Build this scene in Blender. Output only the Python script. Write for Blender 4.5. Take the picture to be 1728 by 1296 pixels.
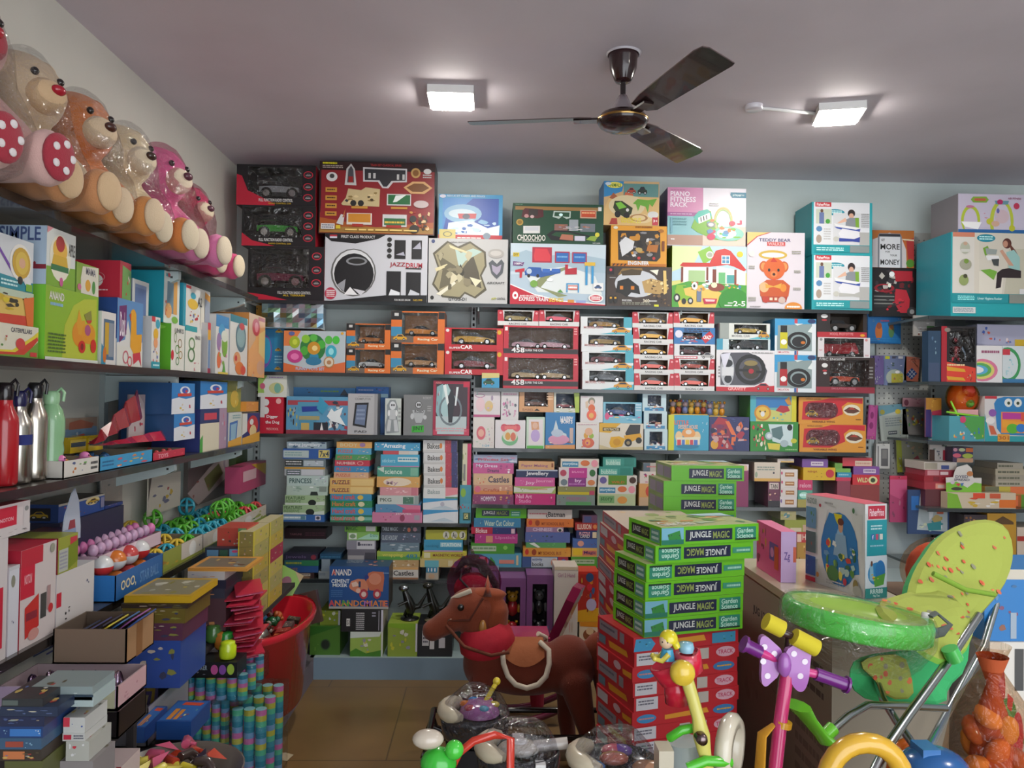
import bpy, bmesh, math, random
from mathutils import Vector, Matrix, Euler, noise
for o in list(bpy.data.objects): bpy.data.objects.remove(o)
SC = bpy.context.scene
COL = SC.collection
PI = math.pi
# ---------------------------------------------------------------- camera
F = 1300.0; EYE = 1.5
_cy = Vector((-39, -21, -1300)).normalized()
_v = Vector((1, -0.0145, 0)); _cx = (_v - _cy * _v.dot(_cy)).normalized()
_cz = _cx.cross(_cy)
CR = Matrix((_cx, _cy, _cz))
cam = bpy.data.objects.new('camera', bpy.data.cameras.new('camera'))
cam.data.sensor_width = 36; cam.data.lens = F / 1728 * 36
cam.data.clip_start = .05
cam.matrix_world = Matrix.Translation((0, 0, EYE)) @ CR.to_4x4()
COL.objects.link(cam); SC.camera = cam
# ---------------------------------------------------------------- world: daylight through the open shop front
W = bpy.data.worlds.new('daylight'); SC.world = W; W.use_nodes = True
W.node_tree.nodes['Background'].inputs[0].default_value = (.90, .95, 1, 1)
W.node_tree.nodes['Background'].inputs[1].default_value = 4.2
LAMP = 210.0
SC.view_settings.view_transform = 'Standard'; SC.view_settings.look = 'None'
SC.view_settings.gamma = 1; SC.view_settings.use_curve_mapping = False
SC.view_settings.exposure = -0.1
SC.cycles.max_bounces = 8; SC.cycles.transparent_max_bounces = 16
# ---------------------------------------------------------------- helpers
def ray(px, py):
    return CR @ Vector(((px - 864) / F, -(py - 648) / F, -1))
def onY(px, py, Y):
    d = ray(px, py); return Vector((0, 0, EYE)) + d * (Y / d.y)
def onX(px, py, X):
    d = ray(px, py); return Vector((0, 0, EYE)) + d * (X / d.x)
def onZ(px, py, Z):
    d = ray(px, py); return Vector((0, 0, EYE)) + d * ((Z - EYE) / d.z)
_hc = {}
def hexc(h):
    if not isinstance(h, str): return h
    if h not in _hc:
        s = ''.join(c * 2 for c in h) if len(h) == 3 else h
        r = []
        for i in (0, 2, 4):
            c = int(s[i:i + 2], 16) / 255
            r.append((c / 12.92 if c < .04045 else ((c + .055) / 1.055) ** 2.4) * .9 + .004)
        _hc[h] = (*r, 1.0)
    return _hc[h]
MATS = {}
def mat(n):
    if n in MATS: return MATS[n]
    m = bpy.data.materials.new(n); m.use_nodes = True; MATS[n] = m
    nt = m.node_tree; N = nt.nodes; L = nt.links; b = N['Principled BSDF']
    a = N.new('ShaderNodeAttribute'); a.attribute_name = 'Col'
    L.new(a.outputs['Color'], b.inputs['Base Color'])
    def bump(scale, strength, dist=.002, det=2):
        t = N.new('ShaderNodeTexNoise'); t.inputs['Scale'].default_value = scale; t.inputs['Detail'].default_value = det
        c = N.new('ShaderNodeTexCoord'); L.new(c.outputs['Object'], t.inputs['Vector'])
        u = N.new('ShaderNodeBump'); u.inputs['Strength'].default_value = strength; u.inputs['Distance'].default_value = dist
        L.new(t.outputs['Fac'], u.inputs['Height']); return u
    P = b.inputs
    if n == 'card': P['Roughness'].default_value = .38; L.new(bump(9, .25, .004).outputs[0], P['Normal'])
    elif n == 'matte': P['Roughness'].default_value = .85
    elif n == 'plastic': P['Roughness'].default_value = .22; P['Coat Weight'].default_value = .3
    elif n == 'metal': P['Roughness'].default_value = .25; P['Metallic'].default_value = 1
    elif n == 'fabric':
        P['Roughness'].default_value = .95; P['Sheen Weight'].default_value = .15; L.new(bump(260, .5, .003, 4).outputs[0], P['Normal'])
    elif n == 'cloth': P['Roughness'].default_value = .8; L.new(bump(30, .4, .006, 4).outputs[0], P['Normal'])
    elif n in ('film', 'wrap', 'clear'):
        N.remove(b); out = N['Material Output']
        g = N.new('ShaderNodeBsdfGlossy'); g.inputs['Roughness'].default_value = .07
        t = N.new('ShaderNodeBsdfTransparent'); x = N.new('ShaderNodeMixShader')
        lw = N.new('ShaderNodeLayerWeight'); lw.inputs[0].default_value = .25
        mr = N.new('ShaderNodeMapRange')
        mr.inputs[3].default_value = {'film': .08, 'wrap': .03, 'clear': .03}[n]; mr.inputs[4].default_value = {'film': .6, 'wrap': .22, 'clear': .3}[n]
        u = bump({'film': 14, 'wrap': 22, 'clear': 3}[n], 1, {'film': .06, 'wrap': .035, 'clear': .01}[n], 3)
        if n != 'clear': u.inputs['Height'].links[0].from_node.inputs['Distortion'].default_value = 1.5
        L.new(u.outputs[0], g.inputs['Normal']); L.new(u.outputs[0], lw.inputs['Normal'])
        L.new(lw.outputs['Fresnel'], mr.inputs[0]); L.new(mr.outputs[0], x.inputs[0])
        L.new(t.outputs[0], x.inputs[1]); L.new(g.outputs[0], x.inputs[2]); L.new(x.outputs[0], out.inputs[0])
        L.new(a.outputs['Color'], t.inputs[0])
    elif n == 'emit':
        P['Emission Strength'].default_value = LAMP; P['Emission Color'].default_value = (1, .95, .86, 1)
    elif n == 'wall':
        P['Roughness'].default_value = .75
        t = N.new('ShaderNodeTexNoise'); t.inputs['Scale'].default_value = 1.6; t.inputs['Detail'].default_value = 5
        c = N.new('ShaderNodeTexCoord'); L.new(c.outputs['Object'], t.inputs['Vector'])
        mp = N.new('ShaderNodeMapRange'); mp.inputs[1].default_value = .3; mp.inputs[2].default_value = .7; mp.inputs[3].default_value = .9; mp.inputs[4].default_value = 1.03
        L.new(t.outputs['Fac'], mp.inputs[0])
        vm = N.new('ShaderNodeVectorMath'); vm.operation = 'SCALE'
        L.new(a.outputs['Color'], vm.inputs[0]); L.new(mp.outputs[0], vm.inputs['Scale']); L.new(vm.outputs[0], P['Base Color'])
        L.new(bump(60, .1, .002).outputs[0], P['Normal'])
    elif n == 'floor':
        P['Roughness'].default_value = .3
        t = N.new('ShaderNodeTexBrick'); c = N.new('ShaderNodeTexCoord')
        L.new(c.outputs['Object'], t.inputs['Vector']); t.offset = .5
        t.inputs['Scale'].default_value = 1; t.inputs['Brick Width'].default_value = .8; t.inputs['Row Height'].default_value = .8
        t.inputs['Mortar Size'].default_value = .003
        t.inputs['Color1'].default_value = hexc('84683f'); t.inputs['Color2'].default_value = hexc('7d623b'); t.inputs['Mortar'].default_value = hexc('5a4730')
        t2 = N.new('ShaderNodeTexNoise'); t2.inputs['Scale'].default_value = 3; t2.inputs['Detail'].default_value = 6
        L.new(c.outputs['Object'], t2.inputs['Vector'])
        mp = N.new('ShaderNodeMapRange'); mp.inputs[1].default_value = .3; mp.inputs[2].default_value = .7; mp.inputs[3].default_value = .75; mp.inputs[4].default_value = 1.05
        L.new(t2.outputs['Fac'], mp.inputs[0])
        vm = N.new('ShaderNodeVectorMath'); vm.operation = 'SCALE'
        L.new(t.outputs['Color'], vm.inputs[0]); L.new(mp.outputs[0], vm.inputs['Scale']); L.new(vm.outputs[0], P['Base Color'])
    return m
class MB:
    def __init__(s): s.v = []; s.f = []; s.c = []; s.m = []; s.s = []
    def poly(s, pts, col, m='card', sm=0):
        k = len(s.v); s.v += [Vector(p) for p in pts]
        s.f.append(tuple(range(k, k + len(pts)))); s.c.append(hexc(col)); s.m.append(m); s.s.append(sm)
    def raw(s, vs, fs, col, m='plastic', sm=1):
        k = len(s.v); s.v += [Vector(p) for p in vs]; c = hexc(col)
        for f in fs: s.f.append(tuple(i + k for i in f)); s.c.append(c); s.m.append(m); s.s.append(sm)
    def box(s, lo, hi, col, m='card', M=None, cols=None, skip=''):
        x0, y0, z0 = lo; x1, y1, z1 = hi
        P = [(x0, y0, z0), (x1, y0, z0), (x1, y1, z0), (x0, y1, z0), (x0, y0, z1), (x1, y0, z1), (x1, y1, z1), (x0, y1, z1)]
        if M: P = [M @ Vector(p) for p in P]
        for k, f in (('b', (3, 2, 1, 0)), ('t', (4, 5, 6, 7)), ('f', (0, 1, 5, 4)), ('k', (2, 3, 7, 6)), ('l', (3, 0, 4, 7)), ('r', (1, 2, 6, 5))):
            if k not in skip: s.poly([P[i] for i in f], (cols or {}).get(k, col), m)
    def tube(s, pts, r, col, m='plastic', n=10, caps=1, closed=0, flat=None):
        pts = [Vector(p) for p in pts]; q = len(pts)
        rs = r if isinstance(r, (list, tuple)) else [r] * q
        vs = []; fs = []; up = None
        for i, p in enumerate(pts):
            a = pts[(i - 1) % q] if (i or closed) else p; b = pts[(i + 1) % q] if (i < q - 1 or closed) else p
            d = (b - a).normalized()
            if up is None:
                up = Vector((0, 0, 1)) if abs(d.z) < .9 else Vector((0, 1, 0))
            e = d.cross(up).normalized(); up = e.cross(d).normalized()
            for j in range(n):
                t = 2 * PI * j / n; vs.append(p + (e * math.cos(t) + up * math.sin(t) * (flat or 1)) * rs[i])
        for i in range(q if closed else q - 1):
            for j in range(n):
                a = i * n + j; b = i * n + (j + 1) % n; c = ((i + 1) % q) * n
                fs.append((a, b, c + (j + 1) % n, c + j))
        s.raw(vs, fs, col, m, 1)
        if caps and not closed: s.poly(vs[:n][::-1], col, m); s.poly(vs[-n:], col, m)
    def sph(s, c, r, col, m='plastic', M=None, u=16, w=10, z0=0., z1=1.):
        c = Vector(c); r = Vector((r, r, r)) if not hasattr(r, '__len__') else Vector(r)
        vs = []; fs = []
        for i in range(w + 1):
            t = PI * (z0 + (z1 - z0) * i / w)
            for j in range(u):
                p = 2 * PI * j / u
                q = Vector((math.sin(t) * math.cos(p) * r.x, math.sin(t) * math.sin(p) * r.y, math.cos(t) * r.z))
                if M: q = M @ q
                vs.append(c + q)
        for i in range(w):
            for j in range(u):
                a = i * u + j; b = i * u + (j + 1) % u
                fs.append((a + u, b + u, b, a) )
        s.raw(vs, fs, col, m, 1)
    def lathe(s, prof, c, col, m='plastic', M=None, n=24):
        c = Vector(c); vs = []; fs = []
        for r, z in prof:
            for j in range(n):
                p = 2 * PI * j / n; q = Vector((r * math.cos(p), r * math.sin(p), z))
                if M: q = M @ q
                vs.append(c + q)
        for i in range(len(prof) - 1):
            for j in range(n):
                a = i * n + j; b = i * n + (j + 1) % n
                fs.append((a, b, b + n, a + n))
        s.raw(vs, fs, col, m, 1)
    def prism(s, poly, o, u, v, n, col, m='plastic', side=None):
        """2-D polygon extruded along n from o"""
        o, u, v, n = map(Vector, (o, u, v, n))
        A = [o + u * x + v * y for x, y in poly]; B_ = [p + n for p in A]
        s.poly(A[::-1], col, m); s.poly(B_, col, m)
        for i in range(len(A)): j = (i + 1) % len(A); s.poly([A[i], A[j], B_[j], B_[i]], side or col, m)
    def build(s, name, parent=None, loc=None, rz=0., rot=None):
        me = bpy.data.meshes.new(name); loc = Vector(loc or (0, 0, 0))
        me.from_pydata([v for v in s.v], [], s.f)
        names = list(dict.fromkeys(s.m))
        for n in names: me.materials.append(mat(n))
        ix = {n: i for i, n in enumerate(names)}
        me.polygons.foreach_set('material_index', [ix[n] for n in s.m])
        me.polygons.foreach_set('use_smooth', [bool(x) for x in s.s])
        at = me.color_attributes.new('Col', 'FLOAT_COLOR', 'CORNER')
        d = []
        for f, c in zip(s.f, s.c): d += list(c) * len(f)
        at.data.foreach_set('color', d)
        me.update()
        o = bpy.data.objects.new(name, me); COL.objects.link(o)
        o.location = loc; o.rotation_euler = rot or (0, 0, rz)
        if parent: o.parent = parent
        return o
def chaikin(q, n=1):
    for _ in range(n): q = [a for i in range(len(q)) for a in (Vector(q[i]) * .75 + Vector(q[(i + 1) % len(q)]) * .25, Vector(q[i]) * .25 + Vector(q[(i + 1) % len(q)]) * .75)]
    return q
def tag(o, label, cat, group=None, kind=None):
    if len(label.split()) > 16: print('LONG', label)
    o['label'] = label; o['category'] = cat
    if group: o['group'] = group
    if kind: o['kind'] = kind
    return o
def empty(name, loc=(0, 0, 0), rz=0., rot=None):
    o = bpy.data.objects.new(name, None); COL.objects.link(o); o.location = loc; o.rotation_euler = rot or (0, 0, rz); o.empty_display_size = .05
    return o
def struct(mb, name):
    o = mb.build(name); o['kind'] = 'structure'; return o
def tree(o, loc=None, rz=None, parent=None):
    c = o.copy(); COL.objects.link(c); c.parent = parent
    if loc is not None: c.location = loc
    if rz is not None: c.rotation_euler.z = rz
    for ch in KIDS(o): tree(ch, parent=c)
    return c
def KIDS(o): return [x for x in bpy.data.objects if x.parent == o]
_tc = {}
def textmesh(s):
    if s not in _tc:
        cu = bpy.data.curves.new('t', 'FONT'); cu.body = s; cu.resolution_u = 2; cu.offset = .02
        o = bpy.data.objects.new('t', cu); COL.objects.link(o)
        bpy.context.view_layer.update()
        me = o.evaluated_get(bpy.context.evaluated_depsgraph_get()).to_mesh()
        vs = [(v.co.x, v.co.y) for v in me.vertices]; fs = [tuple(p.vertices) for p in me.polygons]
        o.evaluated_get(bpy.context.evaluated_depsgraph_get()).to_mesh_clear()
        bpy.data.objects.remove(o); bpy.data.curves.remove(cu)
        if vs:
            a = min(x for x, y in vs); b = max(x for x, y in vs); c = min(y for x, y in vs); d = max(y for x, y in vs)
            vs = [((x - a) / max(b - a, 1e-6), (y - c) / max(d - c, 1e-6)) for x, y in vs]
        _tc[s] = (vs, fs)
    return _tc[s]
CARP = [(0, .78), (.04, .52), (.2, .4), (.34, .12), (.66, .1), (.82, .42), (.97, .5), (1, .8), (.86, .84), (.16, .84)]
def art(mb, ops, O, U, V, N, vb, m='card'):
    """printed artwork: O top-left corner, U along the width, V down the height"""
    X0, Y0, X1, Y1 = vb; st = [0]
    def P(x, y, clamp=1):
        a = (x - X0) / (X1 - X0); b = (y - Y0) / (Y1 - Y0)
        if clamp: a = min(max(a, .001), .999); b = min(max(b, .001), .999)
        return O + U * a + V * b + N * (.0004 + st[0] * .00014)
    def ell(x0, y0, x1, y1, c, n=14, mm=None):
        cx, cy, rx, ry = (x0 + x1) / 2, (y0 + y1) / 2, (x1 - x0) / 2, (y1 - y0) / 2
        mb.poly([P(cx + rx * math.cos(2 * PI * k / n), cy + ry * math.sin(2 * PI * k / n)) for k in range(n)], c, mm or m)
    for op in ops.replace('\n', ';').split(';'):
        w = op.split()
        if not w: continue
        k = w[0]; st[0] += 1
        if k == 'p':
            q = list(map(float, w[2:])); mb.poly([P(q[i], q[i + 1]) for i in range(0, len(q), 2)], w[1], m); continue
        x0, y0, x1, y1 = map(float, w[1:5])
        if k == 'r': mb.poly([P(x0, y0), P(x1, y0), P(x1, y1), P(x0, y1)], w[5], m)
        elif k == 'e': ell(x0, y0, x1, y1, w[5], 20)
        elif k == 'g':
            mb.poly([P(x0, y0), P(x1, y0), P(x1, y1), P(x0, y1)], 'ffffff', 'film')
        elif k == 'o':
            n = 20; cx, cy, rx, ry = (x0 + x1) / 2, (y0 + y1) / 2, (x1 - x0) / 2, (y1 - y0) / 2; t = float(w[6]) if len(w) > 6 else .75
            for i in range(n):
                a, b = 2 * PI * i / n, 2 * PI * (i + 1) / n
                mb.poly([P(cx + rx * r * math.cos(q), cy + ry * r * math.sin(q)) for r, q in ((1, a), (1, b), (t, b), (t, a))], w[5], m)
        elif k == 't':
            vs, fs = textmesh(' '.join(w[6:]))
            mb.raw([P(x0 + (x1 - x0) * a, y1 + (y0 - y1) * b) for a, b in vs], fs, w[5], m, 0)
        elif k == 'l':
            n = int(w[5]); rr = random.Random(int(x0 + y0)); h = (y1 - y0) / n
            for i in range(n):
                x = x0
                while x < x1 - .02 * (x1 - x0):
                    e = min(x1, x + (x1 - x0) * rr.uniform(.06, .22)); yy = y0 + i * h
                    mb.poly([P(x, yy + .2 * h), P(e, yy + .2 * h), P(e, yy + .7 * h), P(x, yy + .7 * h)], w[6], m); x = e + (x1 - x0) * .025
        elif k == 'b':
            n = int(w[5]); cs = w[6].split(','); rr = random.Random(int(x0 * 3 + y0 + n))
            for i in range(n):
                sx = (x1 - x0) * rr.uniform(.06, .2); sy = (y1 - y0) * rr.uniform(.07, .24)
                cx = rr.uniform(x0 + sx * .5, x1 - sx * .5); cy = rr.uniform(y0 + sy * .5, y1 - sy * .5); st[0] += .25
                t0 = rr.uniform(0, 6.3); q = rr.choice((4, 5, 6, 8, 9))
                mb.poly([P(cx + sx * .6 * rr.uniform(.6, 1.1) * math.cos(t0 + 2 * PI * j / q), cy + sy * .6 * rr.uniform(.6, 1.1) * math.sin(t0 + 2 * PI * j / q)) for j in range(q)], rr.choice(cs), m)
        elif k == 'c':
            q = [(x0 + (x1 - x0) * a, y0 + (y1 - y0) * b) for a, b in CARP]; mb.poly([P(*a) for a in q], w[5], m); st[0] += 1
            h = y1 - y0; ww = x1 - x0
            mb.poly([P(x0 + ww * a, y0 + h * b) for a, b in ((.26, .42), (.37, .2), (.62, .18), (.74, .42))], '223', m)
            for cx in (.22, .78): ell(x0 + ww * cx - h * .17, y0 + h * .62, x0 + ww * cx + h * .17, y1, '222', 10); st[0] += 1; ell(x0 + ww * cx - h * .09, y0 + h * .71, x0 + ww * cx + h * .09, y0 + h * .92, 'bbb', 8)
# ---------------------------------------------------------------- room shell
CEIL = 2.84; LX = -1.51; BY = 4.6; RX = 4.6; FY = -1.2
m = MB(); m.box((LX - .1, FY, -.1), (RX + .1, BY + .1, 0), 'a08458', 'floor'); struct(m, 'floor')
m = MB(); m.box((LX - .1, FY, CEIL), (RX + .1, BY + .1, CEIL + .1), 'dbd3dc', 'wall'); struct(m, 'ceiling')
m = MB(); m.box((LX - .1, FY, 0), (LX, BY, CEIL), 'd8d6cc', 'wall'); struct(m, 'wall_left')
m = MB(); m.box((LX, BY, 0), (RX, BY + .1, CEIL), 'cfdbd9', 'wall'); struct(m, 'wall_back')
m = MB(); m.box((RX, FY, 0), (RX + .1, BY + .1, CEIL), 'cfd3d0', 'wall'); struct(m, 'wall_right')
m = MB(); m.box((LX, FY - .1, 2.65), (RX, FY, CEIL), 'cfd3d0', 'wall'); m.box((LX, FY - .1, 0), (-.5, FY, 2.65), 'cfd3d0', 'wall'); m.box((3.8, FY - .1, 0), (RX, FY, 2.65), 'cfd3d0', 'wall'); struct(m, 'wall_front')  # unseen; left part added to block daylight from the heaped goods on that side
# ledges along the floor
m = MB(); m.box((-.92, 4.1, 0), (RX, BY, .115), '7d95a8', 'matte', cols={'t': '8fa3a6'}); struct(m, 'trim_1')
m = MB(); m.box((LX, -.5, 0), (-.9, BY, .115), '6e6670', 'matte', cols={'t': '5e5960'}); struct(m, 'trim_2')
m = MB(); m.box((LX, -.3, 2.42), (LX + .012, 3.05, 2.52), 'a89880', 'matte'); struct(m, 'trim_3')
BX = []       # supports: x0 x1 y0 y1 z0 z1
def reg(x0, x1, y0, y1, z0, z1): BX.append((x0, x1, y0, y1, z0, z1))
reg(-.92, RX, 4.1, BY, 0, .115); reg(LX, -.9, -.5, BY, 0, .115); reg(LX, RX, FY, BY, -.1, 0)
# ---------------------------------------------------------------- back wall shelving
def zpx(px, py, Y=4.3): return onY(px, py, Y).z
SHF = 4.3
def shelf(x0, x1, z, yf, yb, label, edge='2a3034', top='4a5658'):
    m = MB(); t = .014
    m.box((x0, yf, z - t), (x1, yb, z), top, 'plastic', cols={'f': edge, 'b': '586468'})
    m.box((x0, yf - .004, z - t - .006), (x1, yf + .0, z), edge, 'plastic')
    o = m.build('shelf_board'); tag(o, label, 'shelf')
    reg(x0, x1, yf, yb, z - t, z); return o
XA = onY(432, 600, SHF).x; XB = onY(797, 700, SHF).x; XC = onY(1466, 600, SHF).x
def sh(nm, px, py, x0, x1): 
    z = zpx(px, py); shelf(x0, x1, z, SHF, BY, nm); return z
Z = {}
Z['1'] = sh('dark top shelf board under the big boxed toys along the back wall', 800, 512, onY(425, 500, SHF).x, XC)
Z['L2'] = sh('dark shelf board under the orange racing car boxes', 640, 630, XA, XB - .006)
Z['L3'] = sh('dark shelf board under the robot and tablet boxes', 640, 734, XA, XB - .006)
Z['L4'] = sh('dark shelf board carrying the four tall stacks of craft kits', 640, 882, XA, XB - .006)
Z['L5'] = sh('dark low shelf board just behind the blue cement mixer box', 640, 978, XA, XB - .006)
Z['R2'] = sh('long dark shelf board under the red and yellow car boxes', 1130, 659, XB + .006, XC)
Z['R3'] = sh('long dark shelf board under the baby toy and excavator boxes', 1130, 760, XB + .006, XC)
Z['R4'] = sh('long dark shelf board under the jewellery and castles kits', 900, 852, XB + .006, XC)
Z['R5'] = sh('dark lowest shelf board above the boxed bear and bat figures', 900, 958, XB + .006, XC)
# slotted uprights
for i, (px, lab) in enumerate(((437, 'slotted grey steel upright in the back corner'), (799, 'slotted grey steel upright between the two back shelf bays'), (1131, 'slotted grey steel upright behind the stacked racing cars'), (1465, 'slotted grey steel upright beside the perforated panel'), (1572, 'slotted grey steel upright carrying the far shelf bay'))):
    x = onY(px, 560, BY - .03).x; m = MB()
    bk = BY - (.022 if px == 1572 else 0); fr = bk - .03
    m.box((x - .014, fr, .12), (x + .014, bk, zpx(px, 400)), 'aab4b4', 'plastic')
    z = .2
    while z < 2.3: m.poly([(x - .006, fr - .0005, z), (x + .006, fr - .0005, z), (x + .006, fr - .0005, z + .018), (x - .006, fr - .0005, z + .018)], '222', 'matte'); z += .035
    tag(m.build('shelf_upright'), lab, 'upright', 'slotted shelf uprights on the back wall')
# brackets
def bracket(x, z, lab):
    m = MB(); m.prism([(0, 0), (.26, 0), (.26, -.025), (0, -.075)], (x - .004, BY - .03, z - .016), (0, -1, 0), (0, 0, 1), (.008, 0, 0), '9aa8a8', 'plastic')
    tag(m.build('shelf_bracket'), lab, 'bracket', 'steel brackets under the back shelves')
xs = {437: 'in the corner', 799: 'between the two back bays', 1131: 'behind the racing car boxes'}
for px, w in xs.items():
    for k, n in (('1', 'top shelf'), ('L2' if px < 600 else 'R2', 'car box shelf'), ('L3' if px < 600 else 'R3', 'third shelf')):
        bracket(onY(px + (9 if px == 799 else 0), 560, BY - .03).x, Z[k], 'grey steel bracket under the %s, %s' % (n, w))
# shelf bay at the far end, standing a little forward
RF = 4.12; XD = onY(1566, 600, RF).x; XE = 3.75
for k, py, lab in (('Q1', 534, 'dark shelf board under the big teal swing box'), ('Q2', 645, 'dark shelf board under the action figure box'), ('Q3', 745, 'dark shelf board under the blue monster toy box'),
                   ('Q4', 858, 'dark shelf board under the bead display box'), ('Q5', 962, 'dark low shelf board behind the green baby rocker')):
    z = onY(1640, py, RF).z; shelf(XD, XE, z, RF, BY - .055, lab); Z[k] = z
m = MB(); m.box((XD - .01, BY - .012, .5), (XE, BY, onY(1640, 400, BY).z), 'b9c4c6', 'matte'); struct(m, 'trim_4')
# perforated panel
m = MB(); x0 = onY(1476, 600, BY).x; x1 = onY(1570, 600, BY).x; zt = onY(1500, 392, BY - .02).z
m.box((x0, BY - .02, .9), (x1, BY - .002, zt), 'b4b6b2', 'matte')
zz = .95
while zz < zt - .02:
    xx = x0 + .015
    while xx < x1 - .01: m.poly([(xx, BY - .0204, zz), (xx + .007, BY - .0204, zz), (xx + .007, BY - .0204, zz + .007), (xx, BY - .0204, zz + .007)], '555', 'matte'); xx += .03
    zz += .03
tag(m.build('pegboard'), 'grey perforated steel panel behind the hanging blister packs', 'pegboard')
# ---------------------------------------------------------------- left wall shelving
LF = -1.2; LZ = {}
def lshelf(k, x, y, lab, yend=4.0, y0=.4, th=.02):
    z = onX(x, y, LF).z; LZ[k] = z; m = MB()
    m.box((LX, y0, z - th), (LF, yend, z), '4c4844', 'plastic', cols={'b': '7a7470', 'r': '1e1a1a'})
    m.box((LF, y0, z - th - .004), (LF + .004, yend, z + .001), '1e1a1a', 'plastic')
    tag(m.build('shelf_board'), lab, 'shelf'); reg(LX, LF, y0, yend, z - th, z)
lshelf('1', 215, 408, 'dark top shelf board carrying the plush bears on the side wall')
lshelf('2', 220, 619, 'dark shelf board under the elephant and duck toy boxes')
lshelf('3', 220, 788, 'dark shelf board under the steel bottles and open sweet trays')
lshelf('4', 220, 1000, 'dark shelf board under the red kitchen sets and rattle trays', y0=.9)
def lbracket(Y, z, lab):
    m = MB(); m.prism([(0, 0), (.29, 0), (.29, -.03), (.26, -.045), (0, -.11)], (LX + .002, Y - .012, z - .022), (1, 0, 0), (0, 0, 1), (0, .024, 0), 'b9c8c8', 'plastic')
    m.prism([(.262, -.02), (.27, -.02), (.27, -.028), (.262, -.028)], (LX, Y - .0135, z - .022), (1, 0, 0), (0, 0, 1), (0, .002, 0), '333')
    tag(m.build('shelf_bracket'), lab, 'bracket', 'steel brackets under the side wall shelves')
for Y, w in ((1.9, 'nearest'), (3.05, 'middle'), (3.85, 'deepest in the shop')):
    for k, n in (('1', 'bear shelf'), ('2', 'elephant box shelf'), ('3', 'steel bottle shelf'), ('4', 'kitchen set shelf')):
        lbracket(Y, LZ[k], 'pale steel bracket under the %s, %s of three' % (n, w))
for Y, w in ((1.9, 'nearest the bottles'), (3.05, 'behind the red party packs'), (3.85, 'deepest in the corner')):
    m = MB(); m.box((LX, Y - .016, .12), (LX + .02, Y + .016, 2.1), 'a9b3b3', 'plastic')
    tag(m.build('shelf_upright'), 'pale steel upright on the side wall %s' % w, 'upright', 'steel uprights on the side wall')
# ---------------------------------------------------------------- ceiling lamps
def panel(px, py, lab, rz=0., s=.2, loc=None):
    p = loc or onZ(px, py, CEIL); e = empty('ceiling_light', (p.x, p.y, CEIL), rz)
    m = MB(); m.box((-s / 2, -s / 2, -.035), (s / 2, s / 2, 0), 'f4f4f2', 'plastic'); m.build('housing', e)
    m = MB(); q = s * .44; m.box((-q, -q, -.043), (q, q, -.035), 'ffffff', 'emit'); m.build('diffuser', e)
    tag(e, lab, 'light'); return p, e
panel(762, 158, 'square lit ceiling panel nearer the corner, left of the fan')
pl, e = panel(1415, 185, 'square lit ceiling panel turned askew at the end of its conduit', rz=-.25)
panel(0, 0, 'square lit ceiling panel nearest the shop front', loc=Vector((2.0, 1.1, CEIL)))
m = MB(); a = onZ(1272, 178, CEIL); b = pl + Vector((-.09, .03, 0))
m.tube([(a.x, a.y, CEIL - .009), (b.x, b.y, CEIL - .009)], .008, 'e0e0e0')
m.lathe([(0, -.022), (.035, -.022), (.04, -.018), (.04, 0)], (a.x, a.y, CEIL), 'd8d4dc')
tag(m.build('cable_conduit'), 'white surface conduit with a round junction box running to the askew lamp', 'conduit')
# ---------------------------------------------------------------- ceiling fan
p = onZ(1052, 90, CEIL); hx, hy = p.x, p.y; HZ = 2.575
fan = tag(empty('ceiling_fan', (hx, hy, CEIL)), 'dark brown three-bladed ceiling fan hanging from the grey ceiling', 'fan')
m = MB(); m.lathe([(0, 0), (.056, 0), (.06, -.006), (.055, -.02), (.052, -.06), (.034, -.105), (.03, -.112), (.012, -.115), (0, -.115)], (0, 0, 0), '2b0d12'); m.lathe([(.062, 0), (.07, -.002), (.062, -.008)], (0, 0, 0), 'cfcad2'); m.build('canopy', fan)
m = MB(); m.tube([(0, 0, -.11), (0, 0, -.2)], .011, '1c1012', 'plastic'); m.build('downrod', fan)
m = MB(); m.lathe([(0, -.165), (.016, -.165), (.03, -.195), (.05, -.235), (.052, -.24), (0, -.24)], (0, 0, 0), '8c8288', 'plastic'); m.build('lower_canopy', fan)
dz = HZ - CEIL
m = MB(); m.lathe([(0, .035), (.06, .035), (.085, .024), (.096, .008), (.098, -.004), (.09, -.018), (.07, -.03), (.03, -.038), (0, -.04)], (0, 0, dz), '260b10'); m.build('motor', fan)
m = MB(); m.lathe([(.0975, .008), (.1, .006), (.1, .001), (.0985, -.002)], (0, 0, dz), 'b08a50', 'metal'); m.build('trim_ring', fan)
for ang in (-70, 50, 170):
    t = math.radians(ang); d = Vector((math.cos(t), math.sin(t), 0)); e_ = Vector((-math.sin(t), math.cos(t), 0)); m = MB()
    tilt = Vector((0, 0, .028))
    o = Vector((0, 0, dz + .016))
    prof = [(.12, -.5), (.2, -.72), (.56, -1), (.6, -.9), (.61, -.6), (.6, .95), (.585, 1), (.16, .85), (.12, .5)]
    top = [o + d * r + (e_ * .066 + tilt * -.6) * w for r, w in prof]; bot = [q - Vector((0, 0, .004)) for q in top]
    m.poly(top, '3a1f20', 'plastic'); m.poly(bot[::-1], '2a1416', 'plastic')
    for i in range(len(top)): j = (i + 1) % len(top); m.poly([bot[i], bot[j], top[j], top[i]], '5a4a4a', 'plastic')
    m.build('blade', fan)
    m = MB(); m.box((.07, -.02, dz + .002), (.19, .02, dz + .01), '241012', 'plastic', M=Matrix.Rotation(t, 4, 'Z')); m.build('blade_bracket', fan)
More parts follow.
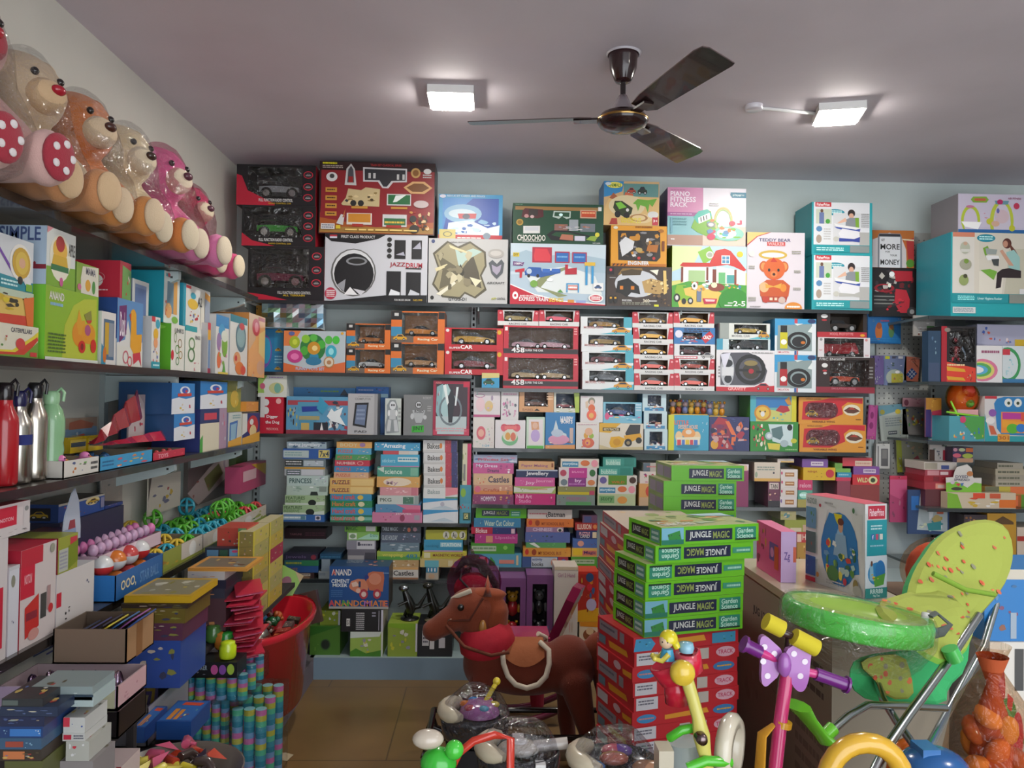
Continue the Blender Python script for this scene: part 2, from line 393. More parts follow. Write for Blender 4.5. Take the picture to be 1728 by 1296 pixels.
# ---------------------------------------------------------------- boxes
CRP = [0, 0, 1]
def crop(ox, oy, s=3.92727): CRP[:] = [ox, oy, s]
def px(x, y): return CRP[0] + x / CRP[2], CRP[1] + y / CRP[2]
RND = random.Random(7)
WARN = []
def snap(x0, x1, y0, y1, z0, tol=.045):
    best = None
    for a, b, c, d, e, f in BX:
        if min(b, x1) - max(a, x0) > .012 and min(d, y1) - max(c, y0) > .02 and abs(f - z0) < tol:
            if best is None or f > best: best = f
    return best
def car3d(col, kind='car'):
    """unit-length toy car facing +x, centred, wheels on z=0"""
    m = MB(); n = 8
    if kind == 'car':
        body = [(-.5, .07), (-.49, .16), (-.4, .2), (-.2, .21), (0, .2), (.25, .18), (.46, .13), (.5, .06)]
        cab = [(-.3, .2), (-.16, .3), (.04, .31), (.24, .19)]; hw = .2; wr = .075; wx = .31
    elif kind == 'jeep':
        body = [(-.5, .16), (-.5, .3), (-.2, .32), (.12, .31), (.47, .28), (.5, .16)]
        cab = [(-.46, .3), (-.42, .44), (.02, .44), (.12, .3)]; hw = .2; wr = .14; wx = .32
    else:
        body = [(-.5, .1), (-.5, .36), (.1, .36), (.12, .4), (.4, .4), (.48, .24), (.5, .1)]
        cab = [(-.4, .36), (-.4, .42), (.05, .42), (.05, .36)]; hw = .15; wr = .08; wx = .32
    L = len(body)
    rings = [[(x, -hw * w, z if z < .12 else z) for x, z in body] for w in (1,)]
    m.prism(body, (0, -hw, 0), (1, 0, 0), (0, 0, 1), (0, 2 * hw, 0), col, 'plastic')
    m.prism(cab, (0, -hw * .8, 0), (1, 0, 0), (0, 0, 1), (0, 1.6 * hw, 0), '1a1c22', 'plastic')
    m.prism([(x * .8 + .2 * (cab[0][0] + cab[-1][0]) / 2, z + .004) for x, z in cab][1:3] + [(cab[2][0] * .8, cab[2][1] - .02), (cab[1][0] * .8, cab[1][1] - .02)], (0, -hw * .78, 0), (1, 0, 0), (0, 0, 1), (0, 1.56 * hw, 0), col, 'plastic')
    for x in (-wx, wx):
        for y in (-hw, hw):
            m.tube([(x, y - .025, wr), (x, y + .025, wr)], wr, '141414', 'matte', 14)
            m.tube([(x, y - .028, wr), (x, y + .028, wr)], wr * .6, 'c8c8c8', 'metal', 10)
    return m
_cars = {}
def car_part(par, col, loc, length, kind='car', name='toy_car', rz=0.):
    k = (col, kind)
    if k not in _cars: _cars[k] = car3d(col, kind).build(name); o = _cars[k]
    else: o = _cars[k].copy(); o.name = name; COL.objects.link(o)
    o.parent = par; o.location = loc; o.scale = (length,) * 3; o.rotation_euler.z = rz; return o
def B(name, label, x0, y0, x1, y1, a='', col='fff', Y=None, d=.2, hole=None, inn='333', sc=None, tc=None, film=1, toys=(), group=None, cat='box', m='card', back=None, snp=1, xf=1, vb=None, ta=''):
    """a box whose front fills the given rectangle of the current crop"""
    Y = SHF + .012 if Y is None else Y
    A = onY(*px(x0, (y0 + y1) / 2), Y); C = onY(*px(x1, (y0 + y1) / 2), Y)
    zt = onY(*px((x0 + x1) / 2, y0), Y).z; zb = onY(*px((x0 + x1) / 2, y1), Y).z
    X0, X1 = A.x, C.x; yb = min(Y + d, BY - .032)
    if snp:
        s = snap(X0, X1, Y, yb, zb)
        if s is None: WARN.append('float %s %s %.3f' % (name, label, zb))
        else: zb = s + .0004
    for a_, b_, c_, d_, e_, f_ in BX:
        if f_ - e_ < .03 and min(b_, X1) - max(a_, X0) > .03 and min(d_, yb) - max(c_, Y) > .03 and zb < e_ < zt < e_ + .08: zt = e_ - .001
    for a_, b_, c_, d_, e_, f_ in BX:
        if min(f_, zt) - max(e_, zb) > .004 and min(d_, yb) - max(c_, Y) > .004:
            ov = min(b_, X1) - max(a_, X0)
            if 0 < ov:
                if X0 < a_ < X1 < b_ + .001 and ov < .05: X1 = a_ - .0008
                elif a_ - .001 < X0 < b_ < X1 and ov < .05: X0 = b_ + .0008
                elif 0 < f_ - zb < .02: zb = f_ + .0005
                else: WARN.append('clash %s %s | %.2f %.2f %.2f' % (name, label, a_, e_, ov))
    reg(X0, X1, Y, yb, zb, zt)
    cx = (X0 + X1) / 2; w = X1 - X0; h = zt - zb; D = yb - Y
    o = Vector((cx, Y + D / 2, zb)); mb = MB()
    lo = Vector((-w / 2, -D / 2, 0)); hi = Vector((w / 2, D / 2, h))
    O = Vector((-w / 2, -D / 2, h)); U = Vector((w, 0, 0)); V = Vector((0, 0, -h)); N = Vector((0, -1, 0))
    vb = vb or (x0, y0, x1, y1)
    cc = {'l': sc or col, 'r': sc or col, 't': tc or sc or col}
    if hole:
        fx0, fx1 = [(q - vb[0]) / (vb[2] - vb[0]) for q in (hole[0], hole[2])]; fy0, fy1 = [(q - vb[1]) / (vb[3] - vb[1]) for q in (hole[1], hole[3])]
        hx0, hx1 = -w / 2 + w * max(fx0, .01), -w / 2 + w * min(fx1, .99); hz1, hz0 = h - h * max(fy0, .012), h - h * min(fy1, .988)
        mb.box(lo, hi, col, m, cols=cc, skip='f'); yf = -D / 2
        for a0, b0, a1, b1 in ((-w / 2, 0, hx0, h), (hx1, 0, w / 2, h), (hx0, hz1, hx1, h), (hx0, 0, hx1, hz0)):
            mb.poly([(a0, yf, b0), (a1, yf, b0), (a1, yf, b1), (a0, yf, b1)], col, m)
        dp = D * .8
        for f in ([(hx0, yf, hz0), (hx1, yf, hz0), (hx1, yf + dp, hz0), (hx0, yf + dp, hz0)], [(hx0, yf, hz1), (hx0, yf + dp, hz1), (hx1, yf + dp, hz1), (hx1, yf, hz1)],
                  [(hx0, yf, hz0), (hx0, yf + dp, hz0), (hx0, yf + dp, hz1), (hx0, yf, hz1)], [(hx1, yf, hz0), (hx1, yf, hz1), (hx1, yf + dp, hz1), (hx1, yf + dp, hz0)]):
            mb.poly(f, inn, m)
        mb.poly([(hx0, yf + dp, hz0), (hx1, yf + dp, hz0), (hx1, yf + dp, hz1), (hx0, yf + dp, hz1)], back or inn, m)
        if back and ',' in back: pass
    else: mb.box(lo, hi, col, m, cols=cc)
    art(mb, a, O, U, V, N, vb, m)
    if ta: art(mb, ta, Vector((-w / 2, D / 2, h)), Vector((w, 0, 0)), Vector((0, -D, 0)), Vector((0, 0, 1)), (0, 0, 100, 100), m)
    ob = mb.build(name, loc=o); tag(ob, label, cat, group)
    if hole:
        for t in toys:
            kind, c, fx, fl = t[:4]; L = (hx1 - hx0) * fl
            L = min(L, (hz1 - hz0) / {'car': .32, 'jeep': .46, 'truck': .44}[kind])
            zz = t[4] if len(t) > 4 else 0
            car_part(ob, c, (hx0 + (hx1 - hx0) * fx, yf + dp * .45, hz0 + .001 + zz * (hz1 - hz0)), L, kind)
        if film:
            f = MB(); r = Vector([RND.uniform(-1, 1) for _ in range(3)])
            f.poly([Vector(q) - r for q in ((hx0, yf + .001, hz0), (hx1, yf + .001, hz0), (hx1, yf + .001, hz1), (hx0, yf + .001, hz1))], 'fff', 'film'); f.build('window_film', ob, loc=r)
    return ob
def ordw(i, n):
    if n == 1: return 'alone'
    return 'topmost' if i == 0 else 'lowest' if i == n - 1 else ['', 'second', 'third', 'fourth', 'fifth', 'sixth', 'seventh', 'eighth', 'ninth', 'tenth', 'eleventh', 'twelfth'][i] + ' from the top'
def K(where, rows, grp=None, d=.2, Y=None, name='game_box', m='card', nz=0):
    """a stack; each row: x0 y0 x1 y1 col art | what"""
    rows = [r.strip() for r in rows.strip().split('\n')]; n = len(rows)
    for i in range(n - 1, -1, -1):
        a, what = rows[i].rsplit('|', 1); q, _, ar = a.partition(' / ')
        w = q.split(); r = list(map(float, w[:4]))
        x0, y0, x1, y1 = r; W_, H_ = x1 - x0, y1 - y0
        B(name, '%s, %s of %s' % (what.strip(), ordw(i, n), where), x0, y0, x1, y1, ar, w[4], group=grp, d=d, Y=Y, vb=(0, 0, 100, 100), tc=w[5] if len(w) > 5 else None, m=m)
# ---------------------------------------------------------------- back wall, top row
crop(380, 240)
RCA = "t 225 {0} 450 {1} ddd FULL FUNCTION RADIO CONTROL;t 290 {2} 440 {3} ca2 RADIO CONTROL CAR;"
def circ(x, ys, r=32): return ''.join('e %d %d %d %d c8203a;e %d %d %d %d 302028;c %d %d %d %d 999;' % (x - r, y - r * .75, x + r, y + r * .75, x - r + 5, y - r * .75 + 5, x + r - 5, y + r * .75 - 5, x - 18, y - 8, x + 18, y + 10) for y in ys)
B('toy_car_box', 'dark boxed black and pink monster truck, lowest of three beside the drum box', 150, 690, 655, 1035, 'p c01a38 150 990 250 1000 420 1035 150 1035;' + circ(605, (750, 840, 922)) + "t 350 978 570 996 ccc FULL FUNCTION RADIO CONTROL;t 385 998 530 1010 ca2 ALL TERRAIN", '151318', d=.22, hole=(160, 705, 555, 955), inn='1c1a20', sc='b01a30', toys=[('jeep', '6a2440', .5, .8)])
B('toy_car_box', 'dark boxed black and green pickup, middle of three beside the red train set', 110, 420, 600, 685, 'p c01a38 110 600 180 650 330 685 110 685;' + circ(550, (480, 552, 630)) + RCA.format(635, 655, 664, 674), '151318', d=.22, hole=(125, 432, 508, 625), inn='222228', sc='b01a30', toys=[('jeep', '2c9a2c', .55, .72)])
B('toy_car_box', 'dark boxed silver off-roader, topmost of three by the ceiling corner', 75, 150, 600, 416, 'p c01a38 75 215 110 225 150 320 330 405 330 416 75 416;' + circ(550, (212, 290, 362)) + RCA.format(372, 392, 398, 408), '151318', d=.22, hole=(150, 165, 510, 362), inn='2a2c30', sc='b01a30', toys=[('jeep', '9a9da2', .55, .75)])
B('drum_set_box', 'silver and black toy drum kit box with big round drum window', 660, 612, 1340, 1042, """p 101014 660 612 1340 612 1060 614 1010 640 860 672 700 660 660 630;r 690 618 738 640 dde;r 690 618 738 629 b03040;t 765 620 990 638 ddd FIRST CLASS PRODUCT;
e 700 705 1000 1010 666;e 712 712 990 1002 d8dade;e 722 735 985 1000 141418;e 800 758 940 812 888a90;e 815 768 925 802 222;p e8e8ec 790 1000 830 950 880 1000;p d0d0d8 850 960 930 975 900 1003;p 9a9ca4 740 940 800 900 790 980;
e 1070 628 1102 658 222;e 1070 662 1102 692 222;e 1070 698 1102 728 222;e 1070 734 1102 764 222;t 1090 788 1195 822 9a2030 JAZZ;t 1198 790 1306 822 b02438 DRUM;r 1195 822 1300 830 333;
r 1120 645 1194 765 151519;r 1234 645 1302 765 151519;r 1070 845 1166 1020 151519;r 1200 850 1298 1018 151519;p e0e4ea 1080 1015 1100 960 1160 980 1160 1015;p c8ccd4 1208 1010 1230 960 1290 985 1290 1012;p aab 1240 700 1290 655 1298 700;p aab 1128 740 1180 720 1190 745;
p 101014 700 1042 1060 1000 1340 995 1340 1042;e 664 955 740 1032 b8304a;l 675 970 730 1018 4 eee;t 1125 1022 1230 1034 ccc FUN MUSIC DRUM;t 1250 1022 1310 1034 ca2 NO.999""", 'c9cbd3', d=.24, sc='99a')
B('train_set_box', 'large dark red boxed train set above the drum kit box', 622, 133, 1390, 606, """r 640 150 1385 270 2a0c10;r 635 190 1385 470 8c1a22;p a8541e 630 470 1385 480 1382 600 628 600;p 8c1a22 635 420 1385 420 1385 520 1000 560 630 500;p a07838 628 560 1382 560 1382 596 628 596;
p c8c8c8 790 285 800 180 830 145 855 180 868 288;p 4a4a52 806 270 812 185 830 160 846 185 852 270;r 815 230 845 270 922;
p d0d0d4 910 168 1202 172 1202 260 1110 264 1080 302 1040 302 1010 262 912 262;p 2c2c32 920 178 1192 182 1192 250 1100 254 1070 292 1046 292 1020 252 922 252;r 946 205 962 240 ccc;r 978 205 994 240 ccc;r 1135 210 1150 245 ccc;r 1172 210 1187 245 ccc;
e 1228 166 1292 232 c8a060;e 1240 178 1280 220 8a5a28;e 1312 170 1364 205 ddd;l 1308 205 1366 235 2 ccc;p d8a870 1180 295 1240 255 1320 255 1372 295 1320 335 1230 335;p 7a4a20 1200 295 1250 268 1310 268 1352 295 1305 322 1240 322;
e 668 205 742 265 ddd;e 690 215 722 245 444;r 665 305 740 335 c89038;r 665 358 740 388 c89038;r 665 410 740 440 c89038;r 665 462 740 490 c89038;l 675 312 730 328 1 421;l 675 365 730 381 1 421;l 675 417 730 433 1 421;l 675 468 730 484 1 421;
p c8b488 770 410 800 370 815 310 900 320 930 300 1025 310 1022 425 780 420;b 790 320 1010 415 14 4a3c20,8c7440,ddc898,33343a;e 830 385 870 425 222;e 880 385 920 425 222;r 838 425 945 440 c89038;
r 1072 340 1232 415 d0d0d0;r 1080 346 1226 408 1f6a3a;p e8f0ee 1112 395 1130 350 1200 345 1140 390;r 1100 425 1208 438 c89038;
r 808 470 975 545 d8d0c8;r 818 474 966 530 c8862a;r 845 540 918 558 a83028;r 1046 475 1206 555 d0d0d0;r 1056 500 1198 545 2f6a40;r 1062 482 1190 500 c8ccd0;l 1060 515 1190 540 1 d8b848;r 1070 545 1170 562 a83028;
p ccc 740 540 770 480 795 485 785 550;p b8703a 780 500 800 440 792 500;b 1220 450 1370 590 26 c88a40,6a4424,e0c090,3a2820,a83028;e 1250 380 1350 430 c8b8b8;e 1225 480 1270 525 333;e 1225 540 1290 595 2a2420;
r 640 542 730 578 ddd;l 645 546 725 574 2 556;r 738 552 768 575 d8c030;l 645 138 740 160 1 e8e020;l 645 160 780 182 2 b8a8a0;t 960 148 1165 162 b83030 TRAIN SET CLASSICAL SERIES;l 800 570 1280 590 1 e8c878""", '2a0c10', d=.2, sc='3a1a1e')
CAT = "c {0} {1} {2} {3} {4};"
B('drone_box', 'grey boxed four-rotor toy aircraft with gold foil window', 1347, 640, 1872, 1046, """p 5a5544 1374 735 1470 655 1540 690 1620 655 1725 720 1732 810 1700 870 1735 960 1660 1015 1590 985 1560 1020 1440 1010 1372 930 1410 830;p a09878 1388 742 1474 668 1545 704 1620 668 1712 728 1720 806 1688 868 1720 950 1655 1002 1590 972 1555 1006 1445 998 1386 925 1422 830;
p 6a6450 1400 740 1540 820 1550 900 1420 960 1440 840;p 585244 1640 740 1570 830 1590 910 1700 950 1680 850;p b8d0c8 1520 700 1560 730 1640 700 1700 720 1590 780 1550 830;p 3c382e 1540 830 1560 800 1585 850 1570 900 1545 890;p ded4a8 1480 680 1600 720 1610 735 1490 700;p ded4a8 1390 830 1470 800 1480 812 1400 850;p e8e4d0 1400 990 1520 910 1530 922 1430 1000;p e8e0c0 1620 880 1700 900 1660 940;
p d8d0b0 1500 850 1545 880 1535 900 1490 930;b 1400 700 1700 980 12 8a8268,aaa284,6a6450,c8c0a0;e 1364 648 1388 672 3a4a7a;e 1362 1000 1386 1026 222;t 1482 1010 1602 1030 333 GYGG-D1;t 1490 660 1600 668 555 AERIAL EDITION;
p 555a60 1745 790 1770 770 1800 795 1830 765 1848 790 1840 850 1800 890 1765 855;p a8a0b4 1765 800 1800 815 1830 798 1822 840 1800 865 1772 840;e 1740 700 1846 760 b0aca8;e 1755 712 1830 745 c8c4c0;t 1735 908 1852 922 444 AIRCRAFT;t 1765 1006 1800 1020 b8b820 APP;t 1805 1006 1858 1020 444 CONTROL""", 'c2c2c2', d=.2, sc='999')
B('toy_plane_box', 'bright blue boxed toy plane leaning behind the drone box', 1414, 347, 1838, 640, """r 1440 372 1812 612 1c4fae;p 3a8ad0 1440 372 1640 372 1560 440 1470 470 1440 600;e 1450 410 1700 530 8ab8d8;e 1480 440 1660 500 c8dce8;p c02838 1540 470 1665 468 1660 500 1550 502;e 1572 470 1622 505 335;p e8f0f8 1480 530 1620 510 1740 560 1820 540 1815 612 1470 612;b 1480 500 1800 610 18 e8f4fa,88b8dc,2a68b8,c8e0f0;r 1414 605 1838 640 c02a38;r 1420 572 1528 630 d8c878;o 1445 585 1505 620 776;e 1690 575 1770 605 eee;e 1710 590 1760 632 8898a8;t 1470 352 1720 364 d0e8f4 RESCUE SET CAREER AND POLICE;e 1420 350 1462 372 dde;l 1540 618 1700 632 1 eee""", '3598cc', Y=4.36, d=.16, sc='2a88bc')
crop(780, 280)
B('express_train_box', 'pale blue boxed express train track set with red swoosh', 318, 517, 950, 912, """p c8d8e4 318 517 950 517 950 700 318 720;p a8c0d0 318 600 420 560 560 600 700 570 950 610 950 700 318 700;p dfe6e8 400 700 700 660 880 720 930 840 500 830;p 8c9468 470 780 560 700 700 660 690 680 580 730 520 800 700 850 640 860;
r 462 540 592 640 b03048;p d8404c 472 600 480 550 560 550 585 600 580 630 478 630;r 612 566 710 640 b03048;r 620 574 702 632 2f6cb8;r 726 568 824 640 b03048;r 734 576 816 632 2f6cb8;l 628 590 694 612 1 7ab0e0;l 742 590 808 612 1 7ab0e0;
r 335 578 376 604 d8c030;t 340 583 370 599 333 DIY;p 6a3a78 336 635 410 640 400 664 336 662;t 345 642 400 656 eee 108PC;p 2f5ca8 412 700 440 670 520 672 530 700 650 680 650 705 520 735 416 722;e 425 680 460 715 bcd;e 430 715 450 738 222;e 490 715 510 738 222;r 530 680 580 704 3a6cc0;r 592 678 644 700 3a6cc0;
p c02838 350 690 412 678 412 700 398 702 395 740 380 742 380 702 350 706;r 680 650 700 710 b82838;p b82838 680 680 758 668 758 712 680 714;r 815 640 830 780 3a98d0;r 855 640 870 770 3a98d0;r 810 632 880 655 e0b840;
r 690 770 774 776 3a98d0;r 690 770 698 830 3a98d0;r 766 770 774 830 3a98d0;r 702 784 764 812 d86858;l 704 786 762 810 1 fff;r 870 765 935 815 eee;c 875 775 925 805 4a6898;e 450 755 500 800 78a848;e 560 740 600 760 ffffff;p 5a9a48 630 830 650 810 670 832;
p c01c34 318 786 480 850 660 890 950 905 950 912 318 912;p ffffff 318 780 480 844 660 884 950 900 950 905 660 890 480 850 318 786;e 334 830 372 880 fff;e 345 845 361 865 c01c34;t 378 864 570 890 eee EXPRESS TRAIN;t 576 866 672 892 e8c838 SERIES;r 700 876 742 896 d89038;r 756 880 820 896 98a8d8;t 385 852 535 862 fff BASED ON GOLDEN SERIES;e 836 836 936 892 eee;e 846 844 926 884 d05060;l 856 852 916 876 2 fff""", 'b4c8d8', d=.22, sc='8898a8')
B('train_set_box', 'dark green boxed train set lying on the pale blue one', 335, 252, 935, 520, """r 350 272 905 296 9a7440;r 900 268 922 294 ddd;p 501a20 392 345 400 300 415 285 535 292 538 340 500 352;r 440 290 500 335 332a28;e 410 325 440 350 b88;e 450 330 475 352 caa;p b8c8c0 598 340 605 300 718 300 716 345 690 352 660 335 640 352;p 1c4a30 608 335 612 308 710 308 708 338;e 640 315 665 335 dff;
r 780 290 888 345 c8a088;r 788 296 882 336 c04a28;l 792 300 878 320 1 e8b080;e 358 358 404 402 b8943c;e 366 366 396 394 8a6a20;p ddd 405 405 515 402 515 452 405 455;r 415 410 505 435 c8ccd4;p 18181c 560 460 600 430 700 430 880 470 900 490 700 500 590 495;p 1c4a2c 590 462 620 442 700 442 850 475 860 485 700 486;
r 610 388 698 430 886058;r 708 356 768 432 98a0a8;r 782 382 880 436 707880;b 612 390 876 430 16 ccc,444,a86a50,99a;p b07058 645 490 660 455 735 460 735 498;r 745 465 815 498 ccd;p 8aa840 820 490 850 465 905 460 880 500;e 880 440 910 470 d8d040;t 366 464 552 504 e8e8e0 CHOOCHOO;l 400 504 520 512 1 ccc;t 866 508 916 516 ccc NO.5000;t 350 258 400 266 7a8 TRAIN SET""", '17462f', d=.2, sc='113a26')
B('excavator_box', 'brown and gold boxed radio excavator under the yellow engineer box', 955, 668, 1388, 917, """p 8a6a30 1030 720 1060 680 1190 676 1200 710 1150 730;e 1010 690 1300 860 c8ccd4;p 4a3a20 1050 700 1120 684 1190 690 1180 720 1060 725;p 15130f 1018 830 1030 760 1100 740 1170 790 1180 840 1120 830 1090 860 1050 835;r 1045 790 1066 812 d88020;r 1118 790 1140 812 d88020;p b8965a 1190 760 1250 740 1340 760 1370 800 1330 840 1210 830;b 1200 740 1370 850 20 6a4a24,d8bc7c,3a2a1a,eadba8;p eeeedd 1240 690 1300 684 1290 720 1270 706;p e0c070 1330 690 1350 690 1356 830 1336 840;b 1250 840 1384 912 16 7a5c34,4a3620,a8844a,241a12;r 962 675 1005 720 1a1418;e 974 682 992 700 c03048;t 1060 874 1125 886 ddd BRIGADE GENERAL;t 1198 870 1240 890 e8e0c8 360;l 1240 874 1290 890 1 ccc;l 1060 890 1250 908 2 998;r 1272 903 1302 916 d8d820;e 972 850 1000 900 1a1814;e 1002 850 1030 900 1a1814;r 978 860 992 872 d8a020;r 1008 860 1022 872 d8a020;l 975 735 1015 745 1 aaa""", '3c2e26', d=.2, sc='2a211c', hole=None)
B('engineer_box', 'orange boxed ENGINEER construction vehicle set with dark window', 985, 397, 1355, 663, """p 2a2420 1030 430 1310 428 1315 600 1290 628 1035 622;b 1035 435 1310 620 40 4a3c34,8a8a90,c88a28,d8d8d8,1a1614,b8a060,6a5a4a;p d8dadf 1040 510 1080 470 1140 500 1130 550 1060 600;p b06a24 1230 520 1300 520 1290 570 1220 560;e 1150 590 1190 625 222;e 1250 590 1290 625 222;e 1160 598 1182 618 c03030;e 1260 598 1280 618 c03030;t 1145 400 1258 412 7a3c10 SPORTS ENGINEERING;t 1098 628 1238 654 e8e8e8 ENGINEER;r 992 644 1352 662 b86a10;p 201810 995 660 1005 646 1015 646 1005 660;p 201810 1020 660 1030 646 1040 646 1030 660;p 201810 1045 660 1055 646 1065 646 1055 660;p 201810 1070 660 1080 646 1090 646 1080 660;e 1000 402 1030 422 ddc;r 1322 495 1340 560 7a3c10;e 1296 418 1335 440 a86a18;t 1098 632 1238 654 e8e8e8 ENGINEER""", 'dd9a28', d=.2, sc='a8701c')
B('dinosaur_set_box', 'blue and sandy boxed dinosaur jeep playset, highest on the back wall', 938, 103, 1305, 396, """p 2e86c0 938 103 1070 103 1060 170 980 200 938 210;r 1068 118 1300 205 5a8a88;c 1090 140 1150 185 a84030;c 1160 130 1225 190 203028;p d8b478 938 290 980 200 1080 200 1305 210 1305 396 938 396;p a05a3a 975 215 1000 180 1060 235 1040 245;p c06040 1060 240 1080 175 1130 185 1140 240;e 970 195 1210 340 d8c8a0;p 2c3a1c 1000 280 1010 235 1060 235 1130 280 1120 320 1080 345 1020 310;p 7ac040 1015 250 1050 240 1090 275 1040 290;e 1010 300 1050 345 181818;e 1070 310 1110 350 181818;e 1085 283 1105 305 ddd;
p 6aa838 1130 250 1160 220 1230 225 1290 215 1260 270 1240 250 1230 310 1215 270 1180 260 1165 300 1150 255;e 1110 320 1260 380 e0c898;o 1110 320 1230 370 a87848;t 1055 345 1190 360 e0d020 DINOSAUR;t 1050 362 1185 380 e0d020 WORLD;e 1228 300 1300 345 d8d8d8;r 1260 340 1298 392 c03848;t 1266 355 1294 372 fff 3+;p a83c30 975 390 990 350 1025 350 1030 390;e 955 110 1060 150 e8e060;t 965 120 1050 142 3a7a30 ANIMALS;e 945 112 985 132 c8d8e8""", 'caa878', d=.2, sc='2a78b8', tc='3a7a98')
crop(1100, 280)
HOUSE = """p b8d8e8 130 532 628 532 628 700 130 760;p dce8b0 130 535 330 535 280 640 130 700;p 8ac048 300 570 380 532 420 600 340 650;p c8302c 182 660 200 640 380 640 420 560 480 545 520 560 625 680 610 690 540 660 500 650 380 665 210 668;p 7a3424 400 680 425 680 425 760 400 800;p 7a3424 190 668 205 668 205 760 190 770;p eee 205 668 400 668 400 790 205 790;p 7a3424 358 668 372 668 372 790 358 790;p eeeee0 425 660 620 690 620 790 425 790;p 8a4030 545 680 560 680 560 790 545 790;r 440 700 485 770 6ab878;r 495 715 545 770 48a0a0;r 458 590 515 645 e8e8e8;r 464 596 509 640 4a90b8;p fff 484 596 489 596 489 640 484 640;p fff 464 616 509 616 509 620 464 620;e 560 562 602 600 e8c830;e 355 565 405 612 e8e0e0;e 362 572 398 604 a8b0a0;r 240 690 350 790 a8c890;p 4aa038 130 790 240 760 628 780 628 928 130 928;p e0c060 150 820 330 780 460 830 420 928 180 928;
b 250 740 420 830 20 2a8aa8,c89030,88c8c0,a85838,eee,7a3a28;p 88b830 150 830 160 790 200 785 220 850 260 860 270 890 180 880;e 142 840 185 895 222;e 152 852 174 882 ddd;e 195 870 225 908 222;e 235 865 272 908 222;e 243 874 264 898 ccc;r 160 785 222 792 88b830;e 370 770 480 822 884030;e 390 765 430 800 e8e0c0;b 480 770 590 850 14 d8b020,c84030,3a88b8,e8e0d0;p c02848 335 868 430 870 425 900 345 905;p f8c8c8 350 874 418 876 412 888 355 888;r 295 820 325 890 6a7a98;e 300 806 322 826 d8a878;
e 260 765 300 815 e8e8e8;e 270 780 285 800 333;e 440 800 640 960 2f8a2c;t 538 882 618 916 eee 2-5;l 480 905 530 920 1 eee;l 502 890 535 902 1 eee"""
B('farmhouse_box', 'yellow boxed toy farmhouse with red roof, marked 2-5', 130, 532, 628, 928, HOUSE, 'd8d880', d=.2, sc='7aa020')
B('bear_walker_box', 'white box picturing an orange bear walking toy', 630, 441, 1012, 930, """p d8c070 630 441 780 441 700 470 630 530;p c04848 630 530 700 470 790 441 775 441 695 466 630 520;t 708 480 918 500 38386a TEDDY BEAR;r 762 502 882 528 c04040;t 768 505 876 524 fbb WALKER;
e 706 555 896 615 c8a848;e 726 570 878 602 e8e4e4;e 712 625 770 695 c06030;e 845 625 905 695 c06030;e 722 635 760 682 d89050;e 858 635 896 682 d89050;e 738 605 882 745 d0622c;p c03a2c 785 630 805 600 830 630;e 768 672 784 692 222;e 830 672 846 692 222;e 785 688 830 728 e08048;e 798 700 818 718 3a1a14;p d83c34 795 740 822 740 808 765;
p c05428 712 780 760 745 870 745 915 780 905 850 720 850;e 712 760 775 825 d8b080;e 850 770 892 820 d88830;p d8a040 750 770 805 785 860 765 850 800 805 790 755 800;p a8402c 725 850 900 850 890 885 735 888;e 735 850 775 892 b83c30;e 838 852 885 895 c8b0a8;r 780 858 800 875 e8d0b8;r 812 858 830 875 e8d0b8;e 640 560 680 600 dcd4d4;
l 925 555 985 580 2 998;l 640 655 680 680 2 998;l 940 680 985 700 2 998;l 935 790 985 810 2 998;l 640 855 690 885 3 998;e 880 885 995 960 d88a38;l 895 905 980 925 1 fff;l 650 912 720 922 1 777""", 'd6cfd8', d=.2, sc='a8a0a8', tc='776')
SEAT = """r {0} {1} {2} {3} e4e6ea;"""
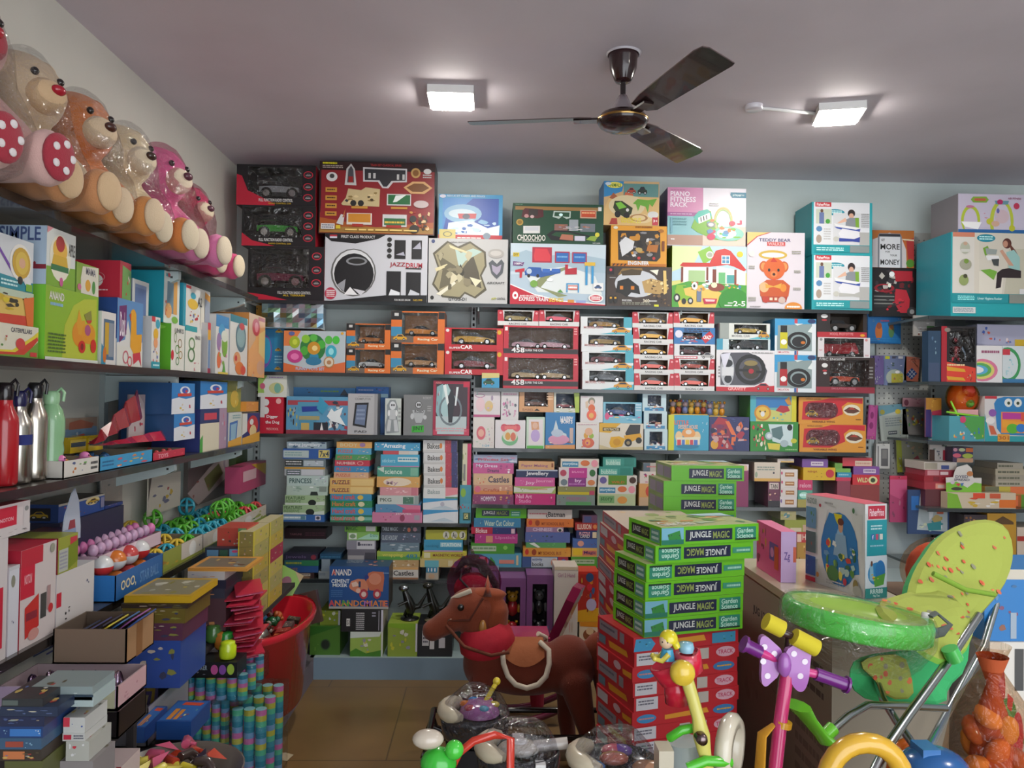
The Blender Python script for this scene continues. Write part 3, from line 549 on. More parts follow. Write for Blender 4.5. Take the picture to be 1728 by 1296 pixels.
def seat_art(y, top=1):
    return """r 1072 {0} 1442 {1} e2e4ea;r 1082 {2} 1188 {3} c8303c;t 1092 {4} 1176 {5} fff FisherPrice;e 1150 {6} 1276 {7} 2a92a8;l 1172 {8} 1258 {9} 2 dff;r 1086 {10} 1190 {11} c8d0c0;e 1115 {12} 1135 {13} 6a4a3a;r 1108 {14} 1140 {11} 6878a8;e 1150 {15} 1180 {11} 48a040;
r 1086 {16} 1190 {17} dfe2e6;e 1088 {18} 1128 {19} 5a8ab8;e 1088 {20} 1125 {21} a8988a;l 1138 {22} 1184 {23} 5 bbb;r 1200 {24} 1380 {17} d8dade;r 1375 {25} 1440 {17} b4b4b2;
e 1296 {26} 1345 {27} 2e2426;e 1304 {28} 1336 {29} d8a890;p 8a9098 1285 {30} 1310 {31} 1350 {31} 1366 {32} 1360 {33} 1280 {33};p e4b8a0 1225 {34} 1280 {31} 1290 {35} 1240 {34};p 7aa838 1345 {31} 1370 {31} 1372 {36} 1350 {36};p eee 1205 {34} 1240 {37} 1375 {33} 1380 {36} 1350 {38} 1220 {39};p 3a52a8 1205 {39} 1350 {38} 1380 {36} 1376 {40} 1340 {41} 1225 {36};p e8e8ee 1235 {42} 1260 {36} 1370 {40} 1376 {43} 1340 {44} 1250 {45};p {60} 1235 {45} 1340 {44} 1378 {43} 1376 {46} 1330 {47} 1240 {48};l 1385 {28} 1438 {33} 8 999;e 1200 {43} 1240 {48} c8c8c0""".format(
        y, y + 280, y, y + 30, y + 6, y + 24, y + 44, y + 86, y + 52, y + 74, y + 45, y + 142, y + 45, y + 70, y + 68, y + 110, y + 150, y + 280, y + 158, y + 195, y + 215, y + 270, y + 170, y + 250, y + 70, y + 195,
        y + 45, y + 98, y + 70, y + 108, y + 112, y + 100, y + 120, y + 165, y + 138, y + 125, y + 172, y + 148, y + 178, y + 160, y + 190, y + 200, y + 205, y + 225, y + 240, y + 235, y + 262, y + 256, y + 258,
        *[0] * 11, '3a4aa0' if top else 'b8b8b4') + ";r 1080 %d 1310 %d 1f9aa2;l 1090 %d 1270 %d 2 cff;r 1312 %d 1440 %d 8a9494" % (y + 290, y + 330, y + 296, y + 322, y + 285, y + 330)
B('booster_seat_box', 'teal boxed baby booster seat picturing a child, lower of two beside the bear walker', 1060, 592, 1460, 937, seat_art(594, 0), '25a2ac', d=.24, sc='1d929c')
B('booster_seat_box', 'teal boxed baby booster seat with blue tray, upper of two by the ceiling', 1060, 242, 1460, 590, seat_art(243), '25a2ac', d=.24, sc='1d929c')
B('play_gym_box', 'pink and white boxed PIANO FITNESS RACK resting on the farmhouse box', 103, 146, 623, 530, """r 103 146 338 310 d08cb4;r 103 310 338 336 a05a94;r 103 336 338 460 88bcc4;r 103 460 338 526 b08c7c;p e8e4ee 338 146 623 146 623 440 338 440;r 338 400 623 526 d8c4b4;t 122 172 250 204 f4e8f4 PIANO;t 122 208 290 242 f4e8f4 FITNESS;t 122 244 236 276 f4e8f4 RACK;l 122 316 265 328 1 d8b8d8;l 122 160 220 168 1 a8688c;p 2a7c98 520 172 623 172 623 208 530 208 518 190;t 535 182 610 198 dee playgro;
p 78b038 260 410 300 310 360 288 390 300 400 350 500 420 600 470 560 492 420 488 300 440;p 48b8a8 275 340 310 300 370 288 395 320 390 350 300 380;p eee 305 345 380 310 388 350 310 385;p 222 320 342 326 340 330 370 324 372;p 222 338 335 344 333 348 362 342 364;p 222 356 328 362 326 366 354 360 356;o 410 270 535 450 c8b870 .84;o 420 285 525 445 a8c880 .88;e 400 400 610 495 88c8b8;e 430 410 560 480 d8e8e8;b 360 350 600 480 26 d87838,48a8c0,e8d8e8,c83858,78b838,5a88b8;e 365 448 420 490 c82858;e 510 362 552 395 c82848;e 362 370 418 408 888;e 372 378 408 400 ddd;r 122 345 138 450 7ab;l 140 345 230 400 3 6aa0a8;l 380 245 440 270 2 bbb;l 125 482 150 498 1 eee""", 'd8d4de', d=.2, sc='7c4468', tc='9a6a8a')
crop(1380, 280, 4.9655)
B('poster_box', 'orange box printed MORE FOR YOUR MONEY above the red racing set', 458, 540, 806, 853, """p c07030 458 540 806 540 806 700 700 600 458 620;p d8cfcf 458 620 600 560 700 600 740 700 745 853 458 853;p b83838 740 620 806 600 806 830 760 800;e 740 780 810 850 5a9030;p 888a92 502 590 515 566 688 566 702 590 706 853 502 853;p 2a2a32 514 572 688 572 690 590 512 590;r 516 596 690 853 e6e6ea;t 530 612 560 632 555 GET;t 524 655 686 702 333 MORE;t 566 712 604 728 555 FOR;t 604 742 664 758 555 YOUR;t 524 785 686 830 333 MONEY;p f0e0c0 700 610 806 615 806 628 720 622""", 'c86a30', Y=4.5, d=.08, snp=0, cat='box')
B('racing_set_box', 'black and red boxed toy racing set hung over the perforated panel', 458, 858, 830, 1262, """r 470 870 815 1250 1e1416;b 470 870 810 1100 34 a81c28,3a3236,c8c0b8,701820,222;p b82030 640 880 790 880 790 960 650 970;o 470 990 640 1060 a01c2a .7;p 2a2a2a 460 1080 640 1070 640 1180 470 1190;r 470 1090 640 1100 8a8a84;r 470 1120 640 1130 8a8a84;r 470 1150 640 1160 8a8a84;p c02434 650 1030 740 1040 770 1120 760 1230 690 1230 640 1150;e 745 1180 830 1260 3a3638;e 768 1200 808 1240 999;e 595 885 640 930 fff;e 585 985 612 1020 ffe;b 560 1100 760 1230 16 d83040,7a1420,3a3236""", '1a1214', Y=4.5, d=.08, snp=0)
B('baby_swing_box', 'big teal boxed baby seat with a seated woman printed on it', 1115, 562, 1990, 1252, """r 1128 564 1990 1062 ddd6c8;r 1128 564 1310 1062 e0dcd4;r 1350 564 1990 1062 d8d2c4;p c8c4b0 1600 690 1728 690 1990 690 1990 1062 1560 1062 1580 900;p e8e2d4 1350 880 1560 880 1540 1062 1350 1062;r 1130 550 1312 600 d8886c;e 1330 575 1485 640 1f8ea4;l 1350 588 1465 625 2 cff;e 1545 605 1620 690 5a2c24;p 6a3a2c 1590 630 1650 700 1680 750 1630 740;e 1548 625 1590 680 c8947c;p 9cc8c4 1575 720 1640 700 1690 760 1690 870 1600 870;p d0a088 1520 710 1545 700 1640 830 1600 830;p 2c1f24 1600 850 1700 870 1700 930 1540 930 1530 1010 1488 1020 1500 890 1540 860;
p 78a838 1380 690 1420 670 1440 720 1400 760;p 78b040 1360 870 1440 860 1500 880 1470 950;p 9aa4a0 1400 690 1500 700 1490 740 1410 740;p eee 1400 750 1510 750 1520 780 1420 790;p 444a4a 1450 780 1515 775 1510 835 1470 830;e 1190 640 1270 740 b8bca8;e 1185 780 1285 870 a8a894;e 1180 910 1260 1000 98a868;r 1195 700 1270 725 d8d8d0;e 1215 640 1250 670 c8a890;e 1220 780 1260 820 7a9a40;e 1215 905 1250 940 4a4a30;
r 1120 1066 1595 1138 1f96a0;l 1170 1080 1310 1120 3 aff;t 1335 1092 1540 1118 c8f0f0 Linear Hygiene Rocker;r 1600 1066 1990 1138 8a9088;r 1128 1175 1318 1225 d8e0e0;l 1136 1182 1300 1218 4 789;r 1685 1020 1990 1062 ddd""", '1fa6ae', Y=4.13, d=.34, sc='1f8ea0', tc='2a8a94')
B('play_arch_box', 'white boxed baby play gym with yellow arches on the teal box', 1175, 240, 1990, 552, """p d0c8dc 1180 244 1990 244 1990 500 1180 500;e 1200 330 1360 560 b8c838;e 1222 355 1338 560 d4c8dc;e 1240 330 1310 352 c87898;e 1440 285 1640 620 c0cc40;e 1470 310 1615 620 d4ccdc;p 6a98a8 1480 290 1600 290 1590 320 1490 320;e 1500 280 1550 320 c02868;p 8ab040 1280 285 1300 262 1410 260 1430 285 1410 308 1300 308;r 1310 275 1405 295 c86048;e 1638 305 1688 355 c83858;e 1480 360 1600 470 d8c0c8;e 1495 350 1520 390 6a6ab0;p 2a68a8 1175 520 1990 515 1990 552 1175 552;e 1600 480 1650 530 c8c830;e 1410 430 1470 480 c8c838;t 1590 264 1700 280 a05878 AIR FITNESS;p ffffff 1200 460 1370 462 1340 520 1230 500;e 1450 450 1520 495 d8b098;b 1380 380 1560 440 4 d898a8,c8c8d8""", 'ccc4d8', Y=4.16, d=.26, sc='8a848a')
crop(1380, 520, 4.9655)
# ---------------------------------------------------------------- back wall, second row (car boxes)
crop(380, 500)
B('toy_box', 'narrow blue toy box behind the transparent cups set in the corner', 258, 215, 385, 492, 'e 200 250 310 470 7a58b0;e 240 270 302 440 3aa0c8;r 325 235 385 370 2d88b4;c 330 215 380 245 c8a030;c 330 335 372 362 c8a030;c 330 455 372 482 c8a030;l 330 385 380 440 3 8cc8e0', '2a7cae', Y=4.36)
B('stacking_cups_box', 'orange and grey box of coloured transparent flower cups', 387, 230, 797, 500, """p e08048 387 230 500 230 440 330 387 340;p d86c3a 387 440 560 480 797 420 797 500 387 500;p b8c4cc 387 330 440 330 500 230 797 230 797 430 560 478 387 440;e 495 250 665 430 2a7a3a;e 505 255 560 310 8ac838;e 560 250 610 300 58b848;e 610 290 665 345 48b040;e 500 330 550 390 4aa838;e 560 370 620 430 2a88b0;e 535 400 640 455 2a78a0;e 545 300 630 385 c89028;e 575 325 612 360 f0d890;
e 425 265 495 345 a0b828;e 445 285 478 322 c8d848;e 660 260 710 315 58b848;e 710 260 758 315 48c040;e 665 320 740 410 38a8c0;e 685 340 720 385 98e0e8;e 412 355 515 440 c03888;e 435 378 490 420 e878b8;e 655 395 725 470 d8ccb8;o 655 395 725 470 b88a58 .8;e 675 420 705 448 b08058;e 420 235 460 262 5a68a8;e 765 235 785 252 d8a030;t 470 468 660 488 b8c8e8 FUNNY TOYS SET""", 'c0c8cc', sc='b06a40')
def OC(y0, y1, x0, x1, lab, c):
    h = y1 - y0; w = x1 - x0; L = lambda a, b, e, f: ' %d %d %d %d ' % (x0 + a * w, y0 + b * h, x0 + e * w, y0 + f * h)
    B('racing_car_box', lab, x0, y0, x1, y1, 'r' + L(0, 0, .2, .28) + '1c1a1c;r' + L(.06, .06, .14, .16) + 'ccc;r' + L(.88, .02, 1, .24) + '1c1a1c;r' + L(0, .5, .2, .8) + '3a88b0;r' + L(0, .8, .42, 1) + '6a5a50;c' + L(.04, .72, .3, .95) + 'd8a020;t' + L(.5, .85, .88, .95) + 'eec Racing Car;', 'd9702a', hole=(x0 + .2 * w, y0 + .04 * h, x0 + .87 * w, y0 + .8 * h), inn='7aa4b4', back='b9793c', toys=[('car', c, .55, .95, .04)], sc='a85420', group='orange racing car boxes', cat='box')
OC(347, 508, 803, 1095, 'orange boxed toy car with white body, lower of the short pair', 'd8d8d8')
OC(182, 346, 803, 1095, 'orange boxed toy car with orange stripe, upper of the short pair', 'c88048')
OC(308, 512, 1098, 1450, 'large orange boxed toy car, lower of the tall pair', 'd0a070')
OC(100, 306, 1100, 1455, 'large orange boxed toy car with striped helmet sticker, upper of the tall pair', 'd88a30')
for y0, y1, c, w in ((355, 507, '8a1422', 'dark red car, lower'), (210, 354, 'd8a828', 'yellow car, upper')):
    B('racing_car_box', 'red supercar box holding a %s of the pair by the upright' % w, 1455, y0, 1842, y1, "r 1455 {a} 1500 {b} c4202c;r 1800 {a} 1842 {b} c4202c;e 1462 {c} 1485 {d} ddd;e 1803 {e} 1830 {f} d8b020;t 1485 {g} 1560 {h} eee SUPER;t 1560 {i} 1640 {h} fff CAR".format(a=y0, b=y1, c=y0 + 8, d=y0 + 28, e=y0 + 12, f=y0 + 42, g=y1 - 18, h=y1 - 5, i=y1 - 30), 'b81c28', hole=(1500, y0 + 8, 1800, y1 - 34), inn='8a6c3a', toys=[('car', c, .5, .92)])
tg = B('toy_pack', 'crumpled silver foil toy pack lying over the flower cups box', 262, 60, 632, 226, '', 'b8d0dc', d=.14, snp=0, m='matte', cat='pack')
m = MB(); w = .34; n = 10
for i in range(n):
    for j in range(5):
        q = []
        for a, b in ((i, j), (i + 1, j), (i + 1, j + 1), (i, j + 1)):
            x = a / n; z = b / 5; nn = noise.noise(Vector((x * 7, z * 5, 3)))
            q.append((x * w - w / 2, -.074 - .012 * abs(nn), .004 + z * .134 + .004 * nn))
        m.poly(q, random.Random(i * 7 + j).choice(('d8e8f0', 'a8ccd8', 'c8d8dc', '88b0c8', '9ac8a8', 'e8e8e8', 'c8c088')), 'metal')
m.build('foil_wrap', tg)
B('toy_truck', 'small yellow toy loader behind the foil pack', 205, 60, 285, 140, 'b 205 60 285 140 8 3a2a10,e0a838,886018', 'c8902a', Y=4.42, d=.05, snp=0, cat='toy')
crop(780, 500)
def RC_(x0, y0, x1, y1, c, lab, g='small red racing car boxes'):
    w = x1 - x0; h = y1 - y0
    B('racing_car_box', lab, x0, y0, x1, y1, 'p c0283a {0} {1} {2} {1} {3} {4} {0} {4};p c0283a {5} {1} {6} {1} {6} {4} {7} {4};p d8d8d8 {0} {8} {3} {8} {9} {10} {11} {10} {7} {8} {6} {8} {6} {12} {0} {12};t {13} {14} {15} {16} 444 RACING CAR;e {17} {18} {19} {20} e8a0a8;e {21} {18} {22} {20} e8a0a8'.format(
        x0, y0, x0 + .12 * w, x0 + .17 * w, y0 + .86 * h, x0 + .9 * w, x1, x0 + .85 * w, y0 + .72 * h, x0 + .22 * w, y0 + .8 * h, x0 + .8 * w, y1, x0 + .28 * w, y0 + .83 * h, x0 + .72 * w, y0 + .96 * h, x0 + .04 * w, y0 + .12 * h, x0 + .1 * w, y0 + .26 * h, x0 + .92 * w, x0 + .98 * w),
      'd8d8d8', hole=(x0 + .16 * w, y0 + .07 * h, x0 + .85 * w, y0 + .73 * h), inn='7a5c3a', toys=[('car', c, .5, .95)], group=g, d=.13, film=(int(x0 + y0) % 3 == 0), sc='a82032', tc='b86a70')
for y0, y1, w, ys in ((397, 606, 'lower, gold and white car', 'c8ac78'), (196, 396, 'upper, pink and white cars', 'd0a0b0')):
    B('racing_car_box', 'wide red 458 supercar box, %s' % w, 271, y0, 769, y1, "r 271 {0} 769 {1} 26181c;t 325 {2} 412 {3} e8e8e8 458;t 416 {4} 535 {5} ddd SUPER THE CAR;r 280 {6} 298 {7} eee;l 740 {6} 760 {8} 3 eaa;r 271 {9} 769 {1} c0203a".format(y1 - 48, y1 - 16, y1 - 56, y1 - 22, y1 - 44, y1 - 30, y0 + 10, y0 + 34, y0 + 60, y1 - 16), 'bd2136', hole=(305, y0 + 12, 735, y0 + 150), inn='8a6850', toys=[('car', ys, .3, .5), ('car', ys, .72, .5)])
RC_(235, 92, 506, 195, 'c8b068', 'red racing car box with pale gold car on the 458 box')
RC_(509, 92, 776, 195, 'd04058', 'red racing car box with pink car on the 458 box')
for i, (y0, y1, c, w, x) in enumerate(((488, 606, '889098', 'lowest, grey car', 797), (370, 487, 'a02034', 'third down, dark red car', 795), (252, 369, 'd8ac40', 'second down, gold car', 791), (136, 251, 'd89c20', 'topmost, yellow car', 785))):
    w_ = 340; B('racing_car_box', 'white and sky blue car box, %s in its stack of four' % w, x, y0, x + w_, y1, "r {4} {2} {1} {3} 4aa8bc;p 4ab0c4 {8} {7} {1} {9} {1} {7};c {10} {11} {12} {13} d89a30;t {14} {11} {15} {16} c89090 MODEL CAR".format(
        x, x + w_, y0, y0 + 70, x + 285, x, y0 + 60, y1, x + 120, y0 + 85, x + 205, y1 - 52, x + 330, y1 - 6, x + 20, x + 150, y1 - 36), 'dfe3e6', hole=(x + 45, y0 + 6, x + 285, y0 + 72), inn='8c9498', back='9aa8a8', toys=[('car', c, .5, .95)], group='white and blue model car boxes')
B('toy_card', 'small blue carded toy leaning beside the 458 box', 130, 508, 246, 594, 'p d8c880 130 508 248 508 248 535 130 540;c 138 535 215 580 2a5a3a', '3a9ac8', d=.03, Y=4.3)
cols = ['d8a420', 'd8a420', 'd8a420', 'd8503a', 'd8503a']; hs = (105, 209, 313, 415, 512, 612)
for i in range(4, -1, -1):
    RC_(1128 + i * 3, hs[i], 1396 + i * 2, hs[i + 1] - 1, cols[i], 'red racing car box with %s car, %s of the first column' % ('yellow' if i < 3 else 'orange', ordw(i, 5)))
for i in (4, 3): RC_(1403, hs[i], 1672, hs[i + 1] - 1, 'd8482c', 'red racing car box with orange car, %s of the second column' % ordw(i, 5))
B('racing_car_box', 'white racing car box with dark red car in the second column', 1405, 318, 1675, 412, 'c 1580 365 1670 410 aaa;r 1405 395 1560 412 c86070;l 1410 398 1550 410 1 eee', 'dcdce0', hole=(1440, 326, 1645, 388), inn='6a4038', toys=[('car', '7a1020', .42, .9)])
B('racing_car_box', 'blue racing car box with CRAZY label in the second column', 1403, 208, 1675, 316, 'p c0283a 1585 275 1640 228 1668 262 1612 310;t 1598 258 1652 282 fff CRAZY;e 1410 225 1460 275 dde;b 1420 280 1600 312 10 eee,c84848,48b0e0;l 1470 212 1640 238 2 223', '2f74b4', hole=(1462, 240, 1590, 284), inn='35507a', toys=[('car', 'd84c2a', .5, .95)])
RC_(1400, 105, 1670, 207, 'd89c1c', 'red racing car box with yellow car, topmost of the second column')
# steering-wheel sets and black boxes
crop(1100, 540)
B('steering_wheel_box', 'white boxed black steering wheel and silver car set', 427, 200, 812, 465, """p 50505a 452 230 470 218 640 214 720 250 765 330 745 400 680 425 455 425;e 455 225 545 430 b8bcc4;e 470 260 535 310 20242a;e 480 360 530 412 20242a;r 465 310 540 365 d8dade;o 550 225 755 420 18181a .74;e 600 280 715 385 3a3428;e 640 318 675 350 b02030;e 610 265 700 300 8a7a48;r 570 320 640 336 1c1c1e;r 690 330 745 346 1c1c1e;p c42030 427 435 600 440 812 425 812 465 427 465;t 505 437 625 458 fbb GRAVITY;c 680 405 795 455 c02a38;l 660 210 800 222 1 999;l 440 300 450 380 4 777;p d8d8e8 452 228 520 218 480 330""", 'e2dfe4', sc='998')
B('racing_car_box', 'blue boxed black car on the steering wheel box', 430, 126, 785, 199, 'r 430 126 470 199 3a98b8;r 472 130 505 199 c8d8dc', 'c4d4d8', hole=(510, 130, 770, 196), inn='88a0a8', toys=[('car', '1c1a1c', .5, .95)], d=.14)
B('racing_car_box', 'white boxed yellow car above the boxed black car', 450, 22, 783, 124, 'p 5ab8c8 640 124 783 90 783 124;c 705 70 780 120 c89030;t 530 98 650 112 888 MODEL CAR;r 450 22 510 124 98a09c', 'd8dcd8', hole=(545, 30, 760, 92), inn='7a8684', toys=[('car', 'd8b428', .5, .95)], d=.16)
for y, c, w in ((232, 'b02028', 'lower, red car'), (-8, 'c8c020', 'upper, yellow car')):
    B('steering_wheel_box', 'sky blue boxed steering wheel toy, %s' % w, 810, y, 1088, y + 236, """r 825 {0} 1060 {1} 8a9c9e;p 3a9ad0 810 {2} 1088 {2} 1088 {3} 830 {4} 830 {5} 810 {5};r 942 {2} 962 {3} c8404c;e 1030 {2} 1085 {3} 2a3a68;o 890 {6} 1052 {7} 161618 .7;e 925 {8} 1020 {9} 1c1c1e;e 985 {10} 1015 {11} c87020;r 845 {12} 895 {13} {14};r 848 {4} 892 {12} 1a1a1a;e 850 {15} 890 {16} eee;r 825 {17} 915 {18} e4dfe2;t 830 {19} 905 {20} c05060 SIMULATION;r 942 {17} 955 {18} 2a5aa0;r 958 {17} 966 {18} c03038;p dfe8e8 1030 {6} 1060 {4} 1060 {12};p dfe8e8 940 {21} 1000 {21} 960 {4}""".format(
        y + 20, y + 210, y, y + 30, y + 45, y + 110, y + 85, y + 205, y + 115, y + 185, y + 145, y + 165, y + 90, y + 195, c, y + 135, y + 170, y + 208, y + 235, y + 213, y + 226, y + 32), 'dce4ea', sc='3a98cc')
B('toy_car_box', 'black and maroon boxed fire engine set with orange jeep', 1090, 248, 1478, 467, """r 1090 430 1478 467 8c1a30;t 1110 252 1280 268 bbb F/RC ENGINE;t 1190 434 1350 446 b86a78 SIMULATION CROSS;e 1125 285 1165 312 ddd;e 1130 325 1160 338 b03038;e 1135 340 1160 354 ccc;l 1440 300 1465 380 4 888""", '2a1613', hole=(1180, 262, 1440, 425), inn='3c1c14', toys=[('jeep', 'c85030', .45, .78)], sc='1c100e')
B('toy_truck_box', 'white boxed red fire engine between two dark car boxes', 1100, 116, 1446, 246, 'e 1112 122 1130 140 888;e 1412 122 1430 140 c88;t 1108 196 1130 206 c05060 TOY;t 1412 228 1438 238 c05060 TOY', 'd6d2d6', hole=(1142, 122, 1404, 244), inn='2a1a18', toys=[('truck', 'a81c2a', .5, .92)], sc='998')
B('toy_car_box', 'dark boxed toy car with red stripe, topmost of its pile', 1095, -52, 1425, 114, 'r 1095 78 1425 114 b02430;t 1180 82 1335 100 d88a90 MODEL PROTOTYPE;e 1120 -42 1165 -15 ddd;e 1125 -8 1160 4 b03038;e 1380 90 1412 108 d8a020', '241a1a', hole=(1182, -46, 1400, 74), inn='3c2e20', toys=[('jeep', '332a26', .5, .8)], sc='1c1414', film=0)
# ---------------------------------------------------------------- third row
crop(380, 500)
B('book_box', 'red boxed toy with a white scalloped edge by the corner', 232, 668, 385, 903, 'e 245 680 290 725 ddd;e 245 730 290 780 ddd;r 232 668 262 800 d8d4d4;e 335 675 370 712 e8b0b0;t 275 785 350 808 eee Digger;t 268 820 360 845 eee the Dog;t 275 866 355 882 eaa PRESCHOOL', 'c21d38', d=.2)
B('shape_sorter_box', 'white and green boxed sorting toy on the red dog toy box', 218, 522, 408, 666, 'p 9ac060 218 508 280 508 250 570 260 640 218 640;e 230 575 265 615 c86080;e 290 570 390 645 c8c890;e 325 575 370 640 78b0a0;l 290 530 385 545 1 a888b8;r 380 508 395 516 c05060', 'd8dcd4', d=.16)
B('remote_car_box', 'long blue boxed toy behind the train and gadget sets', 415, 605, 862, 905, 'b 500 615 600 650 5 8a5a4a,444;l 610 620 740 640 1 70a060;p 3a4a5a 750 655 780 612 800 640 820 655', '3c7eb4', Y=4.46, d=.1)
B('gadget_set_box', 'red and blue boxed construction gadget set with clear cover', 392, 665, 812, 905, """r 400 690 840 720 a8404c;b 400 720 470 900 14 2a3a6a,c8b84a,98a8b8,333;r 470 700 650 760 5098b8;p 1f3a98 495 730 640 725 635 755 500 765;b 640 690 845 900 26 a83a48,2a3448,7ab0c8,c8d0d4,6a4a50;p e8f0f4 670 790 700 740 720 760 780 730 760 790 800 850 740 830 700 820;r 480 790 620 815 a8a070;r 480 815 600 905 4a90b0;r 495 835 550 890 c0a860;r 580 830 680 880 1c2430;p eee 625 880 635 830 648 885;p eee 680 870 700 825 705 860;r 392 880 845 905 8c2c40;p 3a9ac0 620 650 680 720 640 780 600 740""", '5a9ac0', sc='3c6a8a', d=.13)
B('electronics_box', 'blue box edge standing behind the white tablet box', 865, 600, 1082, 905, 'l 880 615 980 630 1 9ac;r 1010 645 1078 668 a8d0e0;b 980 605 1070 640 4 c04050,223', '2a6cb8', Y=4.46, d=.1)
B('tablet_box', 'silver grey boxed toy tablet computer', 812, 645, 1008, 908, "p 1c1e22 860 705 950 702 935 865 845 850;p 6a7a9a 872 718 938 716 925 850 858 838;l 880 660 975 668 1 999;t 858 672 965 686 888 COMPUTER;t 858 882 940 896 333 PAD;r 988 645 1006 905 98989c;l 870 740 925 820 3 8a9ab8", 'b4b4b8', sc='8a8a8e', d=.13)
B('robot_box', 'pale boxed silver robot figure standing between tablet and grey boxes', 1014, 676, 1166, 908, """p 8c9498 1030 720 1060 685 1110 685 1135 730 1130 800 1150 890 1030 900 1015 850 1035 790;e 1055 695 1115 750 d8dce0;r 1055 750 1115 810 c0c4c8;p c8ccd0 1045 810 1075 815 1065 885 1030 885;p c8ccd0 1095 815 1125 810 1145 885 1105 885;e 1040 750 1060 790 e8eaec;e 1112 750 1132 790 e8eaec;e 1070 712 1084 726 223;e 1090 712 1104 726 223;l 1140 730 1162 830 4 999""", 'c4ccc8', sc='555')
B('robot_box', 'dark grey boxed robot with green lettering', 1182, 653, 1376, 908, """e 1258 692 1305 740 c8ccd0;o 1258 692 1305 740 555 .8;e 1270 706 1282 726 333;e 1284 706 1296 726 333;p b0b4b8 1240 750 1325 750 1315 790 1300 830 1265 830 1250 790;e 1228 770 1252 808 c0c4c8;e 1312 780 1336 808 c0c4c8;t 1255 748 1315 768 444 ROBO;r 1258 840 1300 878 8a8e92;p 38b030 1238 850 1318 845 1318 888 1238 890;t 1242 852 1314 884 1c4a20 JINT;t 1310 665 1365 680 aaa ROBOT;l 1340 720 1365 760 3 aaa""", '7c7e80', sc='55585a')
B('drone_box', 'tall maroon boxed helicopter in wrinkled film beside the upright', 1376, 560, 1620, 914, """r 1395 580 1605 850 40303a;p 8ab0b8 1400 600 1440 580 1450 700 1420 820 1395 760;p a8c8cc 1440 600 1470 580 1520 680 1500 840 1460 840 1430 760;r 1395 790 1600 905 b8c8cc;o 1415 650 1570 850 707c84 .85;p 2a2c34 1470 680 1500 600 1520 680 1505 830 1480 830;p e8f0f0 1440 590 1460 582 1480 700 1470 720;p dfe8ea 1530 600 1545 600 1530 720 1520 720;r 1576 566 1618 600 c82848;r 1380 875 1405 910 c83858;r 1585 870 1618 910 c83858;l 1395 860 1600 890 2 d8a8b0;b 1395 620 1420 760 4 a03048,ddd;t 1390 568 1430 580 d88 AERO""", 'a02040', sc='701830')
crop(780, 500)
B('baby_toy_box', 'white boxed pink stacking toy, top corner beside the upright', 72, 800, 212, 1002, 'e 95 860 155 950 d86a78;e 105 880 145 930 e8b0a0;b 150 860 205 960 6 8a9ac8,c8a0b0,b8d0b0;t 135 980 180 994 7ab0c8 1-24;b 85 960 205 985 6 98c0a0,d8b0b8', 'ddd8d4', sc='a8a0a8')
B('stacking_ring_box', 'white box picturing a tub of rainbow rings with pink clouds', 218, 820, 418, 1002, 'e 255 845 300 895 e06070;e 335 845 385 895 e06070;r 280 850 360 880 e87878;e 262 890 370 985 78b888;e 268 880 366 960 dcdcc8;e 285 900 320 950 d8a050;e 320 900 355 955 d87860;l 260 850 380 860 1 c05060', 'e0dce0', sc='888')
B('baby_toy_box', 'green and white boxed pink dog baby toy', 425, 800, 546, 1002, 'r 440 815 535 980 e4dce0;p d8a078 455 830 505 830 510 880 460 885;e 455 880 515 960 c0a8dc;e 465 835 500 875 e0b8a0;r 430 985 540 1002 58b048', 'c4dcc8', sc='78b078', tc='68b8a0')
B('magic_slate_box', 'deep blue boxed castle-shaped bath toy with white puffs', 551, 770, 748, 1008, 'p c8d8e0 600 900 620 820 640 890 690 910 700 960 590 965;e 570 915 710 980 d898b8;e 590 880 670 930 b8c8dc;t 650 795 735 832 eee HAPPY;t 655 818 730 842 eee BOATS;p d8985c 551 985 748 980 748 1008 551 1008;r 712 870 735 970 c8b0a8;b 560 960 740 1000 8 d8a0b0,b05030,e8d8c8', '2e7cb8', sc='286a98')
B('baby_toy_box', 'white box with an orange clown-like roller toy', 755, 836, 907, 1008, 'e 795 935 875 1000 d86a50;e 805 900 835 940 d8a040;e 840 905 872 940 98b848;e 812 870 865 920 e0b090;e 815 945 850 985 e8a060;l 765 845 890 855 1 c8a0b0;b 790 930 880 1000 6 e8c060,c05080,d88858', 'ddd8d4', sc='888')
B('excavator_box', 'yellow boxed construction tractor picturing a yellow loader', 909, 842, 1200, 1010, """p d8d0c0 909 900 1000 842 1200 842 1200 1010 909 1010;p d8a828 909 842 1050 842 980 905 909 900;r 930 870 1045 892 3a2a18;t 938 873 1038 889 eda KID'S TRACTOR;p 2c2a2c 1080 905 1110 850 1180 850 1175 930 1090 930;p d8a020 1070 920 1180 905 1190 930 1120 960 1080 950;p dca820 975 970 985 930 1040 925 1080 940 1060 990 1010 1000 985 995;e 1075 940 1125 990 222;e 1150 930 1190 970 222;e 1088 955 1112 978 986;e 1000 940 1050 985 c89018;p c8b890 909 980 980 1000 1200 990 1200 1010 909 1010""", 'dcb440', sc='a8802a')
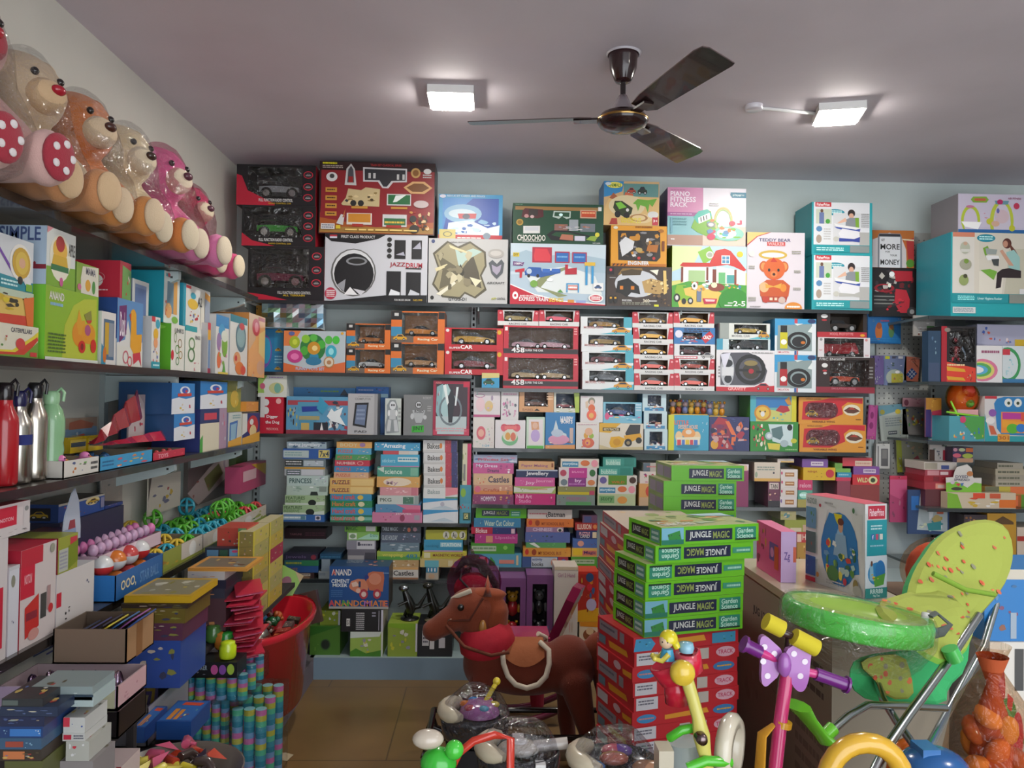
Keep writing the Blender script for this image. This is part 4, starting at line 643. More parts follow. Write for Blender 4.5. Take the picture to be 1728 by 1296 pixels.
for i, (x0, y0, x1, y1, w) in enumerate(((1195, 642, 1352, 760, 'topmost'), (1203, 763, 1357, 880, 'middle'), (1207, 882, 1360, 1010, 'lowest'))[::-1]):
    B('vehicle_box', 'small white and blue boxed toy with clear window, %s of three' % w, x0, y0, x1, y1, 'r {0} {1} {2} {3} 3a88b8;b {0} {4} {2} {5} 16 d8a888,a03038,eee,3a6a9a,e8e8e8'.format(x0 + 14, y1 - 24, x1 - 14, y1 - 4, y1 - 50, y1 - 6), 'c0d8e0', hole=(x0 + 34, y0 + 14, x1 - 34, y1 - 34), inn='3a5a88', toys=[('car', ['3a4a7a', '7a2a3a', '5a7ab0'][i], .5, .9)], group='small blue and white toy boxes', sc='2a7cae', d=.16)
B('piano_toy_box', 'sky blue boxed cat-face piano toy with yellow edge', 1366, 787, 1634, 1012, """r 1366 787 1404 1012 d0d028;p 38a0c4 1404 787 1634 787 1634 1012 1404 1012;e 1412 890 1460 960 e8c898;e 1530 890 1580 960 e8c898;e 1455 870 1545 935 e8a058;e 1480 880 1520 910 e8d8c8;p e8e0c8 1420 930 1575 925 1575 975 1420 980;r 1425 945 1450 980 d04050;r 1455 945 1475 980 4a78c8;r 1480 945 1505 980 e0c030;r 1510 945 1530 980 d04050;r 1535 945 1560 978 4a78c8;t 1405 822 1500 848 e86a50 LITTLE;t 1430 850 1560 875 f0c8b0 DESSERT HOUSE;e 1420 975 1570 1000 2a80a8;b 1560 830 1625 900 5 c8e0e8,e8b8a0""", '38a0c4', sc='c0c020')
crop(1100, 540)
B('track_set_box', 'dark blue and red boxed toy race track set', 381, 642, 645, 860, """p a82838 400 700 440 640 500 660 490 760 540 850 420 850;r 395 690 520 780 8c2a48;p e07040 485 670 510 668 560 760 550 825 525 820 530 760;p e07040 570 690 590 670 605 700 580 740 600 760 575 780 570 750 590 725;e 390 790 440 850 d8a030;b 390 690 640 855 26 a83048,2a3a78,d87040,c8a0a0,182048,7a2a58;t 430 765 510 776 eaa SUPER TRACK;b 480 640 630 680 8 4a5a98,222c5a;p 2c3468 540 800 645 790 645 860 560 860""", '2c3068', sc='1c2048')
B('bath_toy_box', 'green boxed toy motorbike under the yellow box', 652, 674, 970, 864, """b 655 680 760 860 22 2a7a30,c8303c,e8e8d8,1c1c1c,e8c8a0;p c8dce0 770 690 935 690 930 830 800 800;e 750 740 805 790 a8bcc4;e 850 790 905 835 a8bcc4;e 762 750 793 780 d8e0e4;p 58787c 790 720 860 700 870 760 850 790 800 770;e 895 690 930 730 181818;p d8c848 765 810 850 815 845 855 775 850;e 920 780 960 810 c8c838;l 885 845 960 858 1 9c8""", '2e8a34', sc='246a28')
B('animal_toy_box', 'yellow and blue boxed ladybird toy with round lion badge', 652, 502, 958, 672, """r 652 502 690 672 48a8b8;r 925 502 958 672 d0c828;r 690 512 922 580 2e78b8;p c8c870 690 600 740 590 830 600 922 560 925 672 690 672;p b02838 820 600 850 565 900 570 915 600 870 615;p c88a30 880 530 910 505 925 560 900 560;e 678 562 790 668 c8882a;e 690 574 778 656 e0b848;e 720 605 748 640 ddd;e 712 600 722 612 222;e 745 600 755 612 222;b 800 615 915 668 6 c8a888,e8d8a0,58b0c0""", '6ab0b0', sc='58a838')
def WING(y0, y1, x0, x1, w):
    s = (y1 - y0) / 178.; f = lambda *q: ' '.join('%d' % (x0 + v * (x1 - x0) / 435 if i % 2 == 0 else y0 + v * s) for i, v in enumerate(q))
    B('vehicle_box', 'orange and red boxed winged car set, %s of two' % w, x0, y0, x1, y1, 'p c4202c ' + f(10, 4, 430, 4, 430, 40, 330, 30, 290, 60, 300, 110, 200, 150, 10, 150) + ';p d8902c ' + f(0, 0, 220, 0, 150, 20, 30, 30, 20, 178, 0, 178) + ';e ' + f(300, 45, 415, 120) + ' e0d8c0;p 5a3020 ' + f(305, 85, 340, 62, 380, 68, 415, 90, 370, 105, 330, 102) + ';p a83828 ' + f(330, 78, 360, 62, 385, 80) + ';t ' + f(90, 155, 245, 168) + ' 6a2a10 VARIABLE WING;t ' + f(50, 8, 150, 17) + ' 6a3010 WORLD LEADERS;l ' + f(385, 140, 420, 150) + ' 1 631;e ' + f(42, 34, 140, 138) + ' 6a1024;e ' + f(170, 34, 265, 138) + ' 6a1024;r ' + f(90, 34, 215, 138) + ' 6a1024;c ' + f(45, 80, 130, 130) + ' c8a020;g ' + f(60, 40, 250, 130), 'd8932e', sc='8a4a1c', film=0, tc='7a3020')
WING(692, 868, 978, 1418, 'lower'); WING(514, 690, 965, 1400, 'upper')
crop(780, 500)
# upper items of the baby toy row
B('baby_toy_box', 'white and pink boxed stacking tub on the baby toy boxes', 76, 632, 252, 795, 'e 85 645 150 672 c090b0;e 92 650 143 666 ddd;e 90 670 150 760 e8c8d0;e 150 690 205 760 d8c090;b 150 680 215 760 6 c8b0e0,e8c078,e0a8b0;r 76 780 252 795 c05888;e 190 655 205 690 a898b0', 'ddd6da', d=.17, sc='a86a8c', snp=1)
B('number_toy_box', 'white and pink boxed toy with a ring of small grey figures', 257, 632, 373, 814, 'b 265 670 365 800 22 9a9aa0,c878a8,6a6a78,d8a8c0;l 270 642 360 655 1 c878a0', 'dcd8da', d=.17)
B('babel_box', 'tan boxed soft brown toy behind clear film', 378, 634, 606, 795, 't 400 768 475 784 a06a48 BABEL;p 2a2420 478 784 495 766 515 784;l 560 640 600 700 3 eca', 'd09c6c', d=.17, hole=(412, 632, 568, 750), inn='7a4a38', toys=[('car', '9a5230', .5, .95)], sc='a87a50')
B('red_car_box', 'green boxed red toy car beside the tan box', 608, 632, 776, 770, 'p a8c048 740 632 776 632 776 770 750 770;b 610 740 776 768 10 8aa030,eee,b02838', 'd0d4c8', hole=(622, 645, 748, 742), inn='3a5a80', toys=[('car', 'b02030', .5, .95)], d=.14)
B('baby_toy_box', 'white box picturing a bottle-shaped baby toy with red balls', 784, 660, 932, 832, 'e 835 670 880 720 887;e 842 685 874 725 e0b8a8;e 835 715 880 765 d8683a;e 825 750 890 820 e86a50;e 840 770 872 805 e8b060;l 790 665 830 672 1 c8a0b0;p d8c0a8 815 700 835 690 835 740 820 740;b 860 750 900 820 3 e8c8b0', 'dddadb', d=.16)
B('ride_toy_box', 'blue boxed shell toy wrapped in film above the tractor box', 934, 702, 1190, 836, 'b 940 780 1190 830 14 d85890,c8e0e8,e8c878,48a0c8;e 945 770 975 815 d85888;l 1150 710 1185 760 3 cde', '7ab8d0', hole=(950, 712, 1145, 790), inn='3a88b8', toys=[('car', '2a58a8', .5, .95)], d=.15, sc='6aa8c8')
# gold wrapped figures in a row on the cat piano box
for i in range(9):
    cxp = 1392 + i * 41; c = onY(*px(cxp, 795), 4.36); m = MB(); s_ = snap(c.x - .02, c.x + .02, 4.33, 4.38, c.z, .09) or c.z
    cc = ['c88a28', '8a3a30', '6a7ab0', 'c8a848'][i % 4]
    m.sph((0, 0, .028), (.0172, .018, .024), cc, 'plastic', u=10, w=7); m.sph((0, -.006, .06), .016, 'd8b058' if i % 2 else 'b8a0a8', 'plastic', u=10, w=7); m.box((-.0175, -.034, .0), (.0175, .03, .004), 'd8b04a', 'card')
    for a in (-1, 1): m.sph((.012 * a, -.006, .078), .009, cc, 'plastic', u=6, w=4)
    o = m.build('candy_toy', loc=(c.x, 4.36, s_ + .0005)); tag(o, 'small gold capsule figure in the row on the cat piano box', 'toy', 'gold capsule figures in a row')
# ---------------------------------------------------------------- stacks of flat kits
crop(440, 730, 4.8)
wt = lambda s, c='444', a=8, b=60: 't %d 25 %d 75 %s %s' % (a, b, c, s)
K('the craft stack nearest the corner', """
212 74 532 126 9fb4c0 / b 0 0 100 100 14 e8f0f8,4a6a88,2a3a58;t 5 20 85 75 e8eef4 String Jewellery |shiny silver-blue kit
180 130 560 210 2f5ca4 / r 1 18 55 88 b8c8c8;l 4 30 40 75 2 8aa;r 76 12 99 88 d8c870;t 78 20 98 80 345 7x4 |wide blue kit
198 214 525 275 6c7c84 / r 0 10 44 90 2a3436;l 2 20 40 80 2 ccc;r 46 20 95 88 b8c4cc;b 46 15 98 90 6 dde,889 |grey kit with two panels
192 280 520 345 a8b0b4 / r 0 0 100 22 c89838;r 5 30 40 95 59686c;l 8 40 38 90 2 dde;r 42 28 96 95 ccd0d8 |grey yellow-edged kit
212 350 545 430 bcd0cc / t 6 25 60 75 345a5a PRINCESS;b 55 5 98 95 10 e8eef4,98b0b8,a888b8 |silvery kit with looping title
208 432 540 505 b8ccc0 / b 2 5 98 60 12 f4f8f8,8aa898,a0b8b0;p 2a3430 58 100 60 60 75 60 78 100;r 80 5 98 60 8a9890 |pale green glaring kit
196 508 520 582 a4c094 / t 3 12 50 45 48683c FEATURES;t 3 50 40 78 6a8a58 RESERVE;p d0dcd0 0 80 60 80 100 60 100 100 0 100;e 58 45 78 110 1c2420;b 76 5 100 60 6 8a7080,c8c0b8 |light green notched kit
180 586 515 660 a4c094 / t 3 12 46 45 48683c FEATURES;t 3 50 40 78 6a8a58 RESERVE;p d0dcd0 0 80 60 80 100 60 100 100 0 100;e 55 40 76 110 1c2420;b 76 5 100 60 6 8a7080,c8c0b8 |green notched kit
145 664 515 735 2c62a8 / r 3 15 60 75 9ab8c8;l 6 30 52 62 1 e8f0f0;r 48 18 58 72 5a8898;r 80 15 92 80 ccd;e 82 25 90 70 445 |broad blue kit""", 'craft kits on the back shelves')
MZ = "t 6 25 48 75 d06050 PUZZLE;b 60 8 98 92 6 e8b860,e8d8c0,a890b0"
rows = []
for x0, y0, x1, y1, c, w, a in ((620, 25, 905, 72, 'dcb070', 'pale orange puzzle with violet motif', 't 12 25 50 75 c89050 KID;e 62 15 80 80 9a7aa8;b 82 10 98 90 2 c89a50'), (615, 75, 900, 122, 'dca860', 'plain orange puzzle', 't 10 20 60 80 d8c8a0 BODY;e 65 15 82 80 9a7aa8'), (610, 126, 895, 175, '58a4c8', 'sky blue puzzle', MZ), (605, 178, 888, 220, '4c9a60', 'green puzzle', MZ),
                             (600, 224, 882, 268, 'c23a50', 'crimson puzzle', 't 6 25 60 75 e8c0c0 NUMBER;o 64 15 82 85 e8a0a0'), (596, 272, 876, 318, '3a8cc0', 'blue puzzle', MZ), (592, 322, 872, 366, 'dcb08c', 'peach puzzle', MZ), (560, 370, 918, 432, 'e0b468', 'wide amber puzzle', 'b 4 20 46 80 6 d06050,5a88b8,8a60a0,58a060;t 6 25 45 75 844 PUZZLE;r 48 10 98 90 e8c884'),
                             (556, 436, 912, 492, 'e0b468', 'amber lettered puzzle', 'b 4 20 46 80 6 d06050,5a88b8,8a60a0,58a060;t 6 25 45 75 844 PUZZLE;r 48 10 98 90 e8c884'), (562, 498, 898, 548, '3a90b8', 'blue Hand craft kit', 't 4 15 60 80 d85048 Hand craft;e 66 15 80 85 e0c050'), (566, 552, 902, 604, '2c8a5c', 'green Hand craft kit', 't 4 15 60 80 d88040 Hand craft;e 66 15 82 85 e0d8b0;b 84 10 98 90 3 48b070'),
                             (566, 608, 902, 664, '3f98c4', 'lower blue kit', 't 4 15 60 80 d85048 Hand craft;e 66 15 80 85 e0c050'), (562, 668, 902, 728, '2c7c5a', 'dark green Hand craft kit', 'r 0 30 100 75 78b8a8;t 4 15 60 80 d85048 Hand craft;e 66 15 82 85 e0d8b0')):
    rows.append('%d %d %d %d %s / %s |%s' % (x0, y0, x1, y1, c, a, w))
K('the puzzle and hand craft stack', '\n'.join(rows), 'craft kits on the back shelves')
K('the third craft stack', """
922 80 1290 145 4aa0cc / b 0 5 30 95 5 d888a8,e8e8f0;t 20 15 68 80 eef4f8 Amazing;b 76 10 98 90 4 e8f0f4,c8d8b0 |bright blue kit with white script
990 148 1275 170 d0c8c0 / r 0 0 45 100 c05058;r 75 0 100 100 c8d0d0 |thin red and white kit
972 178 1285 272 4aa8cc / t 4 35 38 65 a8d8e8 stickerz;r 44 22 96 58 d8e8e8;l 46 28 94 52 1 4a98b8;r 0 92 100 100 c088b0 |sky blue kit with white label
944 278 1280 350 4c9c88 / t 18 25 60 75 d0e8dc science;p c8dcd0 0 20 16 0 16 60;r 80 10 98 90 7cb8a0 |teal kit with pale title
940 358 1288 440 dca860 / e 15 10 80 90 e8d8c0;t 22 40 50 85 b898a8 My;b 70 10 98 90 4 a8b890,e8c888 |orange kit with cloud motif
966 444 1275 506 d898a0 / b 10 5 80 95 10 f8f4f4,f0dce0,e8b0b8;r 82 0 98 100 c87888 |pink kit glaring white
946 510 1278 576 c8d0cc / r 62 15 88 95 4c7c68;t 6 30 34 70 5a6a60 PKG;b 66 20 84 90 4 a8c0b0;r 90 5 100 95 98a8a8 |white kit with green picture
930 582 1295 640 5a90b8 / p d87898 45 0 100 10 100 90 80 90;b 2 40 50 100 6 3a68a0,d890b0;r 60 60 100 100 c85078 |blue and pink kit
900 648 1308 728 cf80a4 / b 20 15 50 90 6 5a8868,a85070,c898a0;e 55 20 65 90 984060;r 84 25 95 75 a8a0b0;t 46 5 80 25 e8d0d8 JEWEL |wide pink kit""", 'craft kits on the back shelves')
BB = "t 12 25 48 70 555 Bakes;e 48 22 56 68 d88038;r 0 80 60 100 c8c8c8;r 64 0 82 100 b84050;b 64 5 82 95 4 d87078,802838;r 82 0 100 100 3c3c70;b 82 5 100 95 4 8a80b0,5058a0"
K('the white-ended fourth stack', """
1316 62 1592 156 d8d8d8 / %s |white and red berry kit
1318 162 1596 250 d4d6d8 / %s |white kit with red and violet end
1320 254 1594 344 d8d8d8 / %s |white kit marked Bakes
1320 348 1596 440 dcdcdc / %s |white and green-ended kit
1318 444 1596 526 e0e2e2 / t 12 20 48 60 98a8a8 Bakes;p e8909c 64 0 100 0 100 60 64 80;r 64 85 100 100 5a9070 |white and pale pink kit
1314 534 1594 622 dfe4ea / p 3c98cc 0 0 100 0 100 12 60 18 0 40;p c0d0dc 20 90 60 60 90 90;e 50 30 62 70 b8b8c8 |white kit under a blue curve
1316 626 1598 722 dfe4ea / p 3c98cc 0 0 100 0 100 12 60 18 0 40;p c0d0dc 20 90 60 60 90 90 |white kit with blue upper edge""" % (BB, BB, BB, BB.replace('802838', '4a8a40')), 'craft kits on the back shelves')
B('activity_box', 'narrow upright green and blue box beside the white-ended stack', 1612, 425, 1704, 722, 'e 1618 450 1660 520 8ab840;r 1630 570 1704 640 58a0b8;b 1612 560 1700 640 5 c83838;r 1640 640 1700 700 2c5a48;r 1648 648 1680 688 d8d890;t 1652 652 1676 684 333 PC', '4a98ae', sc='2c5a48')
K('the white-ended stack edge', """
1634 88 1704 420 d8d4b8 / r 55 0 100 100 c83468;b 0 5 50 95 4 8aa860,d8c8a0;r 12 50 36 90 888 |slim pink and cream upright box""", name='activity_box')
# shelf below, partly behind the cement mixer box
K('the low green stack', """
680 745 940 800 78b440 / t 4 20 40 80 3a6a38 MAGIC;r 66 10 96 90 d8dcd4 |bright green kit
700 805 958 868 88bc60 / r 5 15 30 90 dde4dc;e 8 25 27 80 7a9a70;p a8d8c0 30 90 70 20 98 40 98 90;t 72 15 96 60 7a9 bee |green kit with white panel
695 872 932 944 8a8894 / r 35 8 96 95 cccad0;l 40 30 90 70 1 667;r 38 20 46 60 445 |grey kit with white label
700 948 932 1188 6a6670 / r 2 20 58 95 a8a4a4;l 6 40 50 75 1 556;r 62 10 98 95 45434c |dull grey kit""", 'craft kits on the back shelves')
B('activity_box', 'white Castles kit, just right of the cement mixer box', 1060, 1090, 1275, 1195, 't 1075 1120 1240 1165 333 Castles;r 1060 1090 1275 1112 d8a868;r 1060 1180 1275 1195 a0704c', 'd6d2cc')
B('activity_box', 'gold-striped kit lying on the Castles kit', 1060, 1032, 1280, 1086, 'b 1060 1035 1280 1085 10 e8dcc0,a0703c,f4ece0', 'c0a070')
SK = "t 3 25 42 75 b8c4cc %s;b 50 10 98 90 9 98a0b8,48505c,c8b0c0,7a88a0"
K('the low slate blue stack', """
975 742 1298 808 39414c / %s;e 66 30 74 90 d87858;e 80 25 90 80 b88a98 |dark kit with a small red figure
972 812 1296 884 515c70 / %s |slate kit with mauve splashes
970 892 1284 960 6c8494 / b 0 5 100 95 14 a8c0cc,4a5a68,c0c8d0 |grey-blue marbled kit
942 964 1290 1030 a0b848 / r 0 60 100 100 5aa048;t 12 20 60 70 d8d060 wrapping;b 2 10 14 90 2 d06030;t 66 30 94 80 3a88a0 483 |lime kit with yellow title""" % (SK % 'TABLE MAGIC', SK % 'GLASS HOLIDAY'), 'craft kits on the back shelves')
K('the low yellow stack', """
1336 790 1668 860 b4b43c / e 42 10 58 90 d8d8c8;e 62 10 78 90 d8d8c8;e 82 10 97 90 d8d8c8;t 46 25 54 80 333 A;t 65 25 75 80 333 Au;t 86 25 93 80 333 J |olive yellow kit with three letter discs
1322 868 1636 962 3a98c0 / t 4 40 38 70 2a7898 cooking;r 42 22 98 60 98d0e0;t 45 28 95 56 e8f4f4 STATION;r 0 88 100 100 c8a8c0 |blue kit with cutout title
1308 966 1668 1018 c8c048 / r 4 15 18 90 e0dcb0;t 24 28 92 70 8a4a30 MAGNETIC WORLD |yellow kit with dark red title
1290 1022 1670 1086 ccb878 / r 10 20 40 100 6ab8c8;e 72 20 92 100 8a88b8;r 60 20 70 90 e0d8b0 |pale yellow kit under it
1338 1090 1440 1200 b8b0a0 / r 0 0 90 45 3a8ab0;r 15 8 24 36 eee;r 40 8 50 36 eee;r 66 8 76 36 eee;e 20 55 70 95 c8a888 |small striped kit""", 'craft kits on the back shelves')
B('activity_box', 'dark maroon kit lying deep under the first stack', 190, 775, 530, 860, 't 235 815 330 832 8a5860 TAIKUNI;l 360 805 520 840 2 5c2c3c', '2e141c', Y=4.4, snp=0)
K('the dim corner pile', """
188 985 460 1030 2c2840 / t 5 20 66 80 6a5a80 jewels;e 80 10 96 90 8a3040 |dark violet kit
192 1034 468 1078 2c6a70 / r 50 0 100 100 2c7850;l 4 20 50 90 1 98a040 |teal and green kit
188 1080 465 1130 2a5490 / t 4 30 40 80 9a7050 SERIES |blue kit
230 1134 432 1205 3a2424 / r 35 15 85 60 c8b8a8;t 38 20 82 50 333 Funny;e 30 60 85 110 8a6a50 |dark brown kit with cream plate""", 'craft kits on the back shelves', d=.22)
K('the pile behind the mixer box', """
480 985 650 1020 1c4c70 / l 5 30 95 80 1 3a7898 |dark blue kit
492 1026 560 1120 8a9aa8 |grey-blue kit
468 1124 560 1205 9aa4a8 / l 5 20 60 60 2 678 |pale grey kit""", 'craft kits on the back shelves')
# ------------------------------------------------ right bay, jewellery shelf
crop(780, 750, 5.76)
g = 'craft kits in the jewellery bay'
K('the Castles stack', """
112 102 535 176 a8b4d0 / b 0 5 100 95 12 e0e8f4,5a78a8,c890b0;t 10 40 80 75 c8586a Princess Set |silvery blue kit
104 180 500 276 cc5c98 / t 8 12 60 50 e8d8f0 My Dress;t 36 55 64 88 503860 Dreams;b 60 5 98 95 8 e890c0,f8f0f8,a85088 |pink glossy kit
108 284 486 390 dcb894 / t 38 22 92 78 3a3a58 Castles;b 2 30 36 100 8 d8604a,5a70b0,98a848,e8e0d0 |cream kit marked Castles
112 396 490 480 d09a84 / r 0 60 100 100 d88848;t 24 35 66 70 b85840 Crafts;b 60 5 98 95 8 e89a50,8a6a60,f0d0b0;e 2 10 18 80 d86a88 |peach kit with brown figures
102 486 500 560 8c3c6c / t 20 20 56 70 e8d8e8 HOMMYO;b 60 5 98 95 8 e07030,6a6a90,d8a870;b 0 5 16 95 3 d8a0a0 |purple kit with orange flower""", g)
K('the Jewellery stack', """
548 165 895 236 d8a878 / t 8 35 82 75 a06088 Paper Making;r 92 20 97 70 8a4a30 |orange paper-making kit
524 245 928 315 26325c / r 0 0 100 16 b8c0d0;t 24 22 78 85 e8eaf0 Jewellery |navy kit marked Jewellery
512 322 900 402 d05a9c / t 52 22 94 60 f0a8d0 Journal;t 26 40 50 88 f0c0e0 Joy;b 2 20 26 90 3 e080b8 |rose pink kit
502 408 908 472 a8b868 / p d8dcd0 0 10 40 50 100 10 90 90 0 80;b 2 20 30 90 3 88a850,e8f0e8;l 46 30 80 50 1 c83 |pale green kit with white sweep
512 478 905 566 c8307c / t 4 8 42 45 f0b8d8 Nail Art;t 10 50 40 85 e898c8 Studio;b 78 10 96 95 4 e8c0c8,8a5068 |magenta Nail Art kit""", g)
SM = "r 4 30 46 90 3f88b0;t 6 40 44 80 d8eef4 storytime;e 52 15 76 80 d87848;e 80 10 98 90 e898a8"
K('the animal-print stack', """
958 140 1328 222 dcd8cc / %s |white kit with blue plate
940 228 1310 322 dcd4d8 / e 3 20 20 85 b84860;r 26 0 74 100 c03a90;t 34 30 66 50 e898c8 BALANCE;e 80 15 96 85 3c7040 |white and magenta kit
942 326 1305 405 dad8d4 / e 4 15 22 90 70808a;r 24 0 72 100 8a3a88;t 42 10 60 60 e8c8e8 by;l 26 60 70 85 1 c888c8;e 76 20 96 85 d88858 |white and violet kit
930 410 1292 484 8c8c58 / r 0 65 84 100 c8b830;b 4 0 24 60 3 dde,556;r 85 50 98 100 b84868 |khaki kit with yellow edge
918 490 1290 562 7e8c88 / t 26 20 78 55 a06a88 PRESENTS;b 5 20 24 90 3 984058,456;r 24 70 90 100 5a9a60 |grey-green kit""" % SM, g)
K('the teal-topped stack', """
1368 124 1690 208 3a9488 / r 8 20 54 85 7abcae;t 10 30 52 80 c0e0d4 bubbles;r 64 15 94 90 2c8478 |teal kit with pale lettering
1330 218 1660 298 3a9488 / r 4 25 54 90 6ab4a6;t 6 30 52 85 c0e0d4 bubbles;r 62 15 94 90 2c8478 |teal kit with pale plate
1322 302 1698 384 d8d4cc / e 4 15 22 90 6a60a0;r 26 0 74 100 5a8c28;t 34 60 68 85 c86a30 WILD;e 80 15 98 85 4a3028 |white and green kit with elephants
1318 392 1688 474 dad8d0 / %s |white kit with orange motif
1316 482 1684 562 bcc8a0 / r 4 15 44 80 78a870;t 8 25 40 70 3a6a40 story;e 52 20 78 85 d8984c |pale green kit""" % SM, g)
# lower shelf of the bay
g = 'craft kits on the lowest bay shelf'
K('the stack under the green science kit', """
132 592 625 722 5aae1c 6aa838 / r 12 30 66 82 1a2848;t 15 38 38 74 e8ece8 JUNGLE;t 41 38 62 72 8a9a50 MAGIC;r 69 34 88 84 3a9878;l 71 40 86 80 2 b8e0d0 |bright green science kit
114 716 570 808 3a82ac / t 22 25 86 85 c8dcc8 Water Cut Colour;b 4 10 20 90 3 3a5a8a,8ab8c0 |blue kit
88 806 520 862 b82040 / t 10 15 36 85 f0d8dc Blokus;r 48 0 100 100 2a3470;r 90 20 98 90 d8b8c0;b 52 10 64 90 2 58708a |red and navy kit
122 872 538 956 b83c88 / t 48 20 96 60 d888b8 Lipstick;r 26 20 42 90 d89878;b 4 15 22 85 3 e088c0 |magenta kit
84 962 508 1052 4c9a34 / r 2 25 58 75 b8ccb0;l 5 32 56 68 1 7a9a78;e 74 20 84 60 88c860 |green white-strip kit
58 1064 576 1190 58a0bc / r 0 10 20 100 3a8a40;e 16 20 38 95 e8e0d0;e 18 25 24 95 b83838;e 30 25 36 95 b83838;p 3c8c3c 38 100 42 20 50 60 52 100;r 58 45 86 75 d88878;r 90 10 94 85 d8c8a0 |wide blue and green kit""", g)
MS = "e 4 15 12 80 c83830;e 18 15 28 85 a04828;t 32 40 80 78 9a4a28 MY SCHOOL BUS;b 84 10 99 90 3 d87030,a85020"
K('the school bus kit stack', """
636 632 1068 716 d4ccc8 / t 46 25 84 80 2c2c34 Batman;l 4 35 44 60 1 d08088;t 41 50 46 90 333 ( |white kit
626 724 1082 798 d8793a / %s |orange school bus kit
620 804 986 848 98789c / t 18 15 70 80 d8c8e0 CHINESE;e 82 10 98 95 d8d0c8;e 86 30 94 90 334 |mauve kit
614 854 1048 950 5a6ca8 / b 6 30 24 95 3 d89888,e8c8a0;b 36 20 66 90 6 3a5a40,8a4858,404a80 |blue kit with green flower
620 954 1010 996 5aa060 / p e0e8e0 8 20 20 0 36 90 30 100;b 50 10 80 90 3 78c080 |slim green kit
592 1006 1055 1082 d8973c / %s |amber school bus kit
582 1092 1030 1184 3c588c / r 20 5 76 98 c0ccd4;t 22 12 44 45 3a4a88 activity;t 22 52 46 90 333 books;e 62 15 78 95 d8a088;r 78 0 100 100 a83048;e 84 20 96 80 5a70b8 |navy kit with alphabet panel""" % (MS, MS), g, d=.18)
K('the half-hidden stack', """
1170 688 1312 756 6c4c68 / r 10 15 60 95 4c5484 |dull purple kit
1098 764 1314 830 a83030 / t 10 15 72 85 e8d8c8 ILLUSION;e 80 20 98 80 d88850 |red kit
1110 836 1310 914 343c70 / t 14 20 66 60 e8b0b0 PUZZLE;t 20 50 64 90 c8c8c8 LAND;r 78 20 98 90 d8c8a8 |navy kit with pink title
1074 918 1310 998 4c6cac / e 20 20 46 85 d8a090;b 70 10 98 90 4 4a3040,7a4a58 |mid blue kit
1066 1006 1310 1084 d8b060 / r 4 8 42 85 e0c030;r 42 30 98 85 c87868;t 48 36 96 78 4c2868 Magic |yellow and pink kit
1058 1092 1310 1196 58a038 / r 4 25 90 65 b4c8a8;l 6 32 88 58 1 6a8a60 |green kit with pale strip""", g, d=.18)
# ------------------------------------------------ bay beside the panel
crop(1260, 740, 5.76); g = 'game boxes on the far bay shelf'
K('the cream-topped stack', """
76 232 325 412 d8ccbc / l 10 20 80 45 2 889a90;e 2 50 12 80 98a890;r 0 84 100 100 d8a850;r 72 50 78 60 334 |broad cream game box
208 418 322 640 6c3450 / r 10 5 90 30 d8c8c0;t 20 10 80 28 333 TAN;b 0 40 100 75 8 e8c0a0,3a2028,a04058;r 0 75 100 100 28242c |dark red game box with faces""", g, d=.22)
K('the brown-label stack', """
300 198 460 294 dccfc4 / r 20 65 100 95 d8b050;t 40 20 80 45 a89a90 Chess |cream box
330 300 496 384 e0d8d4 / r 26 35 80 80 a8703c;l 30 42 76 72 1 e8c8a0;e 2 25 12 60 c84870 |white box with brown label
332 388 496 472 e0d8d4 / r 26 35 80 80 a8703c;l 30 42 76 72 1 e8c8a0;e 2 25 12 60 c84870 |white box with brown plate
330 476 492 560 dcd4d0 / r 30 35 82 80 a8703c;l 34 42 78 72 1 e8c8a0;e 2 25 12 60 c84870 |white box with brown badge
324 564 488 650 dcd4d4 / r 30 30 82 75 a8703c;l 34 38 78 68 1 e8c8a0;e 2 25 12 60 7a60a0 |white box with brown mark""", g, d=.18)
K('the yellow-topped pile', """
540 200 790 278 7a509c / r 34 30 82 80 d8ccd8;l 38 40 78 70 1 8a7098 |purple box
550 282 862 398 d8b020 / e 70 15 96 80 c83040;t 14 25 44 45 a85020 NINJA;b 52 40 68 95 3 6a4a28,c89838;b 10 60 60 98 4 d8a018,a87818 |yellow box
502 404 640 498 c83468 / t 10 30 90 75 e8a8c0 relom |pink box
500 502 640 590 58a490 / e 10 20 70 90 a8dcc8;l 10 30 80 80 1 dff |teal box
496 592 640 650 a89c50 |olive box""", g, d=.2)
K('the pile by the panel', """
932 188 1220 270 c8404c / r 42 35 98 95 dcc4b0;l 46 45 94 90 1 c89888 |red box with cream plate
1038 272 1290 348 7c4c98 / r 38 30 86 80 d0c0d4;l 42 40 82 70 1 7a5a90 |purple box
1030 352 1292 450 c82c38 / t 16 30 56 75 d8dc98 WILD;e 58 15 92 90 e0d8a0;e 66 30 84 75 3a4a30 |red box marked WILD
1010 452 1290 640 8a3838 |dull red box hidden low""", g, d=.2)
K('the slim pile', """
858 240 985 290 6ca044 |green slim box
866 292 1010 328 78b050 |light green slim box
880 330 1018 374 2f90b4 / l 10 25 80 75 1 9cd |blue slim box
870 378 1012 412 c83858 |red slim box
880 414 1008 640 8a3c50 |hidden dark pink box""", g, d=.18)
K('the far low shelf', """
330 700 480 788 b0a878 / e 20 25 60 80 5a8890;b 0 0 100 100 6 d8c8a8,98a058,c87858 |patterned box
370 792 640 905 98a040 / r 20 65 60 98 d8c8b0;r 65 40 90 95 c8a890 |olive box
490 910 640 1010 c03838 / r 0 20 28 95 e8c8b8;t 34 20 90 75 e8d8c8 HIT |red HIT box
490 1012 640 1258 b88c3c / b 0 0 100 100 8 6a4028,e8c878,a86838 |tan box""", g, Y=4.3, d=.2)
crop(780, 500)
